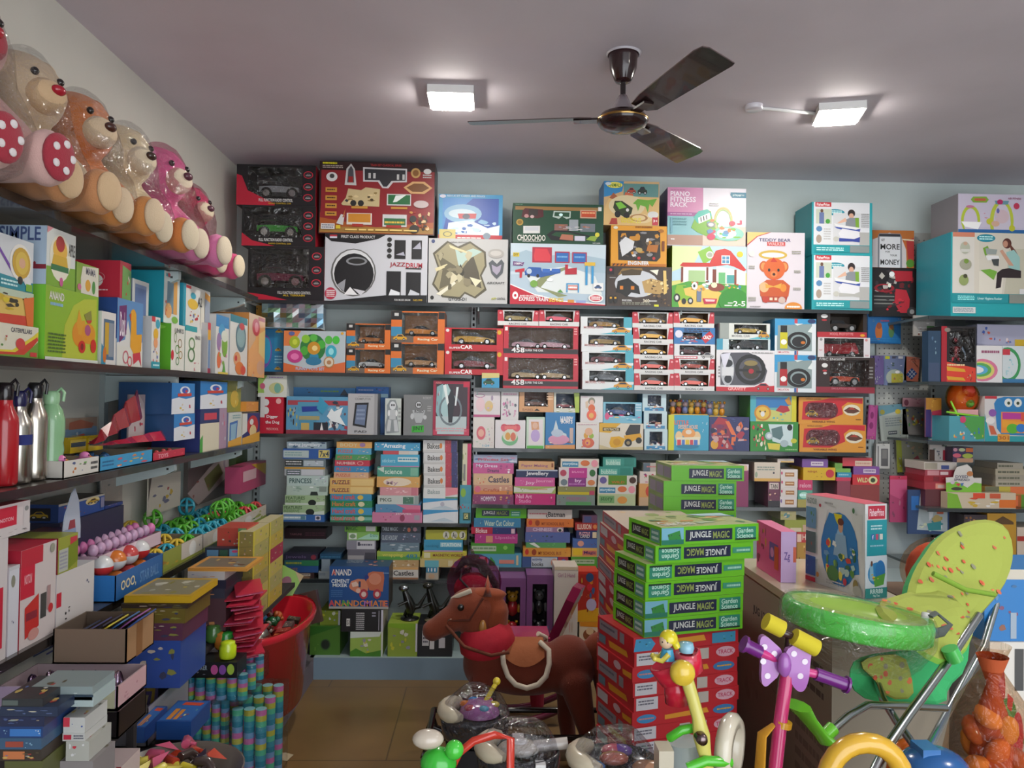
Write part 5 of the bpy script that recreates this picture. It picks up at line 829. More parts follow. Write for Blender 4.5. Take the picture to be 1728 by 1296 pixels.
K('the stack beside the rear green kits', """
1200 1105 1425 1158 b8b0a8 / r 0 0 20 100 5a6a78;r 60 20 98 80 8a5a58;l 10 30 50 60 1 c87878 |dark-ended pale box
1178 1162 1388 1238 dccfca / b 10 10 60 90 8 c02860,7a3a70,5a9a40;l 66 20 92 70 2 b8a8a0 |cream box with berries
1172 1242 1385 1384 d8a060 / t 52 15 90 50 4a3a38 Castles;e 20 10 45 60 c84838;b 5 5 60 60 5 d8c898,5a78a0;r 0 62 100 100 c8a888 |orange castle box""", 'craft kits in the jewellery bay')
crop(1100, 540)
B('game_box', 'magenta and white game box with two printed faces, behind the rear green kits', 465, 955, 640, 1215, 'r 465 955 640 990 e8d8d8;e 560 960 590 1000 e0b898;e 600 962 632 1000 e0b898;b 560 950 635 975 2 3a2428;r 465 995 640 1215 8a3060', 'c8a0b0', tc='8a6a70', sc='8a3050')
crop(780, 500)
# ---------------------------------------------------------------- side wall shelves
LXF = LF - .012
def LB(name, label, x0, x1, yt, a='', col='fff', sc=None, tc=None, d=.2, yb=None, XF=None, ym=None, hole=None, group=None, m='card', z=None, snp=1, sart='', ta=''):
    """box on the side wall: front faces +X, near vertical edge at pixel column x0 (top at yt, bottom near yb), far edge at x1"""
    XF = LXF if XF is None else XF; c0 = px(x0, yt); c1 = px(x0, yb); c2 = px(x1, (yt + yb) / 2)
    Y0 = onX(c1[0], c1[1], XF).y; zt = onX(c0[0], c0[1], XF).z; zb = onX(c1[0], c1[1], XF).z; Y1 = onX(c2[0], c2[1], XF).y
    xb = max(XF - d, LX + .03)
    if z is not None: zb = z + .0004; snp = 0
    if snp:
        s = snap(xb, XF, Y0, Y1, zb, .06)
        if s is None: WARN.append('Lfloat %s %s %.3f' % (name, label, zb))
        else: zb = s + .0004
    for a_, b_, c_, d_, e_, f_ in BX:
        if min(f_, zt) - max(e_, zb) > .004 and min(b_, XF) - max(a_, xb) > .004:
            ov = min(d_, Y1) - max(c_, Y0)
            if 0 < ov:
                if 0 < f_ - zb < .02: zb = f_ + .0005
                elif Y0 < c_ < Y1 and ov < .09: Y1 = c_ - .001
                elif c_ <= Y0 < d_ < Y1 and ov < .09: Y0 = d_ + .001
                else: WARN.append('Lclash %s %s | %.2f %.2f ov %.2f' % (name, label, c_, e_, ov))
    reg(xb, XF, Y0, Y1, zb, zt); w = Y1 - Y0; h = zt - zb; D = XF - xb; mb = MB()
    mb.box((-D / 2, -w / 2, 0), (D / 2, w / 2, h), col, m, cols={'f': sc or col, 't': tc or sc or col, 'k': sc or col})
    if a: art(mb, a, Vector((D / 2, -w / 2, h)), Vector((0, w, 0)), Vector((0, 0, -h)), Vector((1, 0, 0)), (0, 0, 100, 100), m)
    if sart: art(mb, sart, Vector((-D / 2, -w / 2, h)), Vector((D, 0, 0)), Vector((0, 0, -h)), Vector((0, -1, 0)), (0, 0, 100, 100), m)
    if ta: art(mb, ta, Vector((-D / 2, w / 2, h)), Vector((D, 0, 0)), Vector((0, -w, 0)), Vector((0, 0, 1)), (0, 0, 100, 100), m)
    return tag(mb.build(name, loc=((xb + XF) / 2, (Y0 + Y1) / 2, zb)), label, 'box', group)
crop(0, 340)
BABY = "b 10 10 90 90 10 "
LB('vehicle_set_box', 'white and red box of caterpillar toys at the near end of the shelf', -160, 253, 775, 'p d8d4c0 0 0 100 0 100 30 60 80 0 80;p d8c838 0 82 55 78 90 30 100 12 100 30 70 84 0 92;p c8402c 0 88 60 84 98 30 100 40 78 90 0 98;p 6a9a30 0 97 75 90 100 45 100 100 0 100;t 52 10 88 24 445 CATERPILLARS;b 15 10 50 70 8 a83030,5a8a40,c8a878;e 60 40 76 75 c84040;r 85 80 97 94 c83838', 'd8d4c0', yb=1020)
LB('vehicle_set_box', 'orange and yellow box of toy vehicles on the caterpillar box', -160, 222, 528, 'r 0 0 100 20 b8c8b0;p c8402c 0 78 100 70 100 100 0 100;b 0 12 95 75 14 d8c030,3a3426,c8a828,2a2a1c;p d8702c 80 20 100 10 100 100 88 100', 'd8b860', yb=765)
LB('activity_toy_box', 'teal and white box printed with a round yellow dial', -160, 222, 150, 'p 1f8898 0 72 100 80 100 100 0 100;p 7040a0 20 0 60 60 58 66 20 8;o 55 10 96 82 e8e4dc .8;e 60 16 94 76 c8a030;e 66 24 90 68 d8b84c;e 72 36 84 56 d8a888;e 70 72 80 88 222;e 82 70 96 88 ddd;r 86 84 98 98 78b030;l 40 82 70 96 2 cee', 'd0d4d8', yb=527)
LB('elephant_toy_box', 'large green box picturing a yellow elephant on red wheels', 292, 650, 545, """p b4c038 30 100 34 50 50 20 70 8 96 4 96 96 60 98;t 6 7 32 18 e8e0e0 ANAND;l 8 20 30 28 1 8ab8d8;e 48 40 78 78 d88c20;p d89a28 56 44 60 24 66 40 72 38 76 60 60 60;e 66 42 94 72 d8921c;e 72 44 84 60 a8507a;e 74 30 86 42 c03838;p 8a8a40 70 30 84 22 86 36 74 38;e 60 68 74 86 c8281c;e 84 64 96 84 c8281c;e 64 72 70 82 801810;l 5 62 36 90 6 4a6a2c;r 0 95 100 100 d4d8d0""", '8ab42c', sc='7cc83c', tc='9ac848', yb=1040)
LB('stacking_toy_box', 'pale blue and green box with an apple shape, standing on the elephant box', 303, 500, 155, 'p 7aa830 0 68 100 60 100 100 0 100;o 10 8 82 90 e8e4d0 .0;e 20 15 70 55 e0b040;e 30 10 60 38 b02c2c;p d0a828 22 45 68 45 75 70 15 70;r 15 62 75 72 2a7040;t 74 18 96 40 444 APPLE;p d89098 0 0 20 0 0 12;e 44 82 56 98 c85890', 'd8dcd8', sc='b4c8dc', tc='c8d4dc', yb=550, d=.16, sart='t 20 2 90 26 4a5a88 SIMPLE;b 50 60 95 90 2 982838;r 60 66 100 74 8a2838')
LB('duck_toy_box', 'green box edge picturing a small yellow duck', 505, 655, 395, 'p d8d4c4 25 10 96 0 100 100 20 100 18 50;e 38 50 62 90 d8a030;e 68 50 84 95 4a9040;t 40 10 84 34 667 MAMA;e 4 70 20 92 c86888', '86a83c', sc='6a8c34', yb=600, d=.16)
LB('puzzle_cube_box', 'red box with a small round badge, standing on the duck toy box', 792, 868, 388, 'p 6a9a50 20 10 100 20 100 100 20 100;b 20 20 100 100 6 d8c8c0,c83838,4a8a50', 'b03040', sc='c02a40', tc='a02038', yb=640, d=.16, sart='e 32 36 66 72 e8e4e0;e 40 44 58 62 4a8a58;l 26 76 76 82 1 e8c8cc;o 28 30 70 60 d88890 .92')
LB('duck_toy_box', 'blue, white and purple box picturing a tall yellow duck', 770, 945, 632, """p 5a8cc0 0 0 100 0 100 60 60 70 40 30 30 60 0 66;r 0 70 100 100 d8d8d0;p 6a2868 6 12 34 8 34 52 8 66;t 10 20 30 56 e8e0e8 Duck;e 48 12 72 34 e0a028;p e0a028 52 26 72 26 74 50 96 48 94 74 70 84 50 70;p c8402c 44 22 52 18 50 32;p c83848 60 80 90 76 96 98 84 88 64 96;o 22 76 44 96 c86878;o 40 84 58 100 c83848""", 'd8d8d4', sc='2a4a8c', tc='7a98c0', yb=1090, sart='e 20 20 90 60 6a3058;e 40 30 80 56 c88830;r 0 60 100 100 ddd')
LB('bath_toy_box', 'white framed window box with a yellow diver toy, low beside the elephant box', 668, 766, 722, 'r 14 14 88 90 4a6a88;r 22 20 50 80 c8a030;r 50 20 84 84 8a94a0;p 2a88a8 0 60 30 74 30 100 0 100;e 10 66 34 96 c87028', 'dcd8d4', yb=1085, d=.1)
LB('window_box', 'grey-framed blue window box behind the duck box', 872, 985, 505, 'r 16 10 84 88 5a74a4;r 16 10 84 18 7088b0', 'c4c8c8', sc='8898a8', yb=800, XF=-1.27, d=.1, snp=0)
LB('shape_toy_box', 'tall teal box with a white and orange window side', 1082, 1190, 452, 'r 20 18 84 80 6a8a9c;r 60 14 84 80 d8a050;e 8 60 50 90 d8a068;b 8 55 50 92 5 c84838,e8d070;r 10 4 90 10 2a98a8;e 50 84 90 98 78b040;e 20 2 36 10 c8404c', 'd4dcd8', sc='1f9cb0', tc='2aa8b8', yb=800, XF=-1.25, snp=0)
LB('clown_toy_box', 'white box with a clown stacking toy, low beside the duck', 1000, 1060, 757, 'r 0 0 40 10 c83840;e 44 4 96 22 3aa0b8;e 20 22 76 44 e0b030;e 24 40 72 60 e8a070;b 14 55 80 88 8 b82838,4a5aa0,d86838,e0c040;r 0 86 100 100 2a98a8;l 20 90 90 96 1 cee', 'd8d8d4', yb=1095)
LB('number_toy_box', 'bright green sided white box of toy rings', 1130, 1222, 805, 'o 20 18 40 40 6a8a4a;o 50 30 80 50 8a6a40;o 30 44 60 64 5a9a48;o 56 56 84 74 a88a48;o 36 70 60 88 4a8a48;e 0 56 20 78 c82838;t 24 8 90 18 777 LINKS', 'dcdcd4', sc='62b428', tc='58a028', yb=1105, sart='e 10 2 90 14 8ad048')
LB('number_toy_box', 'white box with green looped rings', 1224, 1332, 852, 'o 20 14 60 46 5a8a50 .7;o 16 40 60 76 4a7a48 .7;t 60 8 92 18 777 RINGS;b 40 74 100 98 5 c83858,d88898', 'dcdcd4', sc='c8ccc4', yb=1122)
LB('clown_toy_box', 'blue-edged white box of a clown toy, on top of the ring boxes', 1212, 1392, 535, 'r 0 0 8 100 2a98b0;r 8 2 26 8 c03038;e 24 14 44 28 3aa0b8;e 14 28 52 50 e0b838;b 12 48 56 84 10 b82838,4a5aa0,d86838,e0c040;r 62 6 76 88 d8d4c8;r 78 10 98 96 98a0b0;p d89838 78 4 98 10 98 24 78 18;r 8 86 50 98 2a98a0;t 50 20 66 40 333 A2', 'd8d8d4', sc='2a9cb4', yb=850, XF=-1.24)
LB('window_box', 'narrow red and blue window box between white toy boxes', 1372, 1396, 800, 'r 0 0 90 14 c83848;r 4 14 92 34 d8a030;r 16 34 84 92 6a88b0;r 10 90 100 100 9a2848', 'ccc8c8', yb=1122)
LB('rattle_set_box', 'white box with green and orange rattles, blue upper corner', 1398, 1515, 735, 'r 0 0 100 20 3a80b8;e 20 14 70 40 4a98c8;e 6 30 40 60 9878a8;e 46 30 90 70 78a838;e 40 24 90 44 d8dcd0;e 10 62 40 90 d86a38;p 58a040 50 100 64 76 80 100;r 20 96 96 100 d8c050;b 10 40 90 90 6 a8b8c0,8aa848,c878a0', 'd8d6d2', yb=1135)
LB('rattle_set_box', 'white box with round grey and orange toys, teal upper edge', 1520, 1640, 740, 'r 0 0 96 12 1f7080;e 30 10 90 60 5a7a88;e 36 18 84 52 8aa8b0;e 50 10 80 22 c83038;e 20 60 60 84 d89a68;e 30 76 80 98 d87830;e 60 82 90 98 d8503c;e 26 66 40 76 c83838', 'd8d6d2', sc='ccc', yb=1138)
LB('doll_toy_box', 'orange and pink box with a sleeping baby, deepest on its shelf', 1643, 1755, 732, 'p e8a868 0 60 40 40 70 0 100 0 100 100 0 100;e 20 6 66 34 c84050;e 34 12 56 28 e89098;e 50 72 100 96 d8a888;r 56 2 96 8 c04040;p e8c880 60 30 100 20 100 70 60 60;b 0 76 40 100 4 d87048,8ac0c8', 'd8b090', sc='c88848', yb=1150)
# ---- steel bottle shelf
crop(0, 630)
def bottle(x, yt, yb, r, prof, cols, lab, XF=-1.27, kind='metal', band=None):
    c = px(x, yb); p = onX(c[0], c[1], XF); z0 = LZ['3']; zt = onX(*px(x, yt), XF).z; h = zt - z0
    e = tag(empty('water_bottle', (XF, p.y, z0)), lab, 'bottle', None)
    m = MB(); m.lathe([(0, .001)] + [(r * a, h * b) for a, b in prof], (0, 0, 0), cols[0], kind, n=28); m.build('body', e)
    b = prof[-1][1]
    if cols[1]: m = MB(); m.lathe([(r * .52, h * (b - .02)), (r * .6, h * (b + .02)), (r * .6, h * .97), (r * .45, h), (0, h)], (0, 0, 0), cols[1], 'plastic'); m.tube([(r * .35, 0, h * .98), (r * .75, 0, h * 1.03), (r * 1.0, 0, h * .98), (r * .9, 0, h * (b + .02))], r * .12, cols[1]); m.build('cap', e)
    if band: m = MB(); m.lathe([(r * 1.012, h * .42), (r * 1.012, h * .53)], (0, 0, 0), band, 'matte', n=28); m.build('band', e)
ST = [(.9, .01), (1, .04), (1, .6), (.95, .66), (.6, .76), (.52, .8), (.52, .85)]
bottle(20, 60, 800, .033, ST, ('b01420', '1c1418'), 'red steel water bottle at the end of the row, next to the silver ones', kind='plastic')
bottle(112, 115, 775, .033, ST, ('c8c4bc', '1c1c4c'), 'silver steel water bottle with a dark blue band and blue lid', band='1c2a70')
bottle(220, 60, 745, .033, [(.9, .01), (1, .04), (1, .14), (.94, .26), (1, .38), (1, .6), (.93, .68), (.58, .78), (.5, .82), (.5, .86)], ('c8c0b4', '16161a'), 'curved silver steel water bottle with a black looped lid')
bottle(330, 115, 728, .036, [(.9, .01), (1, .05), (.98, .2), (.9, .26), (.98, .32), (.9, .4), (1, .5), (1, .66), (.8, .78), (.55, .84), (.5, .86)], ('8ab88a', '9cc89c'), 'translucent pale green plastic bottle beside the steel ones', kind='plastic')
CH = 'b 8 34 92 96 5 b83038,d8b850,e0dcd8,3a5aa0'
def MB_(lab, x0, x1, yt, yb, **k): return LB('character_toy_box', lab, x0, x1, yt, "p d8dce4 0 52 30 46 60 52 100 44 100 100 0 100;e 34 10 78 38 e0e4ec;e 42 14 70 34 3a5ab0;e 56 22 66 30 c83038;p c8402c 24 34 84 32 84 42 26 44;b 30 58 84 94 5 b83038,d8b850,d8c8b0", '2c7cc0', sc='1c4878', tc='c84038', yb=yb, **k)
MB_('blue and white toy box with badge, lower of the dim pair by the bracket', 1150, 1290, 272, 450)
MB_('blue and white toy box with badge, upper of the dim pair by the bracket', 1135, 1290, 62, 270)
LB('baby_bottle_box', 'dark navy and cream box under the brighter blue badge box', 1322, 1500, 238, 'r 0 0 70 34 1c2a60;r 14 10 60 26 c83848;p d8d0b8 0 34 70 34 70 100 0 100;r 70 0 100 100 a88aa0;b 72 10 98 90 4 c85878,b8c8d0;p 48a040 0 70 10 60 10 100 0 100', '303a78', yb=492)
MB_('brightest blue and white toy box with badge, on the navy and cream box', 1325, 1505, 50, 236)
LB('baby_bottle_box', 'white and gold tablet toy box near the back corner', 1510, 1600, 262, 'p 3a6ab0 10 30 70 24 60 90 10 98;p 8ab0c8 18 36 62 32 54 78 18 86;p d8a030 0 84 100 74 100 100 0 100;l 30 6 90 20 2 8aa', 'c8ccc4', yb=470, sc='88a')
LB('ball_toy_box', 'dark blue box with a red bird toy, deepest on the bottle shelf', 1604, 1720, 268, 'p d8d8d0 0 0 26 0 26 60 0 70;e 26 8 90 76 c02c28;e 40 40 80 84 e0c890;e 40 20 62 40 e0e0dc;p d8a030 0 80 100 66 100 100 0 100', '1f2c6c', yb=455, sc='d8d0c0')
LB('toy_box', 'olive green box behind the blue badge boxes', 1506, 1596, 48, 'e 20 30 84 86 c8a830;b 10 10 90 90 5 a8983a,d8c878', '8a8a30', yb=258, XF=-1.24)
LB('toy_box', 'orange striped box on the white and gold box', 1600, 1712, 190, 'b 5 10 95 90 5 d87830,e8b050', 'd89038', yb=262, d=.12)
# sweet trays with small toys
def tray(lab, x0, x1, yt, yb, front, a, side='c8c4bc', d=.24, inn='8a8070', n=9, cs=('c84848', '3a78b8'), r=.02, tray_z=None, cat='tray', XF=None, toy='small toy', zk='3', sart='', grp=None, tname='novelty_toy', hh=None, zz=None):
    XF = XF or LXF; c0 = px(x0, yb); c1 = px(x1, yb); Y0 = onX(*c0, XF).y; Y1 = onX(*c1, XF).y; z0 = snap(XF - d, XF, Y0, Y1, LZ[zk], .1) or LZ[zk]
    z0 = zz or z0; h = hh or onX(*px(x0, yt), XF).z - z0; w = Y1 - Y0; xb = XF - d; m = MB(); t = .003; D = d
    m.box((-D / 2, -w / 2, 0), (D / 2, w / 2, t), inn)
    m.box((D / 2 - t, -w / 2, 0), (D / 2, w / 2, h), inn, cols={'r': front}); m.box((-D / 2, -w / 2, 0), (-D / 2 + t, w / 2, h), inn)
    m.box((-D / 2, -w / 2, 0), (D / 2, -w / 2 + t, h), inn, cols={'f': side}); m.box((-D / 2, w / 2 - t, 0), (D / 2, w / 2, h), inn)
    art(m, a, Vector((D / 2, -w / 2, h)), Vector((0, w, 0)), Vector((0, 0, -h)), Vector((1, 0, 0)), (0, 0, 100, 100))
    if sart: art(m, sart, Vector((-D / 2, -w / 2, h)), Vector((D, 0, 0)), Vector((0, 0, -h)), Vector((0, -1, 0)), (0, 0, 100, 100))
    o = tag(m.build('display_tray', loc=(xb + D / 2, (Y0 + Y1) / 2, z0 + .0004)), lab, 'tray')
    reg(xb, XF, Y0, Y1, z0, z0 + h); rr = random.Random(int(x0 + yt)); k = 0
    nx = max(1, int(D / (2.15 * r))); ny = max(1, int((w - .01) / (2.15 * r))); cells = [(i, j) for i in range(nx) for j in range(ny)]; rr.shuffle(cells)
    for lay in range(2):
        for i, j in cells:
            if k >= n: break
            X = -D / 2 + (i + .5) * D / nx; Yy = -w / 2 + (j + .5) * w / ny; yield_toy(toy, (xb + D / 2 + X, (Y0 + Y1) / 2 + Yy, z0 + .004 + lay * 1.9 * r), r, rr, cs, lab, grp or ('toys in the ' + lab)[:60], tname); k += 1
    return o
_tp = {}
def yield_toy(kind, loc, r, rr, cs, lab, grp, tname):
    c = rr.choice(cs); k = (kind, c, round(r, 3))
    cn = CN.get(c, 'coloured')
    lb = '%s %s lying in the %s' % (cn, kind, lab)
    if k in _tp: o = _tp[k].copy(); COL.objects.link(o)
    else:
        m = MB()
        if kind == 'rattle':
            M0 = Matrix.Rotation(.7, 3, 'X')
            for a in range(3):
                R3 = Matrix.Rotation(a * PI / 3, 3, 'Z') @ Matrix.Rotation(PI / 2, 3, 'X'); m.tube([Vector((0, 0, r * 1.07)) + R3 @ Vector((r * .9 * math.cos(t * PI / 8), r * .9 * math.sin(t * PI / 8), 0)) for t in range(16)], r * .16, c, n=6, closed=1)
            m.tube([(r * .8 * math.cos(t * PI / 8), r * .8 * math.sin(t * PI / 8), r * 1.3) for t in range(16)], r * .14, c, n=6, closed=1)
        elif kind == 'egg': m.sph((0, 0, r), (r * .8, r * .8, r), c, 'clear' if 0 else 'plastic', u=12, w=8)
        elif kind == 'ball':
            m.sph((0, 0, r * .95), r * .95, c, 'plastic', u=16, w=12, z1=.5); m.sph((0, 0, r * .95), r * .95, 'd8d8d8' if c != 'd8d8d8' else 'c83030', 'plastic', u=16, w=12, z0=.5)
        elif kind == 'bird':
            m.sph((0, 0, r * .8), (r * .8, r * .9, r * .8), c); m.sph((0, -r * .4, r * 1.7), r * .55, c); m.raw([(-.2 * r, -.9 * r, 1.6 * r), (.2 * r, -.9 * r, 1.6 * r), (0, -1.4 * r, 1.55 * r), (0, -.9 * r, 1.85 * r)], [(0, 1, 2), (1, 3, 2), (3, 0, 2)], 'd88030'); m.sph((.25 * r, -.85 * r, 1.85 * r), .1 * r, '222', u=6, w=4); m.sph((-.25 * r, -.85 * r, 1.85 * r), .1 * r, '222', u=6, w=4)
        else:
            m.sph((0, 0, r * .6), (r * .9, r * .6, r * .6), c, u=10, w=7); m.sph((r * .5, 0, r * 1.1), r * .5, cs[0], u=8, w=6)
            for a in range(5): m.sph((r * .7 * math.cos(a * 1.26), r * .7 * math.sin(a * 1.26), r * .4), r * .36, c, u=7, w=5)
        o = m.build(tname); _tp[k] = o
    o.location = loc; o.rotation_euler.z = rr.uniform(0, 6.28); o.rotation_euler.x = 0
    tag(o, lb, 'toy', grp + ' ' + cn)
CN = {'c84848': 'red', '3a78b8': 'blue', 'e0c040': 'yellow', '58b030': 'green', 'd878b0': 'pink', '30a0b8': 'teal', 'd8d8d8': 'white', 'c8a0c0': 'lilac', 'd87830': 'orange', '8898a0': 'grey', '7a5aa0': 'purple', 'c8c838': 'lime'}
tray('white tray by the green bottle', 420, 655, 585, 655, 'd8d4cc', 'b 22 10 70 90 8 c87838,4a5a88,58a040,333;l 75 20 95 80 2 555', side='c8c4bc', n=8, cs=('d878b0', 'e0c040', '58b030'), toy='bird', r=.028, grp='soft birds in the white tray')
tray('sky blue tray on the bottle shelf', 660, 1008, 560, 640, '3a98c8', 'l 4 25 24 75 2 2a6a98;b 28 10 98 90 12 e0b040,d87848,c8e0e8,c85868', side='3a98c8', n=22, cs=('3a78b8', 'd878b0', 'e0c040', '58b030'), toy='animal puzzle toy', r=.02, grp='animal toys in the sky blue tray')
tray('red tray on the bottle shelf', 1012, 1225, 530, 575, 'c02440', 't 15 25 45 75 e8b0b8 TOYS;b 55 10 98 90 3 d84858', side='c02440', n=10, cs=('c84848', '58b030', 'd8d8d8'), toy='party blower', r=.02, grp='blowers in the red tray')
# red pennant fans and a header card standing behind the trays
for i, (x0, x1, y0, y1, c, lab) in enumerate(((620, 1000, 290, 470, '8a1c28', 'dark red folded party pennant leaning behind the sweet trays'), (640, 1180, 440, 480, 'b01c38', 'red party pennant lying flat over the sweet trays'))):
    a = onX(*px(x0, y1), -1.23 - .0 * i); b = onX(*px(x1 - 60, y0), -1.25); m = MB(); n_ = 8
    for j in range(n_):
        t0, t1 = j / n_, (j + 1) / n_; w_ = .012 * (j % 2) + .002; w2 = .012 * ((j + 1) % 2) + .002
        p0 = a.lerp(b, t0); p1 = a.lerp(b, t1); hgt = .1 * (1 - i * .6)
        m.poly([p0 + Vector((w_, 0, 0)), p1 + Vector((w2, 0, 0)), p1 + Vector((w2 - .02, 0, hgt * t1)), p0 + Vector((w_ - .02, 0, hgt * t0))], c, 'plastic')
        m.poly([p0 + Vector((w_ - .003, 0, 0)), p1 + Vector((w2 - .003, 0, 0)), p1 + Vector((w2 - .023, 0, hgt * t1)), p0 + Vector((w_ - .023, 0, hgt * t0))], c, 'plastic')
    tag(m.build('party_pennant'), lab, 'pennant')
LB('header_card', 'blue cut-out shark display card standing against the wall', 405, 640, 300, 'p a8907c 0 0 100 0 100 30 60 24 0 36;p b06a50 20 14 50 6 90 20 84 34 18 36;b 5 40 95 98 8 8aa8c0,c8d0d4,6a88a8;p c05038 20 60 60 50 76 70 40 82', '7a9ab8', yb=560, XF=-1.44, d=.006, snp=0)
LB('header_card', 'dark blue header card printed with a white house', 800, 1120, 150, 'p 26345c 0 0 100 0 100 100 0 100;p d8c8b8 4 40 44 12 58 40 56 96 8 96;p c07040 2 40 42 8 60 38 54 42 42 20 8 44;b 60 20 98 98 8 c8a0b0,8898b8,d8d0d0', '26345c', yb=470, XF=-1.44, d=.01, snp=0)
LB('header_card', 'white rounded header card with red bottles', 850, 960, 140, 'p b8a8a8 0 100 0 40 20 4 60 0 90 20 100 50 100 100;r 28 20 72 30 d8d8e0;b 20 45 90 96 6 b83848,d8c0c8,8a2838', '988a90', yb=430, XF=-1.30, d=.006, snp=0)
# ---- kitchen set shelf
crop(0, 630)
LB('toy_box', 'olive green box standing behind the far rattle tray in the corner', 1560, 1760, 500, '', '3c5420', sc='34481c', yb=760, XF=-1.42, d=.06, snp=0)
MX = 'r 0 20 20 70 c0b0c8;r 20 8 68 68 c8203c;t 30 40 60 52 e8b0b8 NOTON;r 84 12 98 80 d0c8c8;e 86 16 96 32 888;r 0 74 100 100 d0c8c8;b 10 78 96 96 6 555,988'
def base(x0, x1, yt, XF, col, lab, d=.15): return LB('toy_box', lab, x0, x1, yt, '', col, yb=1500, XF=XF, d=d, z=LZ['4'])
crop(0, 940, 3.6)
LB('kitchen_set_box', 'white ended red kitchen box at the near end of the lower shelf', -230, 40, -40, 'r 10 40 90 90 c8203c', 'd0c8c8', sc='c8c0c8', yb=640, d=.13)
LB('blender_box', 'narrow white box with a blue logo, standing by the red kitchen box', 44, 112, 70, 'e 20 10 60 24 887;b 20 60 60 76 3 2a3a6a;r 0 0 100 4 c8c8cc', 'd4d4dc', sc='c8c0c4', yb=590, d=.13)
LB('kitchen_set_box', 'red and white kitchen box picturing a red coffee maker', 114, 335, -30, 'r 0 14 38 50 c8203c;t 10 26 30 36 e8b0b8 NOTON;r 0 0 60 18 c0283c;p c8302c 12 60 50 50 52 84 14 92;r 16 66 46 74 8a2838;r 56 52 72 78 444;r 74 46 84 72 a88;e 78 66 92 76 c83038;e 22 84 52 96 c89088;e 80 2 94 12 998', 'd2c6c4', sc='b01c34', tc='c42040', yb=575, d=.13)
LB('knife_set_box', 'low white box with small black figures, beside the blue ball tray', 338, 568, 115, 'r 0 34 12 60 c8203c;b 18 66 46 90 4 222;b 74 20 96 44 3 2c3a68', 'd2ccca', sc='ccc', yb=440, d=.13)
LB('kitchen_set_box', 'olive green and white box standing on the low white box', 348, 470, -110, 'r 60 8 96 30 c83848;r 4 34 50 96 b8bcb0;l 8 40 46 90 5 99a;p 7a8a20 50 30 100 20 100 80 50 96', '9aa03c', sc='8a2034', tc='98a040', yb=170, d=.14)
crop(0, 630)
LB('kitchen_set_box', 'red and white toy kitchen box, topmost at the near end', -100, 195, 905, MX, 'd4c8c8', sc='b02038', tc='b81c38', yb=1190, d=.13)
base(385, 812, 1000, -1.35, '2a2c4c', 'dark box hidden under the school bus box')
LB('school_bus_box', 'open blue box holding yellow toy school buses', 385, 690, 872, 'r 0 0 100 12 c8c4b8;b 4 14 20 60 3 c84838,e0b848;e 56 4 88 50 e8d8a0;c 60 10 86 44 c8a020;b 30 40 55 90 4 7a3c28,a85838;r 90 20 98 80 88a', '2450a0', sc='20407c', tc='3a3630', yb=1000, XF=-1.36, d=.15, sart='r 20 20 80 90 181820;c 26 34 74 80 a88820')
for i, q in enumerate(('front', 'rear')):
    c = onX(*px(430 + i * 120, 850), -1.42); m = MB(); m.box((-.04, -.05, 0), (.04, .05, .045), 'd8b818', 'plastic'); m.box((-.035, -.045, .02), (.041, .045, .035), '1c1c14', 'plastic'); m.box((-.03, -.045, .045), (.03, .045, .052), 'd8b818', 'plastic')
    s_ = snap(c.x - .03, c.x + .03, c.y - .03, c.y + .03, 1.1, .2) or c.z
    tag(m.build('toy_bus', loc=(c.x, c.y, s_)), 'yellow toy school bus on the open blue box, %s one' % q, 'toy')
LB('star_toy_box', 'blue box printed with stars behind the rattle trays', 694, 812, 880, 'b 10 10 96 50 6 e0a040,c85838,d8c8b0;b 10 50 90 90 5 3a5ab0,1c3480', '1f3c88', sc='1c3070', yb=1000, XF=-1.36, d=.14)
base(300, 440, 1240, -1.35, '6a5a6a', 'dull violet box under the cut-out header box', d=.12)
sk = LB('shark_toy_box', 'pale blue box with a white cut-out fish header', 300, 500, 1085, 'r 0 10 100 100 8498c0;b 0 40 100 100 10 a8b4d0,6a80b0,c8c8d8', '8ea0c4', sc='6a3a4a', yb=1235, XF=-1.26, d=.1, z=.985)
m = MB(); a = onX(*px(505, 1110), -1.246); s_ = .0009
m.prism([(-60, 0), (-40, 90), (0, 160), (20, 175), (45, 130), (60, 40), (60, 0)], (.0455, a.y - sk.location.y, a.z - sk.location.z), (0, s_, 0), (0, 0, s_), (.003, 0, 0), 'b4bccc', 'card'); m.prism([(-30, 10), (-10, 70), (20, 70), (30, 10)], (.0488, a.y - sk.location.y, a.z - sk.location.z), (0, s_, 0), (0, 0, s_), (.0006, 0, 0), '9a3c48', 'card')
m.build('header', sk)
tray('long white rattle tray', 1345, 1760, 0, 1100, 'd0c8bc', 'b 2 5 40 95 8 c87838,a8a8a0,c8a870;e 12 10 26 95 e0e0dc;b 40 5 98 95 12 98a040,c8c0a0,4a8a40;e 60 20 72 80 e0e0dc;r 0 80 100 100 88983c', n=34, cs=('58b030', '30a0b8', '58b030', 'c84848', '30a0b8'), toy='rattle', r=.042, zk='4', d=.28, hh=.07, grp='rattles in the long white tray', tname='rattle')
tray('olive green rattle tray', 1070, 1340, 0, 1200, '98a048', 'b 0 5 60 95 6 c8a030,a87838;r 45 0 100 90 d0c8bc;e 64 8 82 90 e8e8e4;b 84 10 98 90 2 556;r 0 85 100 100 8a9434', n=14, cs=('e0c040', '30a0b8', 'e0c040', '58b030', 'd87830'), toy='rattle', r=.038, zk='4', d=.28, side='b8a8b8', hh=.075, grp='rattles in the olive tray', tname='rattle')
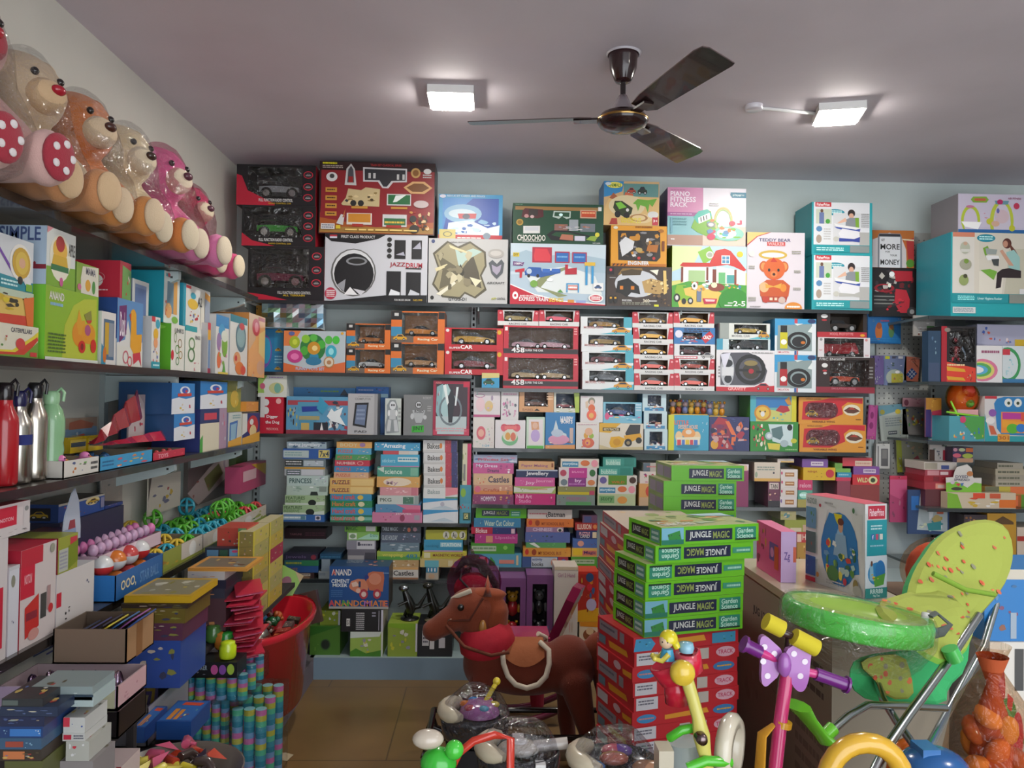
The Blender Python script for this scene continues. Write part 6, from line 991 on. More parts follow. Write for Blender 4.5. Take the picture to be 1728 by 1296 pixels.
tray('lilac tray of shiny eggs', 650, 1062, 0, 1330, 'd8c0cc', '', n=60, cs=('c8a0c0', 'd878b0', 'c8a0c0'), toy='egg', r=.021, zk='4', d=.18, XF=-1.26, side='c8a8b8', hh=.05, grp='shiny eggs in the lilac tray', tname='toy_egg', zz=LZ['4'] + .09)
LB('header_card', 'white card printed with coloured figures behind the rattles', 980, 1195, 700, 'b 8 20 92 90 9 c8a840,a84850,4a8a58,6a6a88;p 3a2c28 0 0 8 0 0 60', 'c8c0b4', yb=950, XF=-1.44, d=.006, snp=0)
LB('header_card', 'grey card printed with small pictures behind the blue star box', 600, 810, 700, 'b 8 10 92 90 8 8a6a68,6a6a6a,a89a90', 'a09890', yb=930, XF=-1.44, d=.006, snp=0)
LB('toy_bag', 'dull clear bag of long toys leaning at the back of the rattles', 1240, 1560, 560, 'p a89a98 0 70 40 30 80 0 100 10 80 60 20 100;p 6a6a40 30 50 60 26 70 50 40 80;e 70 6 96 50 8a7a88;e 74 14 92 44 b0a4a8;b 6 50 40 96 4 8a4a40,6a4a48', '5a5250', yb=900, XF=-1.46, d=.02, snp=0)
LB('toy_box', 'pink and yellow box lying at the far end of the rattle shelf', 1590, 1760, 625, 'r 10 20 60 60 d8b0b8;p c8a020 40 0 100 10 100 60', 'b84870', yb=800, XF=-1.3, d=.08, snp=0)
crop(0, 940, 3.6)
tray('blue tray of bouncing balls', 700, 985, 0, 265, '2c68a8', 't 10 30 40 75 e8d8a8 OOO,;t 48 30 90 75 6a98c8 STAR BALL', n=16, cs=('3a78b8', 'c84848', 'd8d8d8', '58b030', 'd87830'), toy='ball', r=.036, zk='4', d=.13, XF=-1.19, side='2c7cc8', hh=.085, inn='2c68a8', grp='bouncing balls in the blue tray', tname='toy_ball')
# spare support under the lilac tray is the shelf itself: a low carton carries it
# ---------------------------------------------------------------- goods heaped below the side shelves
def plat(nm, x0, x1, y0, y1, z, lab, col='2a2426', legs=1):
    m = MB(); m.box((x0, y0, z - .02), (x1, y1, z), col, 'matte')
    for a in (x0 + .02, x1 - .04) if legs else ():
        for b in (y0 + .02, y1 - .04): m.box((a, b, .116), (a + .02, b + .02, z - .02), col, 'matte')
    tag(m.build(nm), lab, 'table'); reg(x0, x1, y0, y1, z - .02, z)
plat('display_table', -1.49, -.95, 1.76, 2.22, .615, 'low dark display table hidden under the cardboard carton and baskets')
plat('display_table', -1.49, -.78, 1.3, 1.75, .6, 'low dark display table under the nearest puzzle stacks')
plat('display_table', -1.49, -.88, 2.24, 2.44, .42, 'low dark display table hidden under the blue novelty boxes')
plat('display_table', -1.49, -1.02, 2.6, 3.15, .56, 'low dark display table under the big yellow framed game')
plat('shelf_board', LX, -.95, 3.16, 4.04, .56, 'low dark shelf board under the yellow packs along the side wall', legs=0)
crop(0, 940, 3.6)
# cardboard carton with books, open top
def openbox(name, lab, x0, x1, xs, yt, yb, XF, col, side, h, d, a='', sa='', cat='box', inn=None, m_='matte', z=None, ynear=None):
    Y0 = onX(*px(xs, yb), XF).y; Y1 = onX(*px(x1, yt), XF).y; z0 = z if z is not None else onX(*px(xs, yb), XF).z
    s = snap(XF - d, XF, Y0, Y1, z0, .08); z0 = s + .0005 if s is not None else z0
    if s is None: WARN.append('openbox float ' + lab + ' %.2f %.2f %.2f' % (z0, Y0, Y1))
    w = Y1 - Y0; m = MB(); t = .004; D = d; inn = inn or col
    m.box((-D / 2, -w / 2, 0), (D / 2, w / 2, t), inn, m_)
    m.box((D / 2 - t, -w / 2, 0), (D / 2, w / 2, h), inn, m_, cols={'r': side}); m.box((-D / 2, -w / 2, 0), (-D / 2 + t, w / 2, h), inn, m_)
    m.box((-D / 2, -w / 2, 0), (D / 2, -w / 2 + t, h), inn, m_, cols={'f': col}); m.box((-D / 2, w / 2 - t, 0), (D / 2, w / 2, h), inn, m_)
    if a: art(m, a, Vector((D / 2, -w / 2, h)), Vector((0, w, 0)), Vector((0, 0, -h)), Vector((1, 0, 0)), (0, 0, 100, 100), m_)
    if sa: art(m, sa, Vector((-D / 2, -w / 2, h)), Vector((D, 0, 0)), Vector((0, 0, -h)), Vector((0, -1, 0)), (0, 0, 100, 100), m_)
    o = tag(m.build(name, loc=(XF - D / 2, (Y0 + Y1) / 2, z0)), lab, cat); reg(XF - D, XF, Y0, Y1, z0, z0 + h)
    return o, (XF - D / 2, (Y0 + Y1) / 2, z0), D, w
def FB(lab, x0, y0, x1, y1, Y, col, a='', d=.2, name='game_box', tc=None, sc=None, cat='box', **k):
    return B(name, lab, x0, y0, x1, y1, a, col, Y=Y, d=d, vb=(0, 0, 100, 100), tc=tc, sc=sc, cat=cat, **k)
J = 'b 5 10 95 90 9 3a6ab0,c8b060,a84038,d0d0c8,58503c'
# puzzle stacks nearest the camera
q = 'the near puzzle stack'
for i, (x0, y0, x1, y1, c, a, w) in enumerate((
        (20, 1240, 250, 1835, '5a5c30', 'b 5 10 95 90 9 c8b080,3a4a68,a03830', 'olive puzzle box'), (0, 1170, 250, 1238, '3a3028', 'r 8 15 60 85 c87848;' + J, 'brown puzzle box'),
        (-20, 1100, 250, 1168, '3a5a78', 'r 20 30 60 80 a04838;b 60 10 98 90 4 8ab0c8,dde', 'grey-blue puzzle box'), (-10, 1030, 260, 1098, '1f3c70', 'r 26 20 96 85 3a78c0;b 75 20 98 80 3 d0d8d8;b 2 20 24 80 3 8ab', 'blue puzzle box with bright label'),
        (-10, 970, 270, 1028, '20284a', 'b 2 15 98 85 10 8a9a98,b8a888,4a5a88', 'navy patterned puzzle box'), (0, 910, 350, 968, '23304c', 'b 2 20 98 80 7 c0b8a0,5a6a90', 'wide navy puzzle box'), (10, 860, 260, 906, '2a2c30', 'r 2 20 40 85 5a6460', 'grey topped puzzle box'))):
    FB('%s, %s of %s' % (w, ordw(6 - i, 7), q), x0, y0, x1, y1, 1.5, c, a, d=.12, ta=J, group='puzzle boxes heaped by the near corner')
for i, (x0, y0, x1, y1, c, a, w) in enumerate((
        (300, 1240, 560, 1725, '8a8484', 'b 30 20 90 90 5 3a3028,889', 'grey box'), (400, 1120, 540, 1238, 'b0b0a8', 'b 5 10 95 90 6 3a6ab0,c83848,d8d8d8', 'small pale red-printed box'), (380, 1070, 515, 1118, 'c0c0bc', 'r 5 20 40 80 b82840;l 50 20 95 80 2 556', 'white box with red patch'),
        (385, 975, 515, 1068, 'c4c4c0', 'r 0 0 30 60 c83848;b 30 20 95 90 4 2c4a98,c8c8c8', 'white, blue and red box'), (370, 910, 565, 970, 'a8b8b8', 'r 0 80 100 100 2a3c4c;b 5 10 60 60 4 98a8a8,d8b060', 'pale box with gold corner'), (190, 870, 560, 906, '8a9898', 'b 10 10 95 90 8 d0b060,4a5a58,c8d0cc', 'wide flat grey-green box'))):
    FB('%s, %s of the second puzzle stack' % (w, ordw(5 - i, 6)), x0, y0, x1, y1, 1.56, c, a, d=.09, ta=J, group='puzzle boxes heaped by the near corner')
o, l, D, w_ = openbox('storage_basket', 'black plastic basket under the pink box of bracelets', 520, 885, 715, 960, 1130, -.93, '161214', '201a1c', .068, .17, sa=''.join('r %d 30 %d 80 3a3436;' % (8 + i * 9, 12 + i * 9) for i in range(6)), cat='basket', m_='plastic', z=.616)
o2, l2, D2, w2 = openbox('bracelet_box', 'open pink and lilac box of bracelets on the black basket', 250, 892, 712, 690, 905, -.94, 'b8a0bc', 'cca4a8', .058, .3, a='b 10 20 90 90 5 b88890', sa='r 70 10 98 96 c0c0a0;b 5 30 65 80 5 9878a8', inn='a89498', z=.686)
o3, l3, D3, w3 = openbox('cardboard_carton', 'open brown cardboard carton of colouring books', 298, 935, 765, 455, 695, -.99, '7e6a58', 'a47c54', .095, .2, a='r 34 0 56 100 8a5c30', inn='5a4a3c', z=.747)
for i in range(7):
    m = MB(); M_ = Matrix.Rotation(-.5 + .02 * i, 4, 'Y') ; c = ['26304c', '3a3a68', '2c2c44', 'c8b838', '3a6a9a', '9a5a9a', '2a4a8a'][i]
    m.box((-.07, -.06, 0), (.07, .06, .004), c, 'card', cols={'t': c}); art(m, 'b 10 10 90 90 5 c8b838,d85838,4a9a58;' if i > 2 else 'l 20 20 80 60 2 556;', Vector((-.07, .06, .004)), Vector((0, -.12, 0)), Vector((.14, 0, 0)), Vector((0, 0, 1)), (0, 0, 100, 100))
    tag(m.build('colouring_book', loc=(l3[0] - .1 + .028 * i, l3[1] + .012 * (i % 3) - .01, l3[2] + .045 + .004 * i), rot=(0, -.5 - .03 * i, 0)), '%s colouring book leaning in the brown carton' % ['navy', 'violet-blue', 'dark slate', 'yellow', 'sky blue', 'mauve', 'royal blue'][i], 'book')
for i in range(8):
    m = MB(); m.lathe([(.026, -.006), (.03, 0), (.026, .006), (.023, 0), (.026, -.006)], (0, 0, 0), ['a890c0', 'c8b8d8', '8878b8'][i % 3], 'metal', n=18)
    tag(m.build('bracelet', loc=(l2[0] - .1 + .03 * i, l2[1] - .02 + .03 * (i % 2), l2[2] + .037), rot=(0, PI / 2 - .2, .3)), 'shiny lilac bracelet standing in the open pink box', 'bracelet', 'bracelets in the pink box')
o4, l4, D4, w4 = openbox('storage_basket', 'grey plastic basket of small packets beside the cardboard carton', 890, 1150, 900, 640, 880, -1.02, '8a8890', '98949a', .12, .2, cat='basket', m_='plastic', z=.46, inn='6a6870')
for i in range(6):
    m = MB(); m.box((-.04, -.03, 0), (.04, .03, .006), ['8a7aa8', 'a83848', 'a89870', '5a4a78', 'c8a848'][i % 5], 'film' if 0 else 'card'); tag(m.build('toy_packet', loc=(l4[0] - .01, l4[1] - .07 + .028 * i, l4[2] + .07), rot=(.9, .1, .1 * i)), 'small shiny packet heaped in the grey basket', 'packet', 'packets in the grey basket')
# blue boxed packs on the low table
for i, (x0, y0, x1, y1, c, yy) in enumerate(((950, 1000, 1160, 1110, '1c4a90', 2.36), (735, 1040, 945, 1130, '1c3c7c', 2.28))):
    o = FB('blue wrapped box of orange novelty cars, %s' % ('nearer the rainbow packs' if i == 0 else 'nearer the black basket'), x0, y0, x1, y1, yy, c, 'r 0 0 100 100 1f5098', d=.16, tc=c, name='novelty_box', snp=0)
    me = o.data; m = MB(); bb = [Vector(b) for b in o.bound_box]; zt = max(b.z for b in bb); x0_, x1_ = min(b.x for b in bb), max(b.x for b in bb); y0_, y1_ = min(b.y for b in bb), max(b.y for b in bb)
    art(m, 'r 4 5 96 95 2c62a8;p c84a28 30 8 90 12 84 26 26 22;r 20 40 34 90 d08830;r 40 44 52 90 d08830;b 56 40 92 92 6 a83c28,dd9,5a98a8', Vector((x0_, y1_, zt)), Vector((x1_ - x0_, 0, 0)), Vector((0, y0_ - y1_, 0)), Vector((0, 0, 1)), (0, 0, 100, 100)); m.build('printed_lid', o)
FB('long white box with a red edge, low between the puzzle stacks and round basket', 440, 1150, 735, 1560, 1.9, 'c8b8b4', 'r 90 0 100 100 a82838;b 8 10 80 96 6 3a3030,7a5a58', d=.1, snp=0, tc='b8a8a8')
# rainbow cup packs in clear film
def cups(lab, x0, y0, x1, y1, Y, d, nx, nz, ny=3):
    A = onY(*px(x0, (y0 + y1) / 2), Y); C = onY(*px(x1, (y0 + y1) / 2), Y); zt = onY(*px((x0 + x1) / 2, y0), Y).z; zb = onY(*px((x0 + x1) / 2, y1), Y).z
    s = snap(A.x, C.x, Y, Y + d, zb, .1)
    if s is not None: zb = s + .001
    else: WARN.append('cups float %s %.2f' % (lab, zb))
    w = C.x - A.x; h = zt - zb; e = tag(empty('cup_pack', ((A.x + C.x) / 2, Y + d / 2, zb)), lab, 'pack'); reg(A.x, C.x, Y, Y + d, zb, zt)
    m = MB(); r = w / nx / 2; ry = d / ny / 2; hh = h / nz; seq = ('3aa0b8', '58c8a0', 'c8c850', 'd878b8', '78a8d8', '2a8ca8')
    for i in range(nx):
        for k in range(nz):
            for j in range(ny):
                if 0 < i < nx - 1 and 0 < j < ny - 1 and k < nz - 1: continue
                for q in range(6):
                    z0, z1 = hh * (k + q / 6.), hh * (k + (q + 1) / 6.); m.lathe([(r * .96, z0), (r * .96, z1)] , (-w / 2 + r * (2 * i + 1), -d / 2 + ry * (2 * j + 1), 0), seq[(q + i + k) % 6], 'plastic', n=10)
                m.lathe([(r * .96, hh * (k + 1)), (0, hh * (k + 1) + .001)], (-w / 2 + r * (2 * i + 1), -d / 2 + ry * (2 * j + 1), 0), '88c8d0', 'plastic', n=10)
    g = m.build('cups', e); g['kind'] = 'stuff'
    m = MB(); o_ = .004; m.box((-w / 2 - o_, -d / 2 - o_, 0), (w / 2 + o_, d / 2 + o_, h + o_), 'ffffff', 'wrap'); m.build('film_wrap', e)
cups('tall film-wrapped pack of rainbow cups carrying the flat pack', 1030, 895, 1365, 1230, 2.79, .3, 6, 3)
cups('flat pack of rainbow cups under the black marker tray', 1020, 740, 1480, 885, 2.79, .3, 7, 1)
cups('tall pack of rainbow cups, lowest at the aisle edge', 1372, 960, 1590, 1480, 2.76, .34, 3, 3)

# marker tray with foam balls
crop(0, 940, 3.6)
FB('black marker box with coloured balloons printed on it', 1165, 640, 1440, 720, 2.8, '16161c', 't 4 20 34 50 a8b8c8 MARKER;b 4 50 40 90 4 889;e 42 15 58 80 c85898;e 60 15 76 80 8a50a8;e 78 10 94 80 a8c848;r 0 90 100 100 0c0c10', d=.11, name='marker_box', snp=1)
for i, (x, y, c, n_) in enumerate(((1395, 570, 'c8e020', 'bright lime'), (1320, 580, '2c9a38', 'green'), (1300, 630, 'd88830', 'orange'), (1240, 625, '4a7a38', 'dark green'))):
    p = onY(*px(x, y), 2.86); s = snap(p.x - .02, p.x + .02, 2.82, 2.9, p.z - .03, .12) or p.z - .03; m = MB(); m.lathe([(0, 0), (.026, .002), (.03, .012), (.03, .045), (.024, .052), (.026, .06), (.012, .064), (0, .064)], (0, 0, 0), c)
    tag(m.build('slime_tub', loc=(p.x, 2.84 if x > 1350 else 2.95, s + .001)), '%s lidded tub standing on the black marker box' % n_, 'tub')
# red envelope packs fanned in a pile
for i in range(16):
    m = MB(); m.box((-.05, -.085, 0), (.05, .085, .006), 'c02440' if i % 3 else 'b84878', 'card', cols={'t': 'c82c48'}); art(m, 't 10 10 80 40 e0a0a8 magic;r 12 55 88 90 a81c34', Vector((-.05, -.085, 0)), Vector((.1, 0, 0)), Vector((0, 0, .006)), Vector((0, -1, 0)), (0, 0, 100, 100))
    z_ = .5 + .016 * i; tag(m.build('card_packet', loc=(-.925 + .012 * math.sin(i * 2.1), 3.02 + .02 * math.cos(i * 1.7), z_), rot=(.07, -.1, .2 + .25 * math.sin(i * 1.3))), 'red film packet in the fanned pile beside the yellow tray, %s' % ordw(15 - i, 99) if i > 3 else 'red film packet near the foot of the fanned pile', 'packet', 'red packets in the fanned pile')
# framed games and yellow packs stacked under the lowest side shelf
crop(200, 860, 4.8)
GT_ = 'r 0 0 100 100 c8a020;r 6 8 94 92 8a8468;b 8 10 92 90 14 c8c4b0,8a8230,5a5a48,a8a890,c8b850'
FB('yellow framed game lying face up, topmost in front of the blue ball tray', 45, 700, 590, 755, 2.5, 'c8a018', '', d=.24, ta=GT_, snp=0, name='framed_game')
for i, (y0, y1, c, l) in enumerate(((757, 800, '3a2c20', 'dark brown'), (800, 920, '6a5a20', 'olive'), (920, 1060, '5c3048', 'plum'), (1060, 1420, '2c4a98', 'blue'))):
    FB('%s game box in the pile under the yellow framed game' % l, 20 + 10 * i, y0, 560 - 20 * i, y1, 2.49, c, 'b 5 10 95 90 10 a84838,8a8840,c8b8a8,3a3a58', d=.22, ta='b 5 5 95 95 14 a8a040,7a6a20,c84838,6a5a30', snp=(i == 3), name='game_box')
FB('orange framed game lying face up under the navy display tray', 560, 478, 1040, 500, 2.96, 'd89840', '', d=.22, ta='r 0 0 100 100 d89840;r 8 12 92 88 7a7060;b 10 14 90 86 8 8a9aa0,5a3020,c8a860,a87040', snp=0, name='framed_game')
for i, (y0, y1, c, l) in enumerate(((502, 570, 'c8c0bc', 'white'), (570, 640, '28263a', 'dark navy'), (640, 720, '3a3a48', 'slate'), (720, 985, '5a3a40', 'maroon'))):
    FB('%s box in the pile under the orange framed game' % l, 560 - 10 * i, y0, 860 + 10 * (i % 2), y1, 2.955, c, 'b 5 20 95 80 6 c88858,8a8aa0,d8c0b0', d=.2, snp=0 if i < 3 else 1, name='game_box')
FB('navy open display box with red and blue cards', 700, 312, 1010, 385, 3.2, '262e40', 'r 5 20 35 95 5a8ab0;r 38 20 60 90 2a5a48;r 64 10 92 95 6aa0c8;e 70 20 86 50 c84878', d=.16, snp=0, name='display_box')
FB('red and white film packet box standing on the navy display box', 800, 150, 1040, 310, 3.24, 'b84838', 'b 5 5 60 95 8 d8d0c8,c83838,5a3030;b 55 40 98 96 6 c8c8c8,b8b8a8;r 70 0 98 30 6a9a68', d=.16, snp=0, name='packet_box')
def AC(name, lab, xa, xb_, a_, a='', col='', sc='', tc='', yb=0, XF=0, d=.06, group=None, z=0):
    y0 = 3.19 + .235 * (xa > 1200); m = MB(); m.box((-.03, -.115, 0), (.03, .115, .061), col, cols={'f': sc, 't': tc}); art(m, a, Vector((.03, -.115, .061)), Vector((0, .23, 0)), Vector((0, 0, -.061)), Vector((1, 0, 0)), (0, 0, 100, 100)); art(m, a, Vector((-.03, -.115, .061)), Vector((.06, 0, 0)), Vector((0, 0, -.061)), Vector((0, -1, 0)), (0, 0, 100, 100))
    tag(m.build(name, loc=(-.985, y0 + .115, z + .0005 + .0002 * (z > .57))), lab, 'box', group)
YB = ('c8b858', 'b0a860', 'c0a840', 'a89850')
k = 0
for col_, (xa, xb_) in enumerate(((1118, 1215), (1218, 1320))):
    ys = ((150, 250), (252, 350), (352, 450), (452, 545), (547, 640), (642, 780)) if col_ == 0 else ((70, 150), (152, 215), (217, 320), (322, 420), (422, 520), (522, 700))
    for i in range(5, -1, -1):
        a_, b_ = ys[i]; red = (col_ == 1 and i == 2)
        AC('toy_packet_box', '%s toy packet box, %s of the %s aisle column' % ('red' if red else ('straw yellow', 'olive yellow', 'gold', 'khaki')[(i + col_) % 4], ordw(i, 6), ('nearer', 'farther')[col_]), xa, xb_, a_ + 20, 'b 10 15 90 85 6 6a6a60,8a8a78,c8a898,98a048;r 0 0 8 100 d8c830', 'a82848' if red else YB[(i + col_) % 4], sc='8a7c40', tc='c0b890', yb=b_ + 25, XF=-.96, d=.06, group='toy packet boxes along the aisle', z=.56 + (5 - i) * .062 if col_ == 0 else .56 + (5 - i) * .062)
# red tub with mixed toys
tub = tag(empty('plastic_tub', (-.965, 3.5, .116)), 'large red plastic tub of mixed toys standing on the grey ledge', 'tub')
m = MB(); M_ = Matrix.Diagonal((.5, 1.0, 1)).to_3x3()
m.lathe([(0, .004), (.27, .004), (.34, .36), (.37, .372), (.372, .385), (.335, .385), (.262, .02), (0, .02)], (0, 0, 0), 'c01828', 'plastic', M=M_, n=40); m.build('tub_body', tub)
m = MB(); m.lathe([(.372, .388), (.38, .375), (.37, .36)], (0, 0, 0), 'd02838', 'plastic', M=M_, n=40); m.build('rim', tub)
rr = random.Random(3)
for i in range(26):
    gx, gy, gl = ((i % 13) % 3 - 1) * .075, ((i % 13) // 3 - 2) * .09, i // 13; a = i * 2.4; c = ('3a2c20', '8a7a70', 'a03028', 'c0a020', '1f5a34', '5a4848', '3a88b8', 'b85a28')[i % 8]; cn = ('dark brown', 'silver grey', 'brick red', 'golden', 'dark green', 'dusky', 'blue', 'orange')[i % 8]
    m = MB(); s_ = rr.uniform(.026, .031)
    if i % 3: m.sph((0, 0, 0), (s_, s_ * .8, s_ * .7), c, 'metal' if i % 8 == 1 else 'plastic', u=12, w=8); m.sph((s_ * .8, 0, s_ * .4), s_ * .45, c, 'plastic', u=8, w=6); [m.sph((s_ * .5 * math.cos(t), s_ * .7 * math.sin(t), -s_ * .4), s_ * .35, c, 'plastic', u=7, w=5) for t in (0, 1.6, 3.1, 4.7)]
    else: m.box((-s_, -s_ * .7, -.01), (s_, s_ * .7, .01), c, 'card'); art(m, 'b 5 5 95 95 8 c8a878,8a3828,e0d0b0,443', Vector((-s_, s_ * .7, .01)), Vector((2 * s_, 0, 0)), Vector((0, -1.4 * s_, 0)), Vector((0, 0, 1)), (0, 0, 100, 100))
    tag(m.build('assorted_toy', loc=(-.965 + gx, 3.53 + gy, .375 + .075 * gl + .01 * (i % 3)), rot=(rr.uniform(-.2, .2), rr.uniform(-.2, .2), 1.57 * (i % 4))), '%s toy heaped in the red tub' % cn, 'toy', '%s toys in the red tub' % cn)
m = MB(); m.sph((0, 0, 0), .06, '9a9890', 'metal', u=20, w=14); m.sph((0, .0, .058), (.02, .02, .03), '3a3430'); tag(m.build('silver_ball', loc=(-.96, 3.27, .47)), 'shiny silver ball in film at the near end of the red tub', 'ball')
# cards and boxes leaning over the tub
crop(200, 860, 4.8)
def lean(name, lab, cx, cy, Y, w, h, rot, col, a, t=.012, cat='box', m_='card'):
    p = onY(*px(cx, cy), Y); m = MB(); m.box((-w / 2, -t / 2, -h / 2), (w / 2, t / 2, h / 2), col, m_); art(m, a, Vector((-w / 2, -t / 2, h / 2)), Vector((w, 0, 0)), Vector((0, 0, -h)), Vector((0, -1, 0)), (0, 0, 100, 100), m_)
    return tag(m.build(name, loc=p, rot=rot), lab, cat)
lean('toy_card', 'tilted lime green card with a small pink printed figure over the red tub', 1310, 670, 3.86, .12, .24, (-.3, .5, .1), '7aa828', 'e 30 15 70 38 7a3048;e 34 38 66 70 c88898;b 25 60 75 90 4 1c1c1c,c85878;p a8905c 60 0 100 0 100 16', cat='card')
lean('gold_gift_box', 'tilted box with gold trim and dark red figures beside the green card', 1455, 820, 3.95, .22, .16, (-.2, -.25, .05), '4a3028', 'r 4 40 50 66 c88a30;b 4 40 96 96 12 8a5030,d8a050,e8d0a0,5a2820;b 4 4 60 40 6 d8d0c8,6a6058;r 62 8 80 90 8a3030', t=.05)
lean('cloth_bag', 'dark brown film bag hanging under the green card', 1020, 860, 3.7, .2, .14, (-.5, .3, .3), '32201e', 'b 5 5 95 95 6 4a3030,241818', t=.03, cat='bag')
lean('toy_card', 'narrow dull pink packet lying across the tub rim', 1110, 880, 3.72, .17, .03, (-.3, -.35, 0), 'a04868', 'b 4 10 96 90 3 c87890', cat='card')
lean('balloon_pump', 'dark green slim toy leaning out of the red tub', 1430, 930, 3.85, .05, .2, (0, .6, 0), '1f5a34', 'b 5 5 95 95 3 3a7a50,18402a', t=.03, cat='toy')
# novelty basket at the bottom edge
crop(0, 940, 3.6)
p = onY(*px(990, 1230), 2.0)
bk = tag(empty('storage_basket', (p.x, 2.08, .37)), 'round clear basket of yellow and red novelties at the bottom edge', 'basket')
m = MB(); m.lathe([(0, .002), (.13, .002), (.17, .13), (.175, .13), (.137, -.0), (0, 0)], (0, 0, 0), '6a625c', 'plastic', n=30); m.build('bowl', bk)
plat('display_table', -.94, -.6, 1.8, 2.2, .37, 'low dark stand hidden under the round clear basket')
for i in range(20):
    a = i * 2.4; b = .024 * math.sqrt(i) ; m = MB(); c, cn = (('c8b830', 'yellow'), ('b84028', 'orange red'), ('d8c858', 'pale yellow'), ('3a2c28', 'dark'), ('c85878', 'pink'))[i % 5]
    if i % 2: m.tube([(-.03, 0, 0), (0, .008, .01), (.03, 0, 0)], [.012, .014, .01], c, n=8); m.tube([(0, -.02, 0), (0, .02, .004)], .007, c, n=6)
    else: m.raw([(-.035, -.025, 0), (.035, -.025, 0), (0, .035, .005), (0, 0, .02)], [(0, 2, 1), (0, 1, 3), (1, 2, 3), (2, 0, 3)], c, 'plastic', 0)
    tag(m.build('novelty_toy', loc=(p.x + b * math.cos(a), 2.08 + b * math.sin(a), .505 + .004 * (i % 5)), rot=(.4 * math.sin(i), .4, a)), '%s novelty heaped in the round clear basket' % cn, 'toy', '%s novelties in the round basket' % cn)
# ---------------------------------------------------------------- soft bodies
def blob(name, prims, vox, col, m, parent=None, loc=None, smooth=4):
    mb = MB()
    for q in prims:
        if q[0] == 's': mb.sph(q[1], q[2], 'fff', 'fabric', u=20, w=14, M=q[3] if len(q) > 3 else None)
        else:
            n = 7; a, b = Vector(q[1]), Vector(q[2]); mb.tube([a.lerp(b, i / n) for i in range(n + 1)], [q[3] + (q[4] - q[3]) * i / n for i in range(n + 1)], 'fff', 'fabric', n=14); mb.sph(a, q[3], 'fff', 'fabric', u=14, w=10); mb.sph(b, q[4], 'fff', 'fabric', u=14, w=10)
    o = mb.build(name); md = o.modifiers.new('r', 'REMESH'); md.mode = 'VOXEL'; md.voxel_size = vox; md.use_smooth_shade = True
    s = o.modifiers.new('s', 'SMOOTH'); s.iterations = smooth; s.factor = .5
    bpy.context.view_layer.update(); dg = bpy.context.evaluated_depsgraph_get(); me = bpy.data.meshes.new_from_object(o.evaluated_get(dg)); old = o.data; o.modifiers.clear(); o.data = me; bpy.data.meshes.remove(old)
    for p in me.polygons: p.use_smooth = True; p.material_index = 0
    me.materials.clear(); me.materials.append(mat(m))
    while me.color_attributes: me.color_attributes.remove(me.color_attributes[0])
    at = me.color_attributes.new('Col', 'FLOAT_COLOR', 'POINT'); f = col if callable(col) else (lambda c: col); d = []
    for v in me.vertices: d += list(hexc(f(v.co)))
    at.data.foreach_set('color', d); o.parent = parent
    if loc is not None: o.location = loc
    return o
def bear(Y, s, main, limb, pad, nose, lab, x=-1.36, rz=0., paw=None, bag='fff', tilt=0.):
    """plush bear sitting on the top shelf facing +X, legs over the shelf edge"""
    z0 = LZ['1']; e = tag(empty('plush_bear', (x, Y, z0 + .002), rz), lab, 'plush toy'); S = s
    P = [('s', (0, 0, .17 * S), (.13 * S, .14 * S, .17 * S)), ('s', (.04 * S, 0, .41 * S), (.14 * S, .15 * S, .135 * S)), ('c', (.03 * S, .11 * S, .27 * S), (.17 * S, .11 * S, .15 * S), .05 * S, .048 * S), ('c', (.03 * S, -.11 * S, .27 * S), (.17 * S, -.11 * S, .15 * S), .05 * S, .048 * S)]
    blob('body', P, .012, main, 'fabric', e)
    for a in (-1, 1):
        blob('leg', [('c', (.06 * S, .065 * S * a, .08 * S), (.27 * S, .08 * S * a, .07 * S), .065 * S, .06 * S), ('s', (.31 * S, .082 * S * a, .075 * S), (.055 * S, .065 * S, .08 * S))], .012, limb, 'fabric', e)
        m = MB(); m.sph((.352 * S, .082 * S * a, .075 * S), (.02 * S, .052 * S, .066 * S), pad, 'fabric'); fp = m.build('foot_pad', e)
        if paw:
            m = MB(); [m.sph((.369 * S, .082 * S * a + .03 * S * math.cos(t), .075 * S + .038 * S * math.sin(t)), (.004, .01, .01), 'e8e0e0', 'fabric', u=8, w=5) for t in (0, 1.25, 2.5, 3.77, 5.0)]; m.build('dots', fp)
        m = MB(); m.sph((.02 * S, .12 * S * a, .52 * S), (.035 * S, .045 * S, .045 * S), main, 'fabric'); m.build('ear', e)
        m = MB(); m.sph((.165 * S, .05 * S * a, .45 * S), .014 * S, '1a1414', 'plastic', u=8, w=6); m.build('eye', e)
    m = MB(); m.sph((.155 * S, 0, .385 * S), (.06 * S, .075 * S, .06 * S), pad, 'fabric'); mz = m.build('muzzle', e)
    m = MB(); m.sph((.212 * S, 0, .4 * S), (.02 * S, .026 * S, .018 * S), nose, 'plastic', u=12, w=8); m.build('nose', mz)
    mb = MB(); rr = Vector((Y * 3, S, 1)); vs = []; n = 20; w = 14
    for i in range(w + 1):
        t = PI * i / w
        for j in range(n):
            p = 2 * PI * j / n; cz = math.cos(t); q = Vector((math.sin(t) * math.cos(p) * (.155 + .13 * max(0, -cz)), math.sin(t) * math.sin(p) * .158, cz * .285)) * S + Vector((.06 + .13 * max(0, -cz), 0, .28)) * S
            nn = noise.noise(q * 14 + rr) * .014; q += Vector((math.cos(p), math.sin(p), 0)) * nn; q.z = max(q.z, .003); q.x = max(q.x, LX + .006 - x); vs.append(q)
    fs = [(i * n + j, i * n + (j + 1) % n, (i + 1) * n + (j + 1) % n, (i + 1) * n + j) for i in range(w) for j in range(n)]
    mb.raw(vs, fs, bag, 'wrap'); mb.build('plastic_bag', e)
    return e
bear(1.9, .88, 'd8a8a0', 'd8b0a8', 'a83040', 'b01c30', 'pink and white bear with red polka-dot foot pads, nearest on the top shelf', paw=1, rz=-.3)
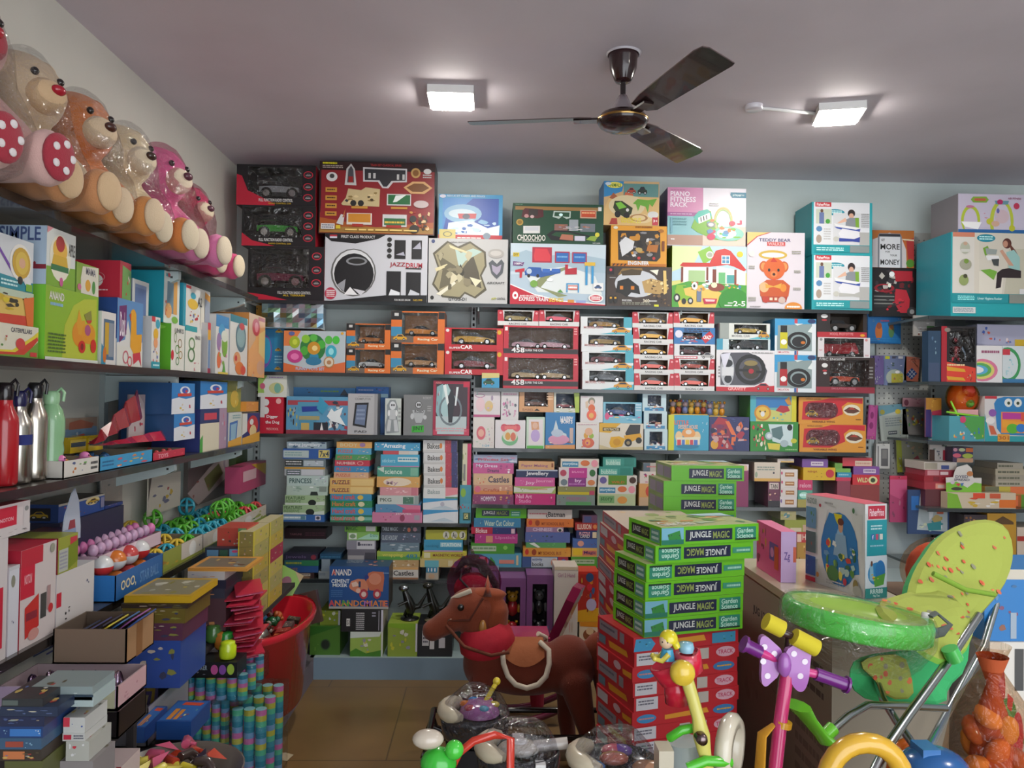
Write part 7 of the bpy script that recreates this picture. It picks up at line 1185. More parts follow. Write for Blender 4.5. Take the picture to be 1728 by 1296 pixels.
bear(2.19, .82, 'd8c0a0', 'cc9060', 'd8b890', 'b01c30', 'cream bagged bear with a red nose and tan legs on the top shelf', rz=-.3)
bear(2.48, .82, 'd07c44', 'cc8848', 'd8c0a0', '4a2820', 'tan orange bagged bear with a white muzzle on the top shelf', rz=-.3)
bear(2.77, .82, 'dcc8a4', 'd08040', 'd8c8ac', '3a2820', 'cream bagged bear with orange legs next to the pink bears', rz=-.3)
bear(3.08, .86, 'e084b4', 'd87ca8', 'd8c8b0', '5a3040', 'light pink bagged bear in a red-edged bag on the top shelf', rz=-.3, bag='f8d8e4')
bear(3.39, .74, 'd04878', 'd85080', 'd8c8ac', '5a3040', 'deep pink bagged bear, deepest on the top shelf', rz=-.3, bag='f8e0e8')
# ---------------------------------------------------------------- rocking horse
hc = onZ(880, 1240, 0); H = tag(empty('rocking_horse', (.165, 3.15, 0)), 'brown plush rocking horse with a red scarf on black rockers', 'rocking horse')
BR = '7a2e14'; mv = '8f3c1a'
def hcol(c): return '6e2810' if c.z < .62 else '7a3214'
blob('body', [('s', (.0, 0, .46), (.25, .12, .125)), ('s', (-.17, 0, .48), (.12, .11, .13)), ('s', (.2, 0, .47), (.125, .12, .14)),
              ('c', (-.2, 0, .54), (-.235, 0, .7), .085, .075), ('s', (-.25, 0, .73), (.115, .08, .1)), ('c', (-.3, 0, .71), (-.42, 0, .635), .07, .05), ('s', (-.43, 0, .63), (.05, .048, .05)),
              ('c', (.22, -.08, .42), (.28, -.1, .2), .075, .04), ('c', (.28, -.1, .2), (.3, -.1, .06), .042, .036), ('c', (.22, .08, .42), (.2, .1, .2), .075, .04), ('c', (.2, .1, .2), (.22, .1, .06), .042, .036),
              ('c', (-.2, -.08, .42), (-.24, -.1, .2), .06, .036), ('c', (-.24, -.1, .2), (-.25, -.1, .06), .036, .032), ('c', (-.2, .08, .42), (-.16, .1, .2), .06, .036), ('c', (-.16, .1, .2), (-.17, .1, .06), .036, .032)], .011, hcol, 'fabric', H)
blob('mane', [('c', (-.16, 0, .56), (-.14, 0, .72), .07, .06), ('s', (-.2, 0, .8), (.11, .05, .03)), ('c', (-.14, 0, .74), (-.2, 0, .79), .05, .04)], .01, '8a3c18', 'fabric', H)
blob('tail', [('c', (.28, 0, .55), (.34, -.0, .56), .035, .065), ('c', (.34, 0, .56), (.38, 0, .38), .065, .06), ('c', (.38, 0, .38), (.38, 0, .2), .06, .02)], .01, '7e3416', 'fabric', H)
for a in (-1, 1):
    m = MB(); m.sph((-.3, .07 * a, .755), (.016, .008, .016), '140c08', 'plastic', u=12, w=8); m.build('eye', H)
    m = MB(); m.raw([(-.2, .05 * a, .8), (-.16, .05 * a, .8), (-.18, .062 * a, .875), (-.18, .03 * a, .81)], [(0, 1, 2), (1, 3, 2), (3, 0, 2), (0, 3, 1)], '8f3c1a', 'fabric'); m.build('ear', H)
    m = MB(); m.sph((-.2, .075 * a, .66), (.018, .012, .042), 'b07838', 'plastic'); m.build('wooden_handle', H)
m = MB(); pr = [(.1, .02), (.12, .05), (.125, .09), (.105, .13)]
m.lathe([(.098, .0), (.125, -.05), (.13, -.1), (.1, -.14)], (-.2, 0, .66), 'c01830', 'cloth', M=Matrix.Rotation(-.25, 3, 'Y'), n=24); m.build('scarf', H)
m = MB(); vs = []
for i in range(9):
    for j in range(9):
        x = -.1 + .18 * i / 8; t = (j / 8 - .5) * 2.5 * (1 - .25 * abs(i / 4 - 1) ** 2); vs.append((x, .127 * math.sin(t), .46 + .137 * math.cos(t)))
m.raw(vs, [(i * 9 + j, i * 9 + j + 1, i * 9 + j + 10, i * 9 + j + 9) for i in range(8) for j in range(8)], '9a5428', 'cloth'); sd = m.build('saddle', H)
for sg in (-1, 1):
    m = MB(); m.tube([(-.115, sg * -.04, .598), (-.11, sg * -.09, .57), (-.105, sg * -.125, .52), (-.085, sg * -.14, .47), (-.05, sg * -.148, .435), (0, sg * -.15, .42), (.05, sg * -.148, .435), (.085, sg * -.14, .47), (.1, sg * -.125, .52), (.1, sg * -.09, .57), (.06, sg * -.06, .598)], .012, 'd8ccb8', 'fabric', n=8); m.build('fringe', sd)
m = MB(); m.tube([(-.36, -.05, .7), (-.375, .0, .71), (-.36, .05, .7)], .006, '5a2410', 'matte', n=6); m.tube([(-.36, -.052, .69), (-.26, -.077, .7), (-.2, -.07, .8)], .006, '5a2410', 'matte', n=6); m.tube([(-.365, -.055, .67), (-.28, -.11, .59), (-.16, -.135, .56), (-.08, -.12, .57)], .008, '6a3018', 'matte', n=6); m.tube([(-.365, .055, .67), (-.28, .11, .59), (-.16, .135, .56), (-.08, .12, .57)], .008, '6a3018', 'matte', n=6); m.build('bridle', H)
m = MB(); m.lathe([(.014, -.003), (.017, 0), (.014, .003)], (-.345, -.058, .685), 'b8b0a0', 'metal', M=Matrix.Rotation(PI / 2, 3, 'X'), n=14); m.build('bit_ring', H)
m = MB(); m.tube([(-.255, -.04, .825), (-.31, -.035, .8), (-.34, -.0, .775)], .012, 'c8bca8', 'fabric', n=8); m.build('forelock_trim', H)
for a in (-1, 1):
    m = MB(); m.tube([(.46 * t, .15 * a, .028 + .1 * t * t) for t in [k / 6 for k in range(-6, 7)]], .019, '1c1210', 'plastic', n=8); m.build('rocker', H)
    m = MB(); m.tube([(-.42, .15 * a, .12), (-.43, .15 * a, .2), (.42, .15 * a, .2), (.44, .15 * a, .12)], .014, '1c1210', 'plastic', n=8); m.build('side_rail', H)
for x in (-.24, .25):
    m = MB(); m.tube([(x, -.15, .05), (x, .15, .05)], .014, '1c1210', 'plastic', n=8); m.build('cross_bar', H)
m = MB(); m.tube([(-.43, -.15, .2), (-.43, .15, .2)], .014, '1c1210', 'plastic', n=8); m.build('cross_bar', H)
H.scale = (.88, .88, .87)
# a second, magenta rocking animal in film behind the horse
p = onY(850, 1080, 3.62)
R2 = tag(empty('rocking_animal', (.12, 3.62, 0)), 'magenta film-wrapped ride-on with a tall backrest behind the brown horse', 'ride-on toy')
blob('body', [('s', (0, 0, .42), (.22, .1, .09)), ('c', (-.14, 0, .44), (-.2, 0, .72), .075, .07), ('s', (-.22, 0, .78), (.12, .07, .1)), ('c', (-.16, 0, .4), (-.2, 0, .08), .06, .04), ('c', (.14, 0, .4), (.16, 0, .08), .06, .04)], .012, 'a01838', 'cloth', R2)
m = MB(); m.prism([(-.07, 0), (.07, 0), (.08, .34), (.05, .42), (-.05, .42), (-.08, .34)], (.2, -.03, .44), (.35, .93, 0), (.4, 0, .9), (.05, 0, -.02), '8c1c48', 'plastic'); m.build('backrest', R2)
m = MB(); m.box((-.06, -.12, .47), (.22, .12, .52), 'a82858', 'plastic'); m.build('seat', R2)
m = MB(); m.tube([(-.33, 0, .88), (-.28, 0, .95), (-.18, 0, .93), (-.1, 0, .8), (-.1, 0, .66)], [.01, .03, .035, .03, .02], '141016', 'fabric', n=8); m.build('mane', R2)
m = MB(); m.sph((-.22, 0, .82), (.16, .1, .17), 'f0a8d0', 'wrap', u=20, w=12); m.lathe([(.0, .0), (.01, 0), (.03, -.05)], (-.24, 0, 1.02), 'f0c8e0', 'wrap'); m.build('plastic_wrap', R2)
m = MB(); m.tube([(-.28, -.05, .92), (-.3, -.09, .86), (-.24, -.11, .8), (-.16, -.1, .78)], .007, '2a1420', 'matte', n=6); m.build('bridle', R2)
R2.scale = (.8, .8, .77)
for a in (-1, 1):
    m = MB(); m.tube([(.3 * t, .1 * a, .022 + .08 * t * t) for t in [k / 5 for k in range(-5, 6)]], .02, '6a1838', 'plastic', n=8); m.build('rocker', R2)
# ---------------------------------------------------------------- goods on the back ledge
crop(420, 930, 3.54)
LG = 4.12
GP = 'b 5 10 95 95 9 d8d050,8ab030,d8dcc8,9a9aa8,c8c830;'
B('amplifier_box', 'green and white patterned carton low on the ledge under the black carton', 605, 482, 800, 628, 'r 790 482 800 628 dfe4e4;p d8e4dc 605 482 790 482 780 510 605 520;b 630 515 770 620 9 c8c838,8ab030,9a9aa8,d8d8c8;p 4a8a28 605 600 640 580 700 610 790 590 790 628 605 628', 'a0c058', Y=LG, tc='6a7a60')
B('cat_toy_box', 'green carton with a round black badge at the ledge corner', 365, 448, 545, 600, 'e 428 515 488 575 1c281c;o 428 515 488 575 3a5a30 .8;p 2f6a1c 365 448 545 448 365 500;b 380 520 420 590 3 6a9a38', '4c7c28', Y=4.14, d=.24)
B('lantern_box', 'yellow-green patterned carton on the badge carton', 425, 355, 546, 446, 'r 425 250 546 330 3c5c20;b 430 330 540 440 7 c8c838,9aa8b0,d8d8c8;r 534 340 546 446 ccd', '8a9c30', Y=4.16)
B('amplifier_box', 'black carton printed with white text lines under the blue box', 552, 345, 802, 478, 'r 583 402 604 446 d8d8d4;t 586 410 601 438 333 S1;l 640 365 690 470 9 c8c8cc;r 690 365 710 470 17181c;r 775 355 778 470 dde;l 735 360 758 395 2 aab;r 790 350 802 478 dde', '17181c', Y=LG, snp=1, sc='c8c0b0')
B('cement_mixer_box', 'blue box printed CEMENT MIXER with an orange truck, on the black carton', 480, 92, 836, 343, """r 473 330 836 343 b8b8b4;t 492 108 612 146 e8e4e0 ANAND;t 495 112 520 146 d05040 A;t 492 168 600 192 e8f0f4 CEMENT;t 500 194 588 214 e8f0f4 MIXER;p d88868 598 210 610 180 650 165 690 168 712 200 712 235 640 245 605 225;p c87050 700 180 712 130 740 120 805 124 808 160 800 240 720 232;e 715 130 790 200 d88c70;e 690 140 715 168 2a3a88;p e8c8b8 612 190 640 180 660 205 620 215;r 655 180 668 215 34446a;e 660 225 712 285 b83848;e 742 225 790 283 b83848;e 672 240 702 272 e8d0c8;e 754 240 780 270 e8d0c8;e 640 220 668 250 e8c0b0;l 492 230 560 275 4 4a78b0;
t 478 292 830 328 e89040 ANANDOMATE;t 480 292 515 328 d84858 A;t 560 292 600 328 58a848 N;t 690 294 730 328 b878c0 M;t 800 294 832 328 e07858 E;l 800 125 835 135 1 8ac""", '1d5191', Y=LG, d=.17, tc='23466e', sc='3a3028', ta='t 22 10 50 50 8a98a0 CONCRETE;b 50 10 98 90 6 c87860,d8988a')
B('lantern_box', 'yellow and white patterned carton on the ledge below the black figures', 830, 432, 1006, 600, 'r 995 432 1006 575 dde;p 8ab828 830 432 995 432 995 470 830 450;b 840 460 990 570 9 d8d8c8,9a9aa8,c8c838,8ab030', '98b040', Y=LG)
B('amplifier_box', 'black carton with white price stickers beside the horse', 1008, 440, 1215, 600, 'r 1035 470 1075 545 d8d8dc;r 1080 515 1108 562 d8d8dc;r 1135 505 1172 556 c8c8d0;l 1040 480 1070 535 3 556', '15161c', Y=LG)
# black model figures on disc stands
for i, (x, y, lab) in enumerate(((960, 330, 'small black model figure with silver head on the patterned carton'), (1060, 330, 'black model figure on a beige disc stand above the black carton'))):
    p = onY(*px(x, 440), 4.2); s = snap(p.x - .03, p.x + .03, 4.17, 4.23, p.z, .1) or p.z; m = MB()
    m.lathe([(0, 0), (.05, 0), (.05, .006), (0, .012)], (0, 0, 0), '8a8468' if i else '1a1c1a', 'plastic', n=20)
    m.tube([(0, 0, .01), (.008, 0, .06), (-.01, 0, .1), (-.03, 0, .15 + .02 * i)], [.012, .03, .026, .014], '141816'); m.sph((-.035, 0, .165 + .02 * i), (.028, .02, .018), '9aa0a8' if not i else '20241f', 'metal' if not i else 'plastic'); m.tube([(0, 0, .06), (.05, 0, .07), (.09, 0, .14)], [.02, .014, .004], '161a17'); m.tube([(-.01, .02, .06), (-.03, .03, .01)], .01, '161a17'); m.tube([(-.01, -.02, .1), (-.06, -.03, .08)], .008, '161a17')
    tag(m.build('model_figure', loc=(p.x + .04 * i, 4.2, s + .001)), lab, 'figure')
crop(780, 740)
def FIG(x0, x1, y0, y1, lab, side, inn, body, belly, hat):
    w = x1 - x0; o = B('figure_box', lab, x0, y0, x1, y1, 'b %d %d %d %d 3 d8c040,5a88a8;b %d %d %d %d 3 d8c040,5a88a8' % (x0 + 2, y1 - 220, x0 + w * .2, y1 - 60, x1 - w * .2, y1 - 220, x1 - 2, y1 - 60), side, hole=(x0 + w * .22, y0 + 60, x1 - w * .22, y1 - 30), inn=inn, Y=LG + .02, d=.16, film=0)
    h = .0; m = MB(); s = (y1 - y0) / 3.93 / 1300 * LG / .5
    for k in range(2):
        z = .03 + k * .19 * s; m.sph((0, -.02, z + .06 * s), (.038 * s, .035 * s, .055 * s), body if k else belly, 'plastic', u=14, w=10); m.sph((0, -.02, z + .13 * s), .034 * s, belly if k else body, 'plastic', u=14, w=10)
        for a in (-1, 1): m.sph((.026 * s * a, -.02, z + .16 * s), .012 * s, belly, 'plastic', u=8, w=6); m.sph((.012 * s * a, -.052 * s, z + .138 * s), .004, '111', u=6, w=4); m.sph((.04 * s * a, -.03, z + .06 * s), (.012 * s, .012 * s, .03 * s), belly, 'plastic', u=8, w=6)
    f = m.build('figure', o); f.location = (0, .0, .0); return o
FIG(248, 420, 925, 1445, 'purple framed box of red and yellow bear figures on the ledge', '7a4a80', '3a2430', 'a82028', 'c89428', '')
FIG(425, 600, 905, 1445, 'purple framed box of black and silver figures next to the bear figures', '7a4a80', '201826', '1c1c22', '55585c', '')
B('doll_box', 'tall cream doll box behind the magenta backrest', 608, 850, 765, 1445, 't 630 892 745 920 b08098 Girl 2 Hand;b 640 980 740 1380 6 d8a8a0,c8b8a8;r 608 850 765 872 c8b8a0', 'd4ccc4', Y=LG, d=.16)
B('figure_box', 'orange and white box of small figures at the foot of the red stack', 775, 1215, 912, 1445, 'p d88a20 775 1215 912 1215 905 1250 780 1245;e 800 1260 890 1340 8a5030;e 820 1250 870 1300 d8b890;b 790 1330 900 1440 4 c8a080,3a3028', 'd8c8b0', Y=4.13, d=.14)
B('figure_box', 'red and yellow box with blue-capped figure, standing on the orange one', 765, 882, 905, 1213, 'r 780 900 890 1160 a82820;p d8a020 765 1140 905 1120 905 1213 765 1213;b 775 910 895 1200 12 d88028,c8a040,3a5a88,7a2018,d8b898;e 818 890 870 950 2a4a78;e 825 960 860 1010 c82838;e 822 1060 890 1140 b0a8c8;b 820 1030 880 1070 3 c89838', 'c83024', Y=4.13, d=.14)
B('toy_box', 'grey and cream box with picture, behind the horse head', 60, 1010, 245, 1445, 'b 70 1020 235 1100 6 c8a060,98b0c0;r 130 1160 235 1250 c8b8b0;b 130 1100 230 1300 5 b02838,ccc', '8a8a8c', Y=4.18, d=.14)
B('toy_box', 'tilted blue-grey picture box on the grey and cream box', 60, 872, 242, 1008, 'r 90 900 150 990 c09848;r 150 880 240 980 8ab0c8;b 160 890 230 980 4 d8d8d8,6a88a0', '7a8a98', Y=4.2, d=.12)
# ---------------------------------------------------------------- hanging packs on the perforated panel
crop(1380, 520, 4.9655)
HK = BY - .02
def hang(lab, x0, y0, x1, y1, col, a, n=1, name='blister_pack', Y=None, bub='', cat='pack', tilt=0., t=.012, col2=None):
    Y = (HK - .03) if Y is None else Y
    A = onY(*px(x0, (y0 + y1) / 2), Y); C = onY(*px(x1, (y0 + y1) / 2), Y); zt = onY(*px((x0 + x1) / 2, y0), Y).z; zb = onY(*px((x0 + x1) / 2, y1), Y).z; w = C.x - A.x; h = zt - zb
    m = MB(); M0 = Matrix.Rotation(tilt, 4, 'Y')
    for k in range(n):
        o_ = .02 * (n - 1 - k); m.box((-w / 2 - o_ * .5, -t / 2 + o_, -h), (w / 2 - o_ * .5, t / 2 + o_, 0), col2 or col, 'card')
    art(m, a, Vector((-w / 2, -t / 2, 0)), Vector((w, 0, 0)), Vector((0, 0, -h)), Vector((0, -1, 0)), (0, 0, 100, 100))
    m.tube([(0, -t / 2 - .02, -.008), (0, HK - Y + .0, -.004)], .0022, 'b8b8b8', 'metal', n=6)
    o = m.build(name, loc=((A.x + C.x) / 2, Y, zt), rot=(0, tilt, 0)); tag(o, lab, cat)
    if bub:
        b = list(map(float, bub.split())); m = MB(); m.box((-w / 2 + w * b[0], -t / 2 - .02, -h * b[3]), (-w / 2 + w * b[2], -t / 2 - .001, -h * b[1]), 'ffffff', 'clear', skip='k'); m.build('bubble', o)
    return o
hang('blue carded pair of orange water toys below the red racing set', 415, 45, 692, 298, '1f68a8', 'p 2c7cc0 0 10 100 0 100 100 0 90;e 22 32 44 88 d87838;e 26 30 42 52 a85838;e 62 36 80 80 5a8858;e 64 36 78 54 a87048;b 4 5 24 30 3 a88878,78a0a0;b 78 5 98 40 3 c89898;l 38 20 64 30 1 c05878;l 10 80 90 95 2 2f88c8')
hang('hanging bunch of pale blister packs with a small yellow game, middle of the panel', 548, 398, 738, 648, '9aa8b8', 'r 6 2 26 12 c8c838;r 36 2 52 10 556;r 64 2 84 10 d8d8dc;b 10 20 90 50 8 556a68,dde,8a9aa8;e 10 46 90 100 b8c4b8;r 34 60 84 92 c8c050;b 36 60 84 92 5 c86858,68a870,d8d8a0;e 50 50 70 60 fff', n=3, col2='7a88b0')
hang('bunch of dusky violet blister packs beside the pale ones', 470, 398, 548, 640, '6a5a90', 'b 5 5 95 60 6 7a6aa8,4a3a70,9a98a8;b 5 60 95 98 6 8aa890,a8a8b0', n=2, Y=HK - .06)
hang('clear pack holding a blue and white puzzle cube', 728, 410, 852, 612, 'c0705c', 'b 10 5 90 30 4 b08878,c8a090;p 2a4a88 50 45 90 66 56 94 14 76;p d0d8e8 38 52 78 74 76 76 36 54;p d0d8e8 26 62 66 84 64 86 24 64;p d0d8e8 62 52 28 82 30 84 64 54;p d0d8e8 76 60 42 88 44 90 78 62', tilt=.08)
hang('grey and green pack hanging in front of the far bay edge', 800, 62, 975, 235, 'a8a4a0', 'b 5 5 95 50 8 d0ccc8,8a8480;r 62 50 98 98 3c7430;b 5 50 60 98 5 7a4038,c8c0b8;l 20 56 60 90 3 ccc', Y=4.3)
hang('clear pack of small white cubes on the bay edge', 935, 405, 1028, 600, '6a6460', 'p 8a7a70 20 0 80 0 96 40 4 40;r 6 40 98 72 d0d0d4;l 8 44 96 70 3 6a6a80', Y=4.3)
hang('dark teal slim pack hanging on the bay edge', 920, 180, 1000, 400, '2c4a60', 'r 60 0 90 100 7a98b0;r 0 0 40 30 3a6a48', Y=4.31)
hang('bright pink slim carded toy low on the panel', 425, 812, 500, 1100, 'c84898', 'p d85aa8 20 0 60 0 90 90 0 90;e 20 20 60 40 a02878;e 16 50 60 70 a02878;b 10 80 90 98 3 d8c878', tilt=.06, Y=HK - .05)
hang('white carded pretend phone set with rounded corners', 500, 808, 728, 1105, 'b8c0b8', 'p 6a98a8 0 0 100 0 100 14 0 30;e 4 12 22 26 a8a040;e 60 14 80 28 d8c040;l 20 36 80 62 4 8a9498;r 28 74 60 84 4a5058;l 30 76 58 82 1 ccc;b 66 44 84 90 4 c8b050,a89850;b 60 82 80 96 2 2a2a68', tilt=-.1, bub='.1 .3 .9 .95')
hang('pink and grey pencil pouch hanging flat above the flower pack', 710, 752, 905, 826, 'd8a0a8', 'b 4 5 96 95 4 c87888,e0b8b8;e 4 20 24 90 8a4858', cat='pack', Y=HK - .05)
hang('clear pack of yellow and white flower pieces', 705, 836, 892, 1060, '8a8684', 'b 14 4 96 70 16 d8c848,e8e4d8,c85838,4a9048,44508a,d8d8b0')
hang('orange and purple carded toy on the bay edge', 900, 752, 1030, 1080, '8a5a78', 'r 0 0 100 36 c88a30;b 5 2 60 34 4 d8a840,b84838;r 0 30 34 100 3a2868;p c83858 40 34 100 30 100 60 40 64;b 40 60 100 100 6 d8d0e0,6a58a0,c8a0b8', Y=4.3)
crop(1380, 740, 4.9655)
hang('white framed grey pack hanging low on the panel', 478, 42, 592, 250, 'd8d8d4', 'r 36 20 88 90 6a6a6c;r 44 24 80 60 8a8a88;r 10 10 20 98 888', t=.03)
hang('yellow and blue carded toy with a red gridded puzzle corner', 650, 4, 870, 280, 'b0b098', 'r 0 0 20 100 b8c048;b 30 10 96 50 8 c8c8d8,5a68a8,d8b898;p c04858 52 66 80 50 100 86 78 100;l 56 62 96 92 4 e0c8c8;b 4 50 50 96 6 8a9a78,b8b8c8', tilt=-.05)
hang('white and red chequered pack on the bay edge', 930, 4, 1112, 188, 'c0b8b4', 'b 5 3 95 50 7 e0dcd8,444,4a6a58;r 0 48 24 100 4a2c20;r 62 50 98 96 a81c34;b 24 50 62 98 6 9a9488,556', Y=4.3)
hang('long pink film bag hanging below the panel', 600, 312, 742, 700, 'a83c68', 'p c0507c 0 0 100 0 100 30 60 50 0 40;r 0 0 100 8 b8284c;b 10 40 90 96 5 5a2840,b06a80,7a3858', Y=4.3)
hang('blue and silver film pack of toys hanging lowest by the bay', 750, 430, 1095, 800, '24406c', 'p a8b4b8 30 8 96 12 96 94 22 90;r 8 14 26 46 2468b0;r 34 8 48 30 d0b0b8;p d8dce0 50 30 66 26 60 60 52 70;r 70 34 86 54 b85838;b 24 50 96 96 14 c8d0b0,3a8088,d0d8d8,8a9aa0,a89838;e 60 56 80 76 b8a060;p 2c8890 46 76 80 70 80 90 50 92', Y=4.24)
# ---------------------------------------------------------------- far bay
Q = RF + .012
crop(1380, 520, 4.9655)
B('toy_box', 'slim navy box at the near edge of the figure shelf', 925, 190, 1030, 604, 'b 935 200 1020 380 4 4a6a88,7a98a8;r 930 450 1020 600 3a4a68', '24405c', Y=Q, d=.06)
o = B('figure_box', 'dark red and orange window box holding a red robot figure', 1034, 152, 1324, 606, 'p d8402c 1070 440 1324 490 1324 606 1080 606;p d8a028 1080 480 1230 500 1240 525 1085 515;p d8a028 1080 560 1220 570 1240 595 1090 590;b 1240 500 1320 600 6 6a2020,c8a878,8a3028;r 1034 152 1080 606 a81c2c;l 1085 455 1230 482 1 e8d0a0;e 1060 165 1110 200 8a8078', '1a1418', hole=(1105, 170, 1315, 440), inn='15131a', Y=Q, d=.14)
m = MB(); m.tube([(0, 0, .14), (0, 0, .2)], [.02, .034], '8a2830', 'metal'); m.sph((0, 0, .235), (.018, .018, .022), '8a3038', 'metal'); [m.tube([(.035 * a, 0, .2), (.05 * a, -.01, .16), (.045 * a, -.02, .12)], [.014, .01, .009], '5a6470', 'metal', n=8) for a in (-1, 1)]; [m.tube([(.014 * a, 0, .14), (.022 * a, 0, .1)], [.016, .011], '8a2830', 'metal', n=8) for a in (-1, 1)]
f = m.build('figure', o); f.location = (.005, -.03, -.005)
B('craft_box', 'pastel pink and lilac box behind the rainbow box', 1330, 140, 1560, 308, '', 'b0a8c8', Y=4.3, d=.1, snp=0)
B('craft_box', 'white box with a rainbow arc on the figure shelf', 1332, 315, 1545, 606, 'e 1250 420 1508 598 d87898;e 1260 440 1480 580 d8d070;e 1262 452 1455 562 58a858;e 1264 470 1425 545 58a8d0;e 1266 480 1390 535 e4e4e4;l 1370 345 1520 385 1 a05878', 'e0dedf', Y=Q)
B('craft_box', 'white box with a green arc and blue foot', 1548, 320, 1990, 606, 'o 1480 330 1700 600 3a9858 .8;b 1560 420 1660 560 8 58a8b8,a8d0d8;r 1548 575 1990 606 3a78a8;r 1548 345 1610 390 c83848', 'd0dade', Y=Q)
B('craft_box', 'lilac box with pictures of toy animals, lying on the rainbow boxes', 1335, 140, 1990, 312, 'b 1345 150 1490 300 6 3a58a8,4a8858,c85848;b 1500 190 1620 290 5 c86848,d8c8c8,5a68a8;r 1650 255 1990 312 c8a828', 'a8a8c0', Y=Q + .05, d=.1)
B('puzzle_box', 'blue and green box of blocks under the orange dinosaur bag', 1100, 905, 1395, 1104, 'b 1110 960 1260 1095 8 c8d8d8,e0c050,d87858;p 4a9a48 1180 910 1395 905 1395 1080 1330 1090;b 1260 950 1390 1090 7 d8b830,3a78a8,c8d8c8;e 1190 905 1240 960 c83868', '4a98a8', Y=Q)
B('monster_toy_box', 'white and teal box with a big-eyed blue monster case', 1398, 740, 1990, 1106, """p 2a98a0 1398 880 1440 1060 1990 1060 1990 1106 1398 1106;r 1398 740 1500 762 b82838;p 2c7cb8 1475 800 1500 760 1560 745 1990 745 1990 1060 1540 1050 1500 1000 1490 900;e 1562 758 1628 826 e0e4e0;e 1642 758 1708 826 e0e4e0;e 1585 782 1610 808 2a3a20;e 1662 782 1688 808 2a3a20;r 1535 866 1990 1035 e89030;p b83898 1545 870 1720 875 1720 925 1545 925;p d8503c 1700 870 1990 870 1990 930 1700 940;p e8a030 1545 930 1720 950 1720 1000 1545 990;e 1580 960 1680 1040 5ab030;e 1660 960 1740 1030 2a78c8;e 1430 845 1495 905 8a58a8;e 1405 910 1482 965 e4e0e0;p c86040 1430 975 1470 980 1500 1050 1450 1050;r 1505 1045 1605 1106 d89a38;t 1512 1060 1598 1090 a85820 301""", 'd0cccc', Y=Q)
m = MB(); p = onY(*px(1260, 760), Q + .02); s = snap(p.x - .06, p.x + .06, Q, Q + .1, onY(*px(1260, 903), Q).z, .1)
m.sph((0, 0, .1), (.085, .05, .09), 'd87028', 'plastic', u=18, w=12); m.sph((.01, -.02, .13), (.05, .035, .05), 'c83a24', 'plastic'); m.sph((.015, -.035, .07), (.03, .02, .025), '5aa030', 'plastic', u=10, w=8); m.box((-.055, -.045, .005), (.06, .03, .035), 'd8a0a0', 'plastic')
bg = m.build('dinosaur_bag', loc=(p.x, Q + .07, (s or p.z - .1) + .001)); tag(bg, 'orange clear bag of dinosaur blocks with lime straps on the far bay', 'bag')
m = MB(); m.sph((0, 0, .1), (.092, .058, .098), 'f8d890', 'wrap', u=18, w=12); m.build('clear_shell', bg); m = MB(); m.tube([(-.085, -.03, .08), (-.06, -.055, 0), (-.02, -.06, -.05), (.03, -.06, -.03), (.05, -.06, .0), (-.05, -.06, .01), (-.12, -.05, .02)], .006, '8ad030', n=6); m.build('strap', bg)
crop(1380, 740, 4.9655)
K('the far bay red stack', """
892 198 1165 262 c8c0b8 / r 2 10 40 90 a09888;r 52 40 76 90 3a4a88;b 78 10 98 90 2 b8b0b0 |white topped game box
898 264 1155 312 a03848 / r 8 10 46 90 c88890;r 50 30 76 80 d8c0c0 |red and pink game box
890 314 1150 362 981c2c / r 30 10 50 90 781828;b 50 20 96 90 3 c87878 |deep red game box
892 364 1080 425 a02c3a / r 50 20 98 90 d88878;r 60 40 90 80 c8b0a8 |red game box with pale corner
900 427 1075 582 5c2830 |dull maroon game box""", 'game boxes in the far bay', Y=Q + .055)
K('the far bay cream stack', """
1505 205 1720 255 a8a090 / l 4 20 60 90 1 665 |beige slim box
1488 257 1990 305 b0a690 / l 4 20 40 90 1 665 |cream slim box
1490 307 1990 355 a09888 / l 4 20 40 90 1 665 |taupe slim box
1492 357 1990 402 a8a090 / l 4 20 40 90 1 665 |pale slim box
1400 404 1990 470 b08840 / r 0 0 20 100 6a6a50;r 20 0 36 100 b8a840;r 36 0 60 90 d87040 |orange and yellow slim box
1470 472 1990 582 a85828 / r 10 10 40 90 d86838;r 45 0 100 100 5a8828 |burnt orange slim box""", 'game boxes in the far bay', Y=Q + .055)
B('dough_tub_box', 'pile of small coloured dough tubs above the bead display', 1130, 75, 1300, 200, 'e 1135 80 1170 110 d898a8;e 1180 80 1235 110 c8d0a0;r 1240 80 1300 112 d87038;r 1130 112 1300 130 3a3060;e 1130 125 1200 160 d86078;e 1210 125 1300 165 a8b848;r 1165 165 1300 200 c89878', '4a3858', Y=Q + .09, d=.1, snp=0)
bd = B('bead_display_box', 'white and lime display box with a peaked printed header', 1085, 455, 1660, 582, 'p 7ab030 1085 455 1170 470 1210 582 1085 582;b 1240 480 1640 575 14 d8d4c8,c84830,c8a838,8a7a68,e0dcd8;r 1300 458 1400 500 d84828;r 1520 510 1660 575 d87028;r 1440 460 1530 500 c85838', 'c8b8a0', Y=Q - .012, d=.06)
m = MB(); p = onY(*px(1240, 455), Q); p0 = bd.location; sx = .001 * .8
m.prism([(-150, 0), (-155, 125), (-90, 130), (-80, 175), (-60, 215), (30, 240), (70, 205), (75, 150), (85, 125), (155, 125), (155, 0)], (p.x - p0.x, .0, p.z - p0.z), (.00064, 0, 0), (0, 0, .00064), (0, .003, 0), 'd0ccc8', 'card')
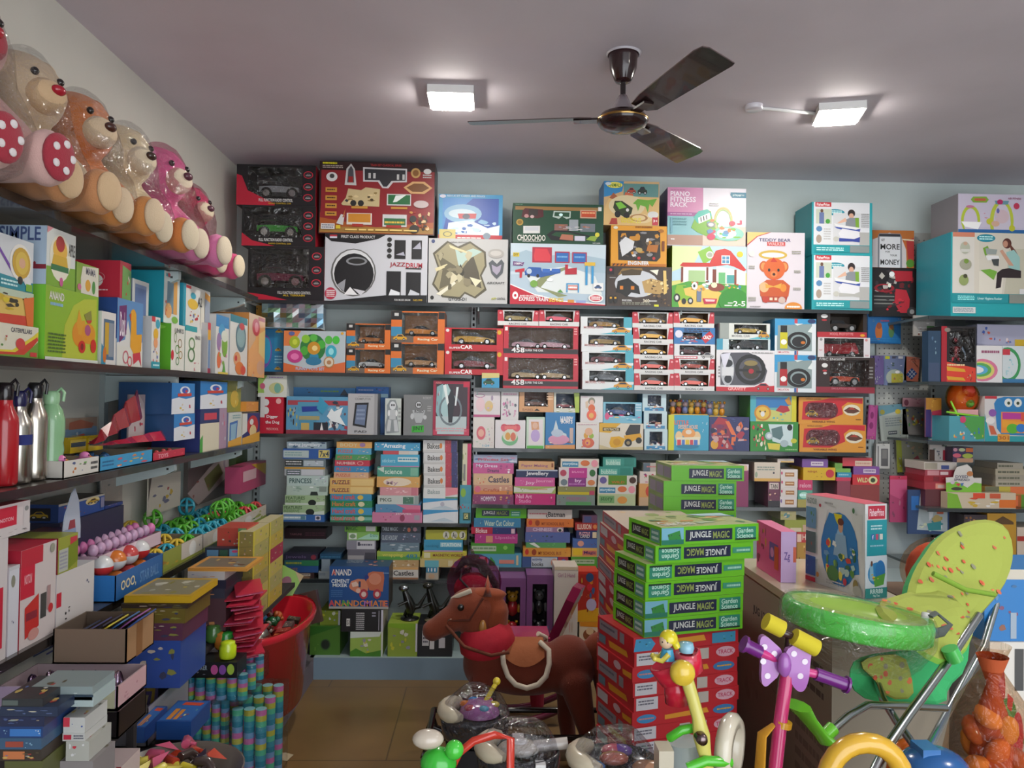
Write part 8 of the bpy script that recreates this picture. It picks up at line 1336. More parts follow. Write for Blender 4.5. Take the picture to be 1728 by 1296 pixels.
art(m, 'p 7ab838 0 60 30 55 60 80 80 58 100 62 100 100 0 100;e 14 78 46 92 3c3830;t 26 28 62 40 556 DYED;t 22 42 66 52 556 SPREAD;e 58 10 76 32 b87848;p c83848 26 64 40 62 36 76;p 3a68a8 40 62 50 60 44 76;e 12 52 24 66 c8b8c8', Vector((p.x - p0.x - .0992, -.0006, p.z - p0.z + .13)), Vector((.198, 0, 0)), Vector((0, 0, -.13)), Vector((0, -1, 0)), (0, 0, 100, 100)); m.build('header', bd)
B('toy_box', 'yellow box with dark hills on the far low shelf', 1420, 628, 1662, 1100, 'p 5a4020 1470 700 1550 650 1640 700 1640 720 1470 720', 'b88a28', Y=Q, d=.2)
B('toy_box', 'dusky dark box beside the yellow one on the far low shelf', 1225, 640, 1415, 1100, 'b 1230 645 1400 740 6 8a5a30,4a3a50,a8784a', '3c3038', Y=Q, d=.2)
B('toy_box', 'cream and red striped box behind the green seat', 1670, 745, 1990, 1100, 'r 1670 820 1990 860 a83028;b 1680 870 1990 1000 6 6a4a38,c8a848', 'c8b8a8', Y=Q, d=.2)
# ---------------------------------------------------------------- tall stacks of kits by the counter
def OB(name, lab, C, z0, w, d, h, th, fa='', la='', ta='', col='fff', tc=None, sc=None, group=None, cat='box', vf=(0, 0, 100, 100), flip=0):
    """box with front-left corner C=(x,y), front running at angle th"""
    m = MB(); m.box((0, 0, 0), (w, d, h), col, cols={'t': tc or col, 'l': sc or col, 'r': sc or col})
    vb = (100, 100, 0, 0) if flip else (0, 0, 100, 100)
    if fa: art(m, fa, Vector((0, 0, h)), Vector((w, 0, 0)), Vector((0, 0, -h)), Vector((0, -1, 0)), vb)
    if la: art(m, la, Vector((0, d, h)), Vector((0, -d, 0)), Vector((0, 0, -h)), Vector((-1, 0, 0)), (0, 0, 100, 100))
    if ta: art(m, ta, Vector((0, d, h)), Vector((w, 0, 0)), Vector((0, -d, 0)), Vector((0, 0, 1)), (0, 0, 100, 100))
    return tag(m.build(name, loc=(C[0], C[1], z0), rz=th), lab, cat, group)
JF = "r 24 20 72 84 141c40;t 28 30 50 76 d8dcd8 JUNGLE;t 52 34 69 74 9aaa58 MAGIC;r 75 16 97 88 2c8a70;t 77 22 94 50 c0e8d8 Garden;t 77 52 94 80 c0e8d8 Science;r 75 80 97 90 143c28;"
JP = "r 0 4 22 96 78b8d0;p 2f8c3a 6 40 18 20 20 80 8 90;r 0 70 22 96 1c7a60;b 4 25 20 80 5 6a4a30,2c9c40,3a4a48"
JU = JF + "r 3 36 22 68 3c9878;l 4 40 18 64 1 a8dcc8"
JL = "r 10 22 66 86 10161c;t 14 34 38 74 c8ccc8 JUNGLE;t 42 36 62 72 8a9850 MAGIC;r 70 18 96 90 5a9888;l 73 26 93 84 2 c0d8d0"
JT = "b 2 4 98 96 26 7aa848,5a9038,b8b870,8a9a60,c88848,a8c0a0,4a7a48;t 6 60 40 90 d8d8d0 Garden;p a8c8d0 60 0 100 0 100 30 70 20"
th = math.radians(17); SX = lambda px_, y, Y: onY(px_, y, Y)
c = SX(1087, 1077, 2.2); zR = c.z; GS = .0525; n_ = 6
base_xy = Vector((c.x, 2.2))
dl = [(.046, 0), (.03, 0), (.004, 0), (.002, 0), (.001, 0), (0, 0)]
for i in range(5, -1, -1):
    up = i in (0, 4, 5)
    OB('science_kit_box', 'lime green garden science kit, %s of the front green stack' % ordw(i, 6), (base_xy.x + dl[i][0], 2.2), zR + (5 - i) * GS + .001, .33, .2, GS - .0008, th, JF + JP if up else JU, JL, JT, '6cc41c', 'a8b078', group='lime garden science kits', flip=0 if up else 1)
RF_ = ["p 3a98c8 2 10 16 10 20 50 16 94 0 94;b 3 20 18 80 4 2c6a78,58b8d8;p e09828 34 30 66 20 68 60 34 70;r 74 15 97 88 3a90b8;b 78 25 94 75 3 2a7a58,58a8c8", "r 2 6 22 90 d0d0d8;l 4 20 18 60 2 667;r 44 12 54 88 b8b0a8;r 60 12 70 88 c0b8b0;e 77 14 96 86 d8a8b8;t 79 35 94 65 c04060 TRACK",
       "e 4 20 22 80 3a88c0;l 6 40 20 60 1 c88;p e09828 30 40 70 25 72 60 30 70;e 76 18 97 82 3a78b0;l 80 40 94 60 1 d8a020"]
RL = ["r 6 14 58 86 8a8088;r 64 14 76 86 8a8088;l 10 30 50 60 1 556", "p d89020 30 30 80 22 84 60 34 74;r 2 20 22 80 5a7888", "r 4 16 34 84 b8b0b4;e 50 24 70 80 c8a0a8;p d89020 74 50 98 40 98 80 76 84"]
RH = .0425; z = zR - RH; k = 0; rs = []
while z > .3: rs.append(z); z -= RH
m = MB(); cc_ = Vector((base_xy.x - .03, 2.2))
for i, z in enumerate(rs):
    OB('track_set_box', 'red boxed track toy, %s of the red stack under the green kits' % ('topmost' if i == 0 else 'lowest' if i == len(rs) - 1 else ordw(i, 99) if i < 12 else 'low'), (cc_.x + .003 * math.sin(i * 2), 2.2), z, .35, .24, RH - .0006, th, RF_[(i % 3 if i < 3 else (1, 2, 1, 1)[i % 4])], RL[i % 3], '', 'c01a28', group='red track toys under the green kits' if i > 10 else None)
OB('storage_carton', 'plain brown carton at the foot of the red stack', (cc_.x, 2.2), .001, .35, .24, rs[-1] - .002, th, '', '', '', '8a6a4a')
# red stack behind, seen from its side
for i in range(17):
    z = 1.072 - RH * 1.02 * (i + 1) - .0005
    OB('track_set_box', 'red boxed track toy, %s of the taller rear red stack' % (ordw(i, 99) if i < 11 else 'low'), (.45 + (.012 if i == 0 else .0) + .003 * math.sin(i), 2.52), z, .3, .42, RH * 1.02 - .0006, .05, '', RL[(i * 2 + i // 3) % 3], 'b 5 5 95 95 9 8a9a60,c8a878,b04848' if i == 0 else '', 'b41c2c', group='red track toys behind the green stack' if i > 10 else None, tc='b8a898')
OB('storage_carton', 'plain brown carton at the foot of the tall red stack', (.45, 2.52), .001, .3, .42, 1.072 - RH * 1.02 * 17 - .003, .05, '', '', '', '8a6a4a')
# second green stack further back
p2 = SX(1154, 857, 2.66)
for i in range(7):
    OB('science_kit_box', 'lime green garden science kit, %s of the rear green stack' % ordw(i, 7), (p2.x + (.03 if i == 0 else 0), 2.98 if 0 else 2.97), p2.z + .06 - .0605 * i, .29, .22, .06, .06, JF, 'r 10 16 50 86 8a8a98;r 54 16 96 86 7a7a8c', JT if i == 0 else '', '66bc20', 'a8a878', group='lime garden science kits', sc='7a9a58')
OB('storage_carton', 'tall brown carton under the rear green stack', (p2.x, 2.97), .001, .29, .22, p2.z + .06 - .0605 * 6 - .002, .06, '', '', '', '8a6a4a')
# ---------------------------------------------------------------- counter
m = MB(); m.box((.93, 2.05, 0), (1.25, 2.86, .88), '8e8474', 'matte'); m.box((.925, 2.03, .88), (1.262, 2.88, .905), 'cfc3ac', 'plastic', cols={'l': 'b8ac98'})
art(m, 't 24 10 44 14 333 JUG 12 30;l 70 30 96 70 8 776c60;l 72 12 94 24 3 554c44;e 34 22 38 28 9a9284;b 10 30 34 60 5 84796c,968c7c;o 44 24 56 36 7e7466 .9;l 60 76 92 82 1 665c50', Vector((.93, 2.86, .88)), Vector((0, -.81, 0)), Vector((0, 0, -.88)), Vector((-1, 0, 0)), (0, 0, 100, 100), 'matte')
tag(m.build('shop_counter'), 'cream topped shop counter with scribbled grey side behind the red and green stacks', 'counter')
e = math.atan2(.247, -.079)
FT = MB(); FW, FD, FH = .083, .26, .285; ce = (1.141, 2.3)
FA = """r 0 0 10 10 e0e0e0;r 14 2 92 16 c02840;t 20 5 86 13 f0d0d8 FisherPrice;r 8 17 100 55 2498a4;r 0 17 8 55 d0dce0;l 26 22 78 28 2 c0e4e8;r 28 32 42 38 3a68b0;t 32 33 38 37.5 fff f;r 48 32 60 38 c05070;r 66 32 80 38 d8d8d0;l 22 43 84 46 1 9cd;r 0 55 100 89 d4e0e8;e 12 62 92 86 2f88c0;e 46 60 92 82 2c78b8;p 8ab8d0 20 64 34 62 40 82 20 80;e 24 60 34 66 6a4a3a;p 58a040 36 78 92 74 84 86 44 88;b 20 74 90 86 6 58a040,c84838,d8c040;r 0 89 100 100 2a8c88;t 22 90 80 95 d0e8e4 RRR88;t 36 96 66 99 d0e8e4 Play Tent"""
FL = """p 2b78b4 34 32 44 18 56 16 64 30 66 50 40 60;p 2b78b4 34 60 30 40 42 16 56 18 90 60 92 76 60 84;e 28 14 90 96 2b78b4;p d8d8d8 24 12 40 12 30 44 24 60;p d0d0cc 78 12 96 12 96 60 90 44;p d0d0cc 24 76 36 96 24 98;p d0d0cc 74 98 90 80 96 98;p d8c828 50 16 64 16 62 24 58 28 54 24;e 54 30 68 66 8ab4d0;e 58 22 66 36 c89878;e 57 20 67 28 6a3c30;p 88a8c0 54 38 70 38 74 62 50 62;b 32 44 88 90 34 5a8a40,7aa848,4a7a58,c84838,a8c0b8,d8c850,3a6a48,6a9ac0,e0e0d8;e 40 74 60 92 4a7a40;
r 2 14 20 38 5a8aa8;b 3 16 19 37 4 4a7a50,2c6a98;r 2 42 20 66 4a6a68;b 3 44 19 65 4 5a6a50,8a5a48;r 2 70 20 92 2c68a8;b 3 72 19 90 3 4a88b0,2a4a88;r 2 94 20 99 c02840;t 4 3 22 10 5a7a70 HUGYOUR;l 36 4 50 8 1 999;e 26 8 30 12 a83848;e 82 6 86 12 4a7a50;e 84 82 92 94 8a7a48;e 68 84 74 92 c03848;e 22 86 27 92 c88848;e 84 88 98 99 a8a8a0;l 40 90 70 96 2 bbb"""
OB('play_tent_box', 'white and teal box picturing a child in a blue play tent, on the counter', ce, .9055, FW, FD, FH, .04, FA, FL, 'r 0 0 100 100 d8566c;b 10 10 90 90 3 e8788c', 'd4d4d4', 'd8566c').rotation_euler.z = .30
OB('doll_toy_box', 'pink box with lilac end standing at the counter edge beside the green stack', (.962, 2.5), .9055, .05, .24, .166, .03, 'p c8a8d8 0 0 100 0 100 100 0 100;t 20 40 60 60 6a4a98 Zg;r 80 30 100 60 d05838', 'r 0 0 100 100 d84c8c;b 0 5 44 96 12 3a2420,c89828,8a3040,c86020,5a2828;r 56 30 90 66 6a4a98;r 76 34 92 80 d05030;e 60 40 74 60 d88ac0', '', 'd8508e', 'e0709c').rotation_euler.z = -.02
# orange pack behind the tent box
crop(0, 0, 1); p = onY(1545, 975, 2.35); m = MB(); m.sph((0, 0, .08), (.09, .05, .09), 'c8502c', 'cloth', u=14, w=10); m.sph((-.03, -.03, .06), (.035, .03, .04), 'd8ccb0', 'plastic'); m.sph((.02, -.03, .13), (.04, .03, .03), '4a8a40', 'plastic')
pk = MB(); pk.box((1.28, 2.2, .001), (1.62, 2.55, .9), '6a5444', 'matte'); tag(pk.build('storage_carton'), 'tall brown carton standing behind the green seat, under the orange bag', 'box')
bb = tag(m.build('toy_bag', loc=(1.385, 2.35, .901)), 'orange and green toy in a shiny bag between tent box and green seat', 'bag'); m = MB(); m.sph((0, 0, .085), (.105, .065, .1), 'fff0e0', 'wrap', u=18, w=12); m.build('film_wrap', bb)
# ---------------------------------------------------------------- baby rocker chair
RK = tag(empty('baby_rocker', (1.0, 1.72, 0)), 'lime green padded baby rocker chair with oval tray, wrapped in film', 'high chair'); RO = Vector((1.0, 1.72, 0))
def W_(x, y, Y): return onY(x, y, Y) - RO
def pad(pts, cxy, t, colf, col2, name, dots=0, rim=None):
    q = chaikin([W_(*p) for p in pts], 1); c = sum(q, Vector()) / len(q); nrm = (q[2] - c).cross(q[len(q) // 2] - c).normalized()
    if nrm.y > 0: nrm = -nrm
    N_ = len(q); m = MB(); rings = []
    for s, o in ((1, -t), (1.02, 0), (.93, t * .7), (.7, t), (.35, t * .9)): rings.append([c + (p - c) * s + nrm * o for p in q])
    for a in range(4):
        for i in range(N_): j = (i + 1) % N_; m.poly([rings[a][i], rings[a][j], rings[a + 1][j], rings[a + 1][i]], rim or col2 if a < 1 else colf, 'cloth', 1)
    m.poly(rings[4], colf, 'cloth', 1); m.poly(rings[0][::-1], col2, 'cloth')
    rr = random.Random(len(pts) + dots); u = (q[0] - c).normalized(); v = nrm.cross(u)
    for k in range(dots):
        i = (k * k * 7 + k * 3) % N_; s = .93 * math.sqrt((k + .5) / dots); p = c + (q[i] - c) * s + nrm * (t * (1.04 if s < .7 else .9)); r = rr.uniform(.004, .008); cc = rr.choice(('c85838', 'd87848', '8a8a70', 'c86848'))
        m.poly([p + u * r * math.cos(a) + v * r * math.sin(a) for a in [x * .9 for x in range(7)]], cc, 'cloth')
    o = m.build(name, RK); return o
LM = '9fab48'; GR = '3aa45e'
bp = [(1562, 935, 1.86), (1575, 915, 1.88), (1600, 895, 1.9), (1638, 880, 1.92), (1670, 878, 1.93), (1697, 890, 1.93), (1708, 920, 1.92), (1706, 955, 1.9), (1690, 995, 1.87), (1655, 1035, 1.83), (1630, 1065, 1.8), (1610, 1090, 1.78), (1570, 1085, 1.76), (1540, 1062, 1.75), (1530, 1030, 1.76), (1532, 995, 1.79), (1545, 960, 1.83)]
pad(bp, 0, .018, LM, GR, 'back_cushion', 46, rim=GR)
pad([(1600, 1000, 1.8), (1640, 1040, 1.72), (1640, 1080, 1.68), (1608, 1112, 1.62), (1575, 1110, 1.6), (1530, 1075, 1.62), (1488, 1045, 1.66), (1475, 1020, 1.72), (1500, 1012, 1.76), (1540, 1000, 1.8)], 0, .014, LM, GR, 'seat_cushion', 20, rim='8ac848')
m = MB()
for a, b in (((1560, 962, 1.78), (1668, 1000, 1.81)),): m.tube([W_(*a) + Vector((0, -.035, 0)), W_((a[0] + b[0]) / 2, (a[1] + b[1]) / 2 + 8, 1.785) + Vector((0, -.035, 0)), W_(*b) + Vector((0, -.02, 0))], .006, '7aa02c', 'cloth', n=8)
m.build('seam', RK)
tr = MB(); T0 = onY(1446, 1036, 1.62) - RO; Mt = Matrix.Rotation(.13, 3, 'Y') @ Matrix.Rotation(-.03, 3, 'X') @ Matrix.Diagonal((.97, .86, 1)).to_3x3()
tr.lathe([(0, -.012), (.1, -.012), (.128, .0), (.14, .012)], T0, '9cc050', 'plastic', M=Mt, n=36); tr.lathe([(.14, .012), (.152, .014), (.158, .004), (.156, -.03), (.148, -.036), (.12, -.034)], T0, '58c850', 'plastic', M=Mt, n=36); tr.build('tray', RK)
m = MB(); m.lathe([(.1, .012), (.155, .018), (.164, 0), (.164, -.04), (.14, -.08), (.12, -.1)], T0, 'ffffff', 'wrap', M=Mt, n=28); m.build('film_wrap', RK)
pk = MB(); pk.box((.6, 1.37, .001), (.788, 1.45, .79), '6a5444', 'matte'); tag(pk.build('storage_carton'), 'narrow brown carton under the feet of the green rocker', 'box')
def tubes(name, pts, r, col='b4bcc0', m_='metal', flat=None): m = MB(); m.tube([W_(*p) for p in pts], r, col, m_, n=10, flat=flat); return m.build(name, RK)
tubes('leg', [(1652, 1038, 1.72), (1600, 1116, 1.62), (1530, 1212, 1.5), (1492, 1268, 1.44), (1470, 1312, 1.41)], .009)
tubes('leg', [(1690, 990, 1.98), (1660, 1090, 1.92), (1600, 1200, 1.8), (1560, 1275, 1.55), (1545, 1316, 1.42)], .009)
tubes('frame_tube', [(1545, 1262, 1.5), (1512, 1216, 1.56), (1490, 1180, 1.62), (1480, 1150, 1.66)], .008)
tubes('frame_tube', [(1400, 1236, 1.46), (1432, 1208, 1.5), (1464, 1190, 1.54), (1520, 1191, 1.6), (1596, 1195, 1.66)], .008)
tubes('footrest', [(1345, 1190, 1.4), (1362, 1212, 1.42), (1385, 1240, 1.44), (1396, 1252, 1.44)], [.03, .022, .02, .026], '6ac02c', 'plastic', flat=.35)
tubes('joint', [(1602, 1094, 1.6), (1612, 1114, 1.6)], .017, '4cc05a', 'plastic')
tubes('foot_cap', [(1388, 1246, 1.44), (1406, 1228, 1.45)], .013, '6ac02c', 'plastic')
pad([(1438, 1120, 1.66), (1460, 1106, 1.68), (1520, 1098, 1.7), (1590, 1096, 1.72), (1636, 1070, 1.76), (1630, 1130, 1.76), (1598, 1160, 1.74), (1596, 1188, 1.72), (1530, 1186, 1.7), (1470, 1184, 1.68), (1436, 1158, 1.66)], 0, .006, '34b068', '34b068', 'side_panel')
pad([(1450, 1122, 1.645), (1470, 1108, 1.655), (1525, 1104, 1.67), (1538, 1140, 1.67), (1542, 1178, 1.67), (1500, 1180, 1.66), (1480, 1150, 1.65)], 0, .004, LM, LM, 'printed_panel', 12)
m = MB(); m.tube([W_(1558, 1068, 1.6), W_(1562, 1034, 1.62)], .008, 'd0d0cc', 'plastic', flat=.5); m.build('buckle', RK)
m = MB(); m.tube([W_(1568, 1040, 1.61), W_(1580, 1034, 1.62), W_(1604, 1054, 1.61), W_(1590, 1066, 1.6), W_(1566, 1072, 1.6)], .01, '4c5450', 'cloth', flat=.3, n=8); m.build('strap', RK)
# ---------------------------------------------------------------- pink scooter with bow
S_ = tag(empty('toy_scooter', (.55, 1.4, 0)), 'pink stemmed scooter with a spotted lilac bow on its handlebar', 'scooter'); SO = Vector((.55, 1.4, 0))
def SW(x, y, Y=1.4): return onY(x, y, Y) - SO
def stube(name, pts, r, col, m_='plastic', **k): m = MB(); m.tube([SW(*p) for p in pts], r, col, m_, **k); return m.build(name, S_)
stube('stem', [(1330, 1125, 1.4), (1318, 1210, 1.38), (1308, 1300, 1.37), (1302, 1380, 1.36)], .012, 'c02c68')
stube('upper_tube', [(1334, 1072, 1.4), (1328, 1130, 1.4)], .009, '5a4a44', 'metal')
stube('cable', [(1332, 1075, 1.41), (1316, 1150, 1.42), (1310, 1216, 1.4)], .004, 'a8a8a8', 'metal', n=6)
stube('handlebar', [(1255, 1088, 1.38), (1300, 1108, 1.39), (1330, 1128, 1.4), (1380, 1138, 1.4), (1428, 1155, 1.4)], .008, 'c83880')
for a, b in (((1254, 1086, 1.38), (1282, 1100, 1.385)), ((1376, 1137, 1.4), (1430, 1156, 1.4))): stube('grip', [a, b], .012, '6a1c78'); stube('grip_flange', [a if a[0] < 1300 else b, (b[0] * .15 + a[0] * .85, b[1] * .15 + a[1] * .85, a[2]) if a[0] < 1300 else (b[0] * .93 + a[0] * .07, b[1] * .93 + a[1] * .07, b[2])], .016, '6a1c78')
stube('toy_bar', [(1318, 1066, 1.39), (1348, 1078, 1.39)], .007, '3a2420')
for a, b in (((1292, 1048, 1.38), (1320, 1062, 1.38)), ((1340, 1074, 1.38), (1378, 1094, 1.38))): stube('foam_grip', [a, b], .0155, 'c8b81c', 'cloth', n=14)
for sg in (-1, 1):
    m = MB(); o = SW(1323, 1120, 1.385); P = [(0, .02), (.02, .034), (.042, .042), (.052, .03), (.048, 0), (.046, -.03), (.036, -.05), (.02, -.045), (.008, -.02)] if sg > 0 else [(0, .02), (.018, .036), (.036, .05), (.046, .04), (.04, .0), (.042, -.03), (.034, -.042), (.02, -.03), (.008, -.02)]
    m.prism([(sg * v.x, v.y * 1.05) for v in chaikin(P, 2)][::sg], o, (1, 0, 0), (0, 0, 1), (0, .012, 0), 'a868b4', 'plastic'); w = m.build('bow', S_)
    m = MB()
    for x, z in ((.018, .018), (.036, .03), (.03, -.022), (.038, .004)): m.poly([o + Vector((sg * x + .0055 * math.cos(t * .5236), -.0008, z + .0055 * math.sin(t * .5236))) for t in range(12)], 'e0d4e0', 'plastic')
    m.build('dots', w)
m = MB(); m.sph(SW(1324, 1122, 1.375), (.012, .01, .022), '9a58a8'); m.build('bow_knot', S_)
stube('ribbon', [(1306, 1222, 1.38), (1286, 1240, 1.37), (1282, 1300, 1.37)], [.006, .012, .014], 'c88c10', 'cloth', flat=.3)
stube('clamp', [(1322, 1216, 1.38), (1320, 1226, 1.38)], .016, 'c8901c')
m = MB(); m.tube([SW(1302, 1380, 1.36), Vector((-.06, -.03, .06))], .011, 'c02c68'); m.box((-.09, -.02, .06), (.02, .35, .075), 'c02c68', 'plastic'); m.build('deck', S_)
for y in (-.02, .33): m = MB(); m.tube([(-.075, y, .05), (-.045, y, .05)], .05, 'c8a020', n=20); m.build('wheel', S_)
# ---------------------------------------------------------------- ride-on with yellow arm, red boat and doll
TO = Vector((.42, 1.36, 0)); T_ = tag(empty('baby_tricycle', TO), 'cream wheeled baby ride-on with yellow arm, red boat and helmeted doll', 'ride-on toy')
def TW(x, y, Y=1.36): return onY(x, y, Y) - TO
def tt(name, pts, r, col, m_='plastic', par=None, **k): m = MB(); m.tube([TW(*p) for p in pts], r, col, m_, **k); return m.build(name, par or T_)
tt('arm', [(1154, 1130, 1.33), (1168, 1175, 1.33), (1178, 1210, 1.33), (1184, 1242, 1.33), (1190, 1275, 1.33), (1196, 1310, 1.33)], [.012, .011, .011, .015, .011, .012], 'c8c060', flat=.6)
m = MB(); m.lathe([(.0, -.012), (.02, -.012), (.022, 0), (.018, .01), (0, .012)], TW(1152, 1136, 1.32), 'd8b838', M=Matrix.Rotation(PI / 2, 3, 'X')); m.build('knob', T_)
m = MB(); m.lathe([(0, .02), (.008, .02), (.01, .012), (.01, -.002)], TW(1181, 1242, 1.325), '7a6a6a', 'metal', M=Matrix.Rotation(PI / 2, 3, 'X')); m.build('bolt', T_)
m = MB(); bo = TW(1142, 1120, 1.37); Mb = Matrix.Rotation(-.42, 3, 'Y') @ Matrix.Diagonal((1.35, .85, 1)).to_3x3(); m.lathe([(0, -.028), (.03, -.026), (.036, .008), (.033, .01), (.029, -.008), (0, -.01)], bo, 'c81838', M=Mb, n=28); m.lathe([(0, -.07), (.02, -.07), (.024, -.02), (0, -.02)], bo, 'c01434', n=20); bt = m.build('boat', T_)
m = MB(); m.lathe([(.012, 0), (.014, .008), (.012, .016), (0, .018)], TW(1158, 1100, 1.36), '88b8cc', n=16); m.lathe([(.012, 0), (.019, .002), (.02, -.008)], TW(1158, 1104, 1.36), 'c84858', n=16); m.build('clear_dial', bt)
dp = TW(1126, 1108, 1.36); DL = tag(empty('toy_doll', TO + dp), 'small doll with a yellow helmet sitting in the red boat', 'doll')
m = MB(); m.tube([(0, 0, -.005), (0, 0, .014)], [.014, .01], '3a9ac0'); m.build('body', DL)
m = MB(); m.sph((-.003, -.003, .028), (.0125, .012, .013), 'd8b898'); m.sph((-.011, -.011, .029), .0016, '222', u=6, w=4); m.sph((-.003, -.0145, .029), .0016, '222', u=6, w=4); m.build('head', DL)
m = MB(); m.sph((.002, .0, .031), (.0165, .016, .0165), 'd8c820', z1=.56, M=Matrix.Rotation(.3, 3, 'Y')); m.tube([(.012, .0, .026), (.018, 0, .016)], .007, 'd8c820', n=8); m.build('helmet', DL)
for a in (-1, 1): m = MB(); m.tube([(0, .012 * a, .008), (-.012, .012 * a, -.004), (-.022, .008 * a, -.002)], [.005, .0045, .004], 'd8c850', n=8); m.sph((-.024, .008 * a, -.001), .005, 'd8c850', u=8, w=6); m.build('arm', DL)
m = MB(); wc = TW(1232, 1262, 1.38); Mw = Matrix.Rotation(PI / 2, 3, 'Y') ; Mw = Matrix.Rotation(1.0, 3, 'Z') @ Matrix.Rotation(PI / 2, 3, 'X')
m.lathe([(.036, -.014), (.052, -.014), (.06, -.006), (.06, .006), (.052, .014), (.036, .014), (.036, -.014)], wc, 'd0c8b4', M=Mw, n=36); m.build('wheel', T_)
m = MB(); m.tube([TW(1130, 1245, 1.36), TW(1150, 1232, 1.34), TW(1185, 1226, 1.36)], .008, '4cb828', n=8); m.tube([TW(1160, 1296, 1.32), TW(1190, 1284, 1.32), TW(1232, 1286, 1.34)], .009, '4cb828', n=8); m.build('green_rail', T_)
m = MB(); m.tube([TW(1154, 1250, 1.4), TW(1160, 1330, 1.4)], [.03, .033], 'a8b4b4', n=18); m.build('drum', T_)
m = MB(); m.box(TW(1112, 1300, 1.3) - Vector((0, 0, .02)), TW(1128, 1250, 1.34), 'c0b8a4', 'plastic'); m.build('bracket', T_)
m = MB(); m.tube([TW(1196, 1310, 1.33), Vector((.02, 0, .3)), Vector((.0, 0, .05))], .014, 'c8c060'); m.tube([TW(1160, 1330, 1.4), Vector((-.03, .03, .05))], .03, 'a8b4b4'); m.box((-.08, -.1, .03), (.0, .06, .06), 'c81838', 'plastic'); m.build('chassis', T_)
for x, y in ((-.07, -.12), (-.01, -.12), (-.04, .08)): m = MB(); m.tube([(x, y - .012, .04), (x, y + .012, .04)], .04, 'd0c8b4', n=18); m.build('wheel', T_)
# ---------------------------------------------------------------- film-wrapped baby walkers at the aisle
def walker(cx, cy, Y, r, lab, kind, rz=0.):
    p = onY(cx, cy, Y); e = tag(empty('baby_walker', (p.x, Y, 0), rz), lab, 'baby walker'); z = p.z; E = Matrix.Diagonal((1, .8, 1)).to_3x3()
    m = MB(); m.lathe([(0, .0), (r * .8, .0), (r * .98, .012), (r, -.005), (r * .95, -.04), (r * .8, -.06), (0, -.06)], (0, 0, z), '38363a', 'plastic', M=E, n=32); m.build('tray', e)
    m = MB(); m.tube([(r * .86 * math.cos(t), r * .7 * math.sin(t), z + .016) for t in [2.1 + .24 * k for k in range(10)]], [.01, .018, .02, .021, .021, .021, .02, .02, .016, .01], 'c8bca4', 'plastic', n=10); m.build('bumper', e)
    m = MB()
    if kind == 0:
        m.lathe([(0, .03), (.03, .03), (.045, .02), (.05, .004)], (.01, .01, z), 'b06aa8', n=20); [m.sph((.01 + .036 * math.cos(a), .01 + .03 * math.sin(a), z + .024), (.014, .012, .008), c, u=10, w=6) for a, c in zip((0, 1, 2, 3, 4, 5), ('d8c030', 'c84058', '3a88c8', 'd87830', 'c84058', '58a8c8'))]; m.tube([(.02, .02, z + .02), (.05, .05, z + .06)], .006, 'd8c030'); m.sph((.052, .052, z + .065), .01, 'd8c030')
    elif kind == 1: m.sph((0, 0, z + .012), (.045, .028, .016), 'd0c8bc'); m.tube([(.03, .0, z + .015), (.1, .0, z + .022)], .012, 'c8c0b8', n=10); m.sph((0, 0, z + .024), (.02, .016, .008), 'e0dcd8'); m.box((-.012, .05, z), (.012, .07, z + .012), 'd8d8d8', 'plastic'); m.box((.03, -.07, z), (.05, -.05, z + .01), 'd8d8d8', 'plastic')
    else: [m.sph((.05 * math.cos(a * 1.3) * (a % 3) * .6, .04 * math.sin(a * 2.1), z + .012), (.03, .02, .012), c, u=12, w=7) for a, c in enumerate(('c87868', 'd86878', '3a78b8', '5a9a40', '7a58a8', 'b88868', 'c89058'))]
    m.build('play_toys', e)
    m = MB(); m.lathe([(r * .85, -.06), (r * .7, -.2), (r * .9, -z + .03), (r * .95, -z + .03), (r * .8, -.2)], (0, 0, z), '2c2a2e', 'cloth', M=E, n=20); m.build('skirt', e)
    m = MB(); vs = []; n = 28; w = 9
    for i in range(w + 1):
        t = (PI * .62) * i / w
        for j in range(n):
            a = 2 * PI * j / n; q = Vector((r * 1.0 * math.sin(t) * math.cos(a), r * .85 * math.sin(t) * math.sin(a), .075 * math.cos(t))); q *= 1 + .1 * noise.noise(q * 22 + Vector((cx, 0, 0))); vs.append(q + Vector((0, 0, z)))
    m.raw(vs, [(i * n + j, i * n + (j + 1) % n, (i + 1) * n + (j + 1) % n, (i + 1) * n + j) for i in range(w) for j in range(n)], 'e8e8ec', 'wrap'); m.build('film_wrap', e)
    return e
walker(802, 1208, 1.9, .085, 'film-wrapped baby walker with a flower toy, in front of the horse', 0)
walker(876, 1272, 1.6, .085, 'film-wrapped baby walker with a cream telephone toy at the bottom edge', 1)
walker(1036, 1290, 1.53, .088, 'film-wrapped baby walker with gold glints and mixed colours, by the tricycle', 2)
o = MB(); q = [onY(x, y, 1.5) for x, y in ((760, 1300), (775, 1270), (800, 1250), (835, 1240), (862, 1246))]; o.tube(q + [q[-1] + Vector((.0, -.05, -.3)), Vector((q[0].x + .05, 1.42, .03))], .008, 'c83828', n=8); tag(o.build('toy_hoop'), 'red plastic hoop rising among the wrapped walkers', 'hoop')
p = onY(740, 1288, 1.48); m = MB(); m.sph((0, 0, 0), (.035, .03, .03), '3ab838', 'plastic'); m.sph((-.02, -.01, .05), (.03, .02, .018), 'c8bcac'); m.sph((.03, -.01, .03), .018, '48c840'); m.tube([(0, 0, -.02), (0, 0, -p.z + .002)], .03, '2c8a2c'); tag(m.build('stacking_toy', loc=p), 'green stacked toy with a cream knob at the corner of the walkers', 'toy')
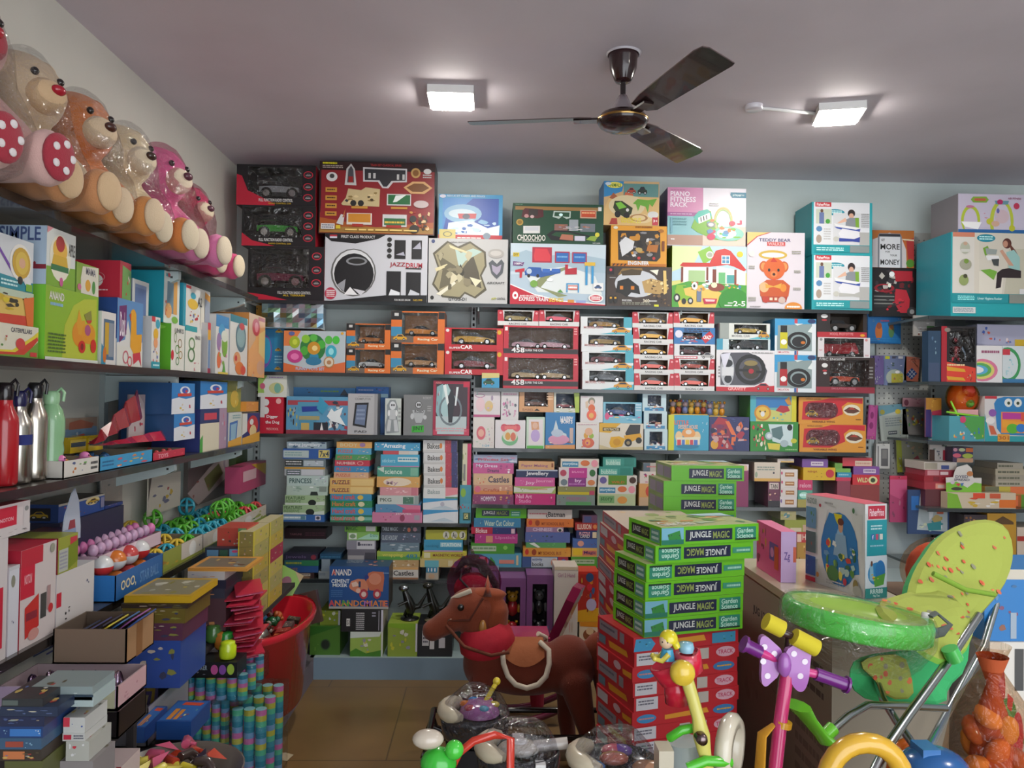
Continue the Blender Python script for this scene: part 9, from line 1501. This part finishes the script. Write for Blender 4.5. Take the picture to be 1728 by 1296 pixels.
# ---------------------------------------------------------------- right corner
m = MB(); q = [onY(x, y, 1.25) for x, y in [(1460 - 68 * math.cos(t * PI / 12), 1345 - 92 * math.sin(t * PI / 12) ** .8) for t in range(13)]]; m.tube([Vector((q[0].x, 1.25, .03))] + q + [Vector((q[-1].x, 1.25, .03))], .0165, 'd8a830', n=12); tag(m.build('ride_on_handle'), 'thick yellow arched plastic push handle at the bottom edge', 'handle')
p = onY(1576, 1292, 1.3); m = MB(); m.sph((0, 0, 0), (.055, .05, .03), '1c5a98', 'plastic'); m.box((-.03, -.02, .01), (.0, .02, .035), '2468a8', 'plastic'); m.tube([(0, 0, 0), (0, 0, -p.z + .002)], .045, '184a80'); tag(m.build('ride_on_seat', loc=p), 'blue plastic ride-on seat beside the yellow arched handle', 'ride-on toy')
m = MB(); q = [onY(x, y, 1.56) for x, y in ((1500, 1330), (1512, 1262), (1535, 1250), (1555, 1275))]; m.tube([Vector((q[0].x, 1.56, .02))] + q + [Vector((q[-1].x + .02, 1.56, .02))], .012, 'd86a1c', n=10); tag(m.build('toy_frame'), 'orange plastic toy frame behind the blue seat', 'toy')
p = onY(1674, 1230, 1.36); m = MB(); rr = random.Random(5)
m.lathe([(0, -p.z + .002), (.06, -p.z + .002), (.055, -.3), (.04, -.1), (.028, .02), (.009, .08), (.026, .13)], (0, 0, 0), 'b04c1c', 'cloth', n=20)
for i in range(34): a = i * 2.4; h = -.32 + .0105 * i; q = .07 * (1 - max(0, i - 14) / 26); m.sph((q * math.cos(a), q * math.sin(a), h), (.022, .016, .04 - .0004 * i), ('d8702c', 'e08838', 'b85a20', 'd88a28')[i % 4], 'cloth', u=7, w=6, M=Matrix.Rotation(a * 3, 3, 'X'))
ob = tag(m.build('toy_bag', loc=p), 'orange toys in a tied clear bag at the counter corner', 'bag'); m = MB(); m.lathe([(.1, -.34), (.1, -.2), (.08, -.06), (.06, .04), (.014, .11), (.03, .15)], (0, 0, 0), 'f8e8d8', 'wrap', n=24); m.build('clear_bag', ob)
def RB(name, lab, x0, y0, x1, y1, Y, col, a, d=.2, z=None):
    A = onY(x0, y1, Y); C_ = onY(x1, y0, Y); m = MB(); zb = A.z if z is None else z; m.box((0, 0, 0), (C_.x - A.x, d, C_.z - zb), col); art(m, a, Vector((0, 0, C_.z - zb)), Vector((C_.x - A.x, 0, 0)), Vector((0, 0, zb - C_.z)), Vector((0, -1, 0)), (0, 0, 100, 100)); return tag(m.build(name, loc=(A.x, Y, zb)), lab, 'box')
a_ = RB('toy_set_box', 'white and beige box printed with red strawberries below the blue box', 1668, 1084, 1860, 1560, 1.95, 'b8b4b0', 'p d8d4cc 0 0 60 0 60 22 0 30;e 4 6 14 20 b83830;e 8 16 24 26 4a8a38;e 20 20 30 34 c03038;r 22 2 30 14 444;b 4 4 60 34 8 d88838,6aa038,c83838,c8c0b8', d=.2, z=.001)
a0 = onY(1668, 1084, 1.95).z
RB('toy_set_box', 'bright blue box with a pinkish figure print, resting above the strawberry box', 1661, 962, 1860, 1080, 1.955, '1c74b8', 'r 0 0 100 14 c8c0b0;b 2 50 30 96 6 a86858,7a4868,4a88b8,8a5a48;r 22 60 27 96 98a8b8;b 5 20 34 46 3 5a8ab0,3a6a98', d=.19, z=a0 + .001)
# scrap of paper on the floor
p = onZ(480, 1278, 0); m = MB(); m.poly([(-.03, -.03, .004), (.02, -.035, .002), (.035, .01, .006), (.0, .035, .003), (-.035, .02, .008)], 'b8a888', 'matte'); tag(m.build('paper_scrap', loc=(p.x, p.y, 0)), 'small torn cream paper scrap lying on the tiled floor', 'paper')
for w in WARN: print('W', w)
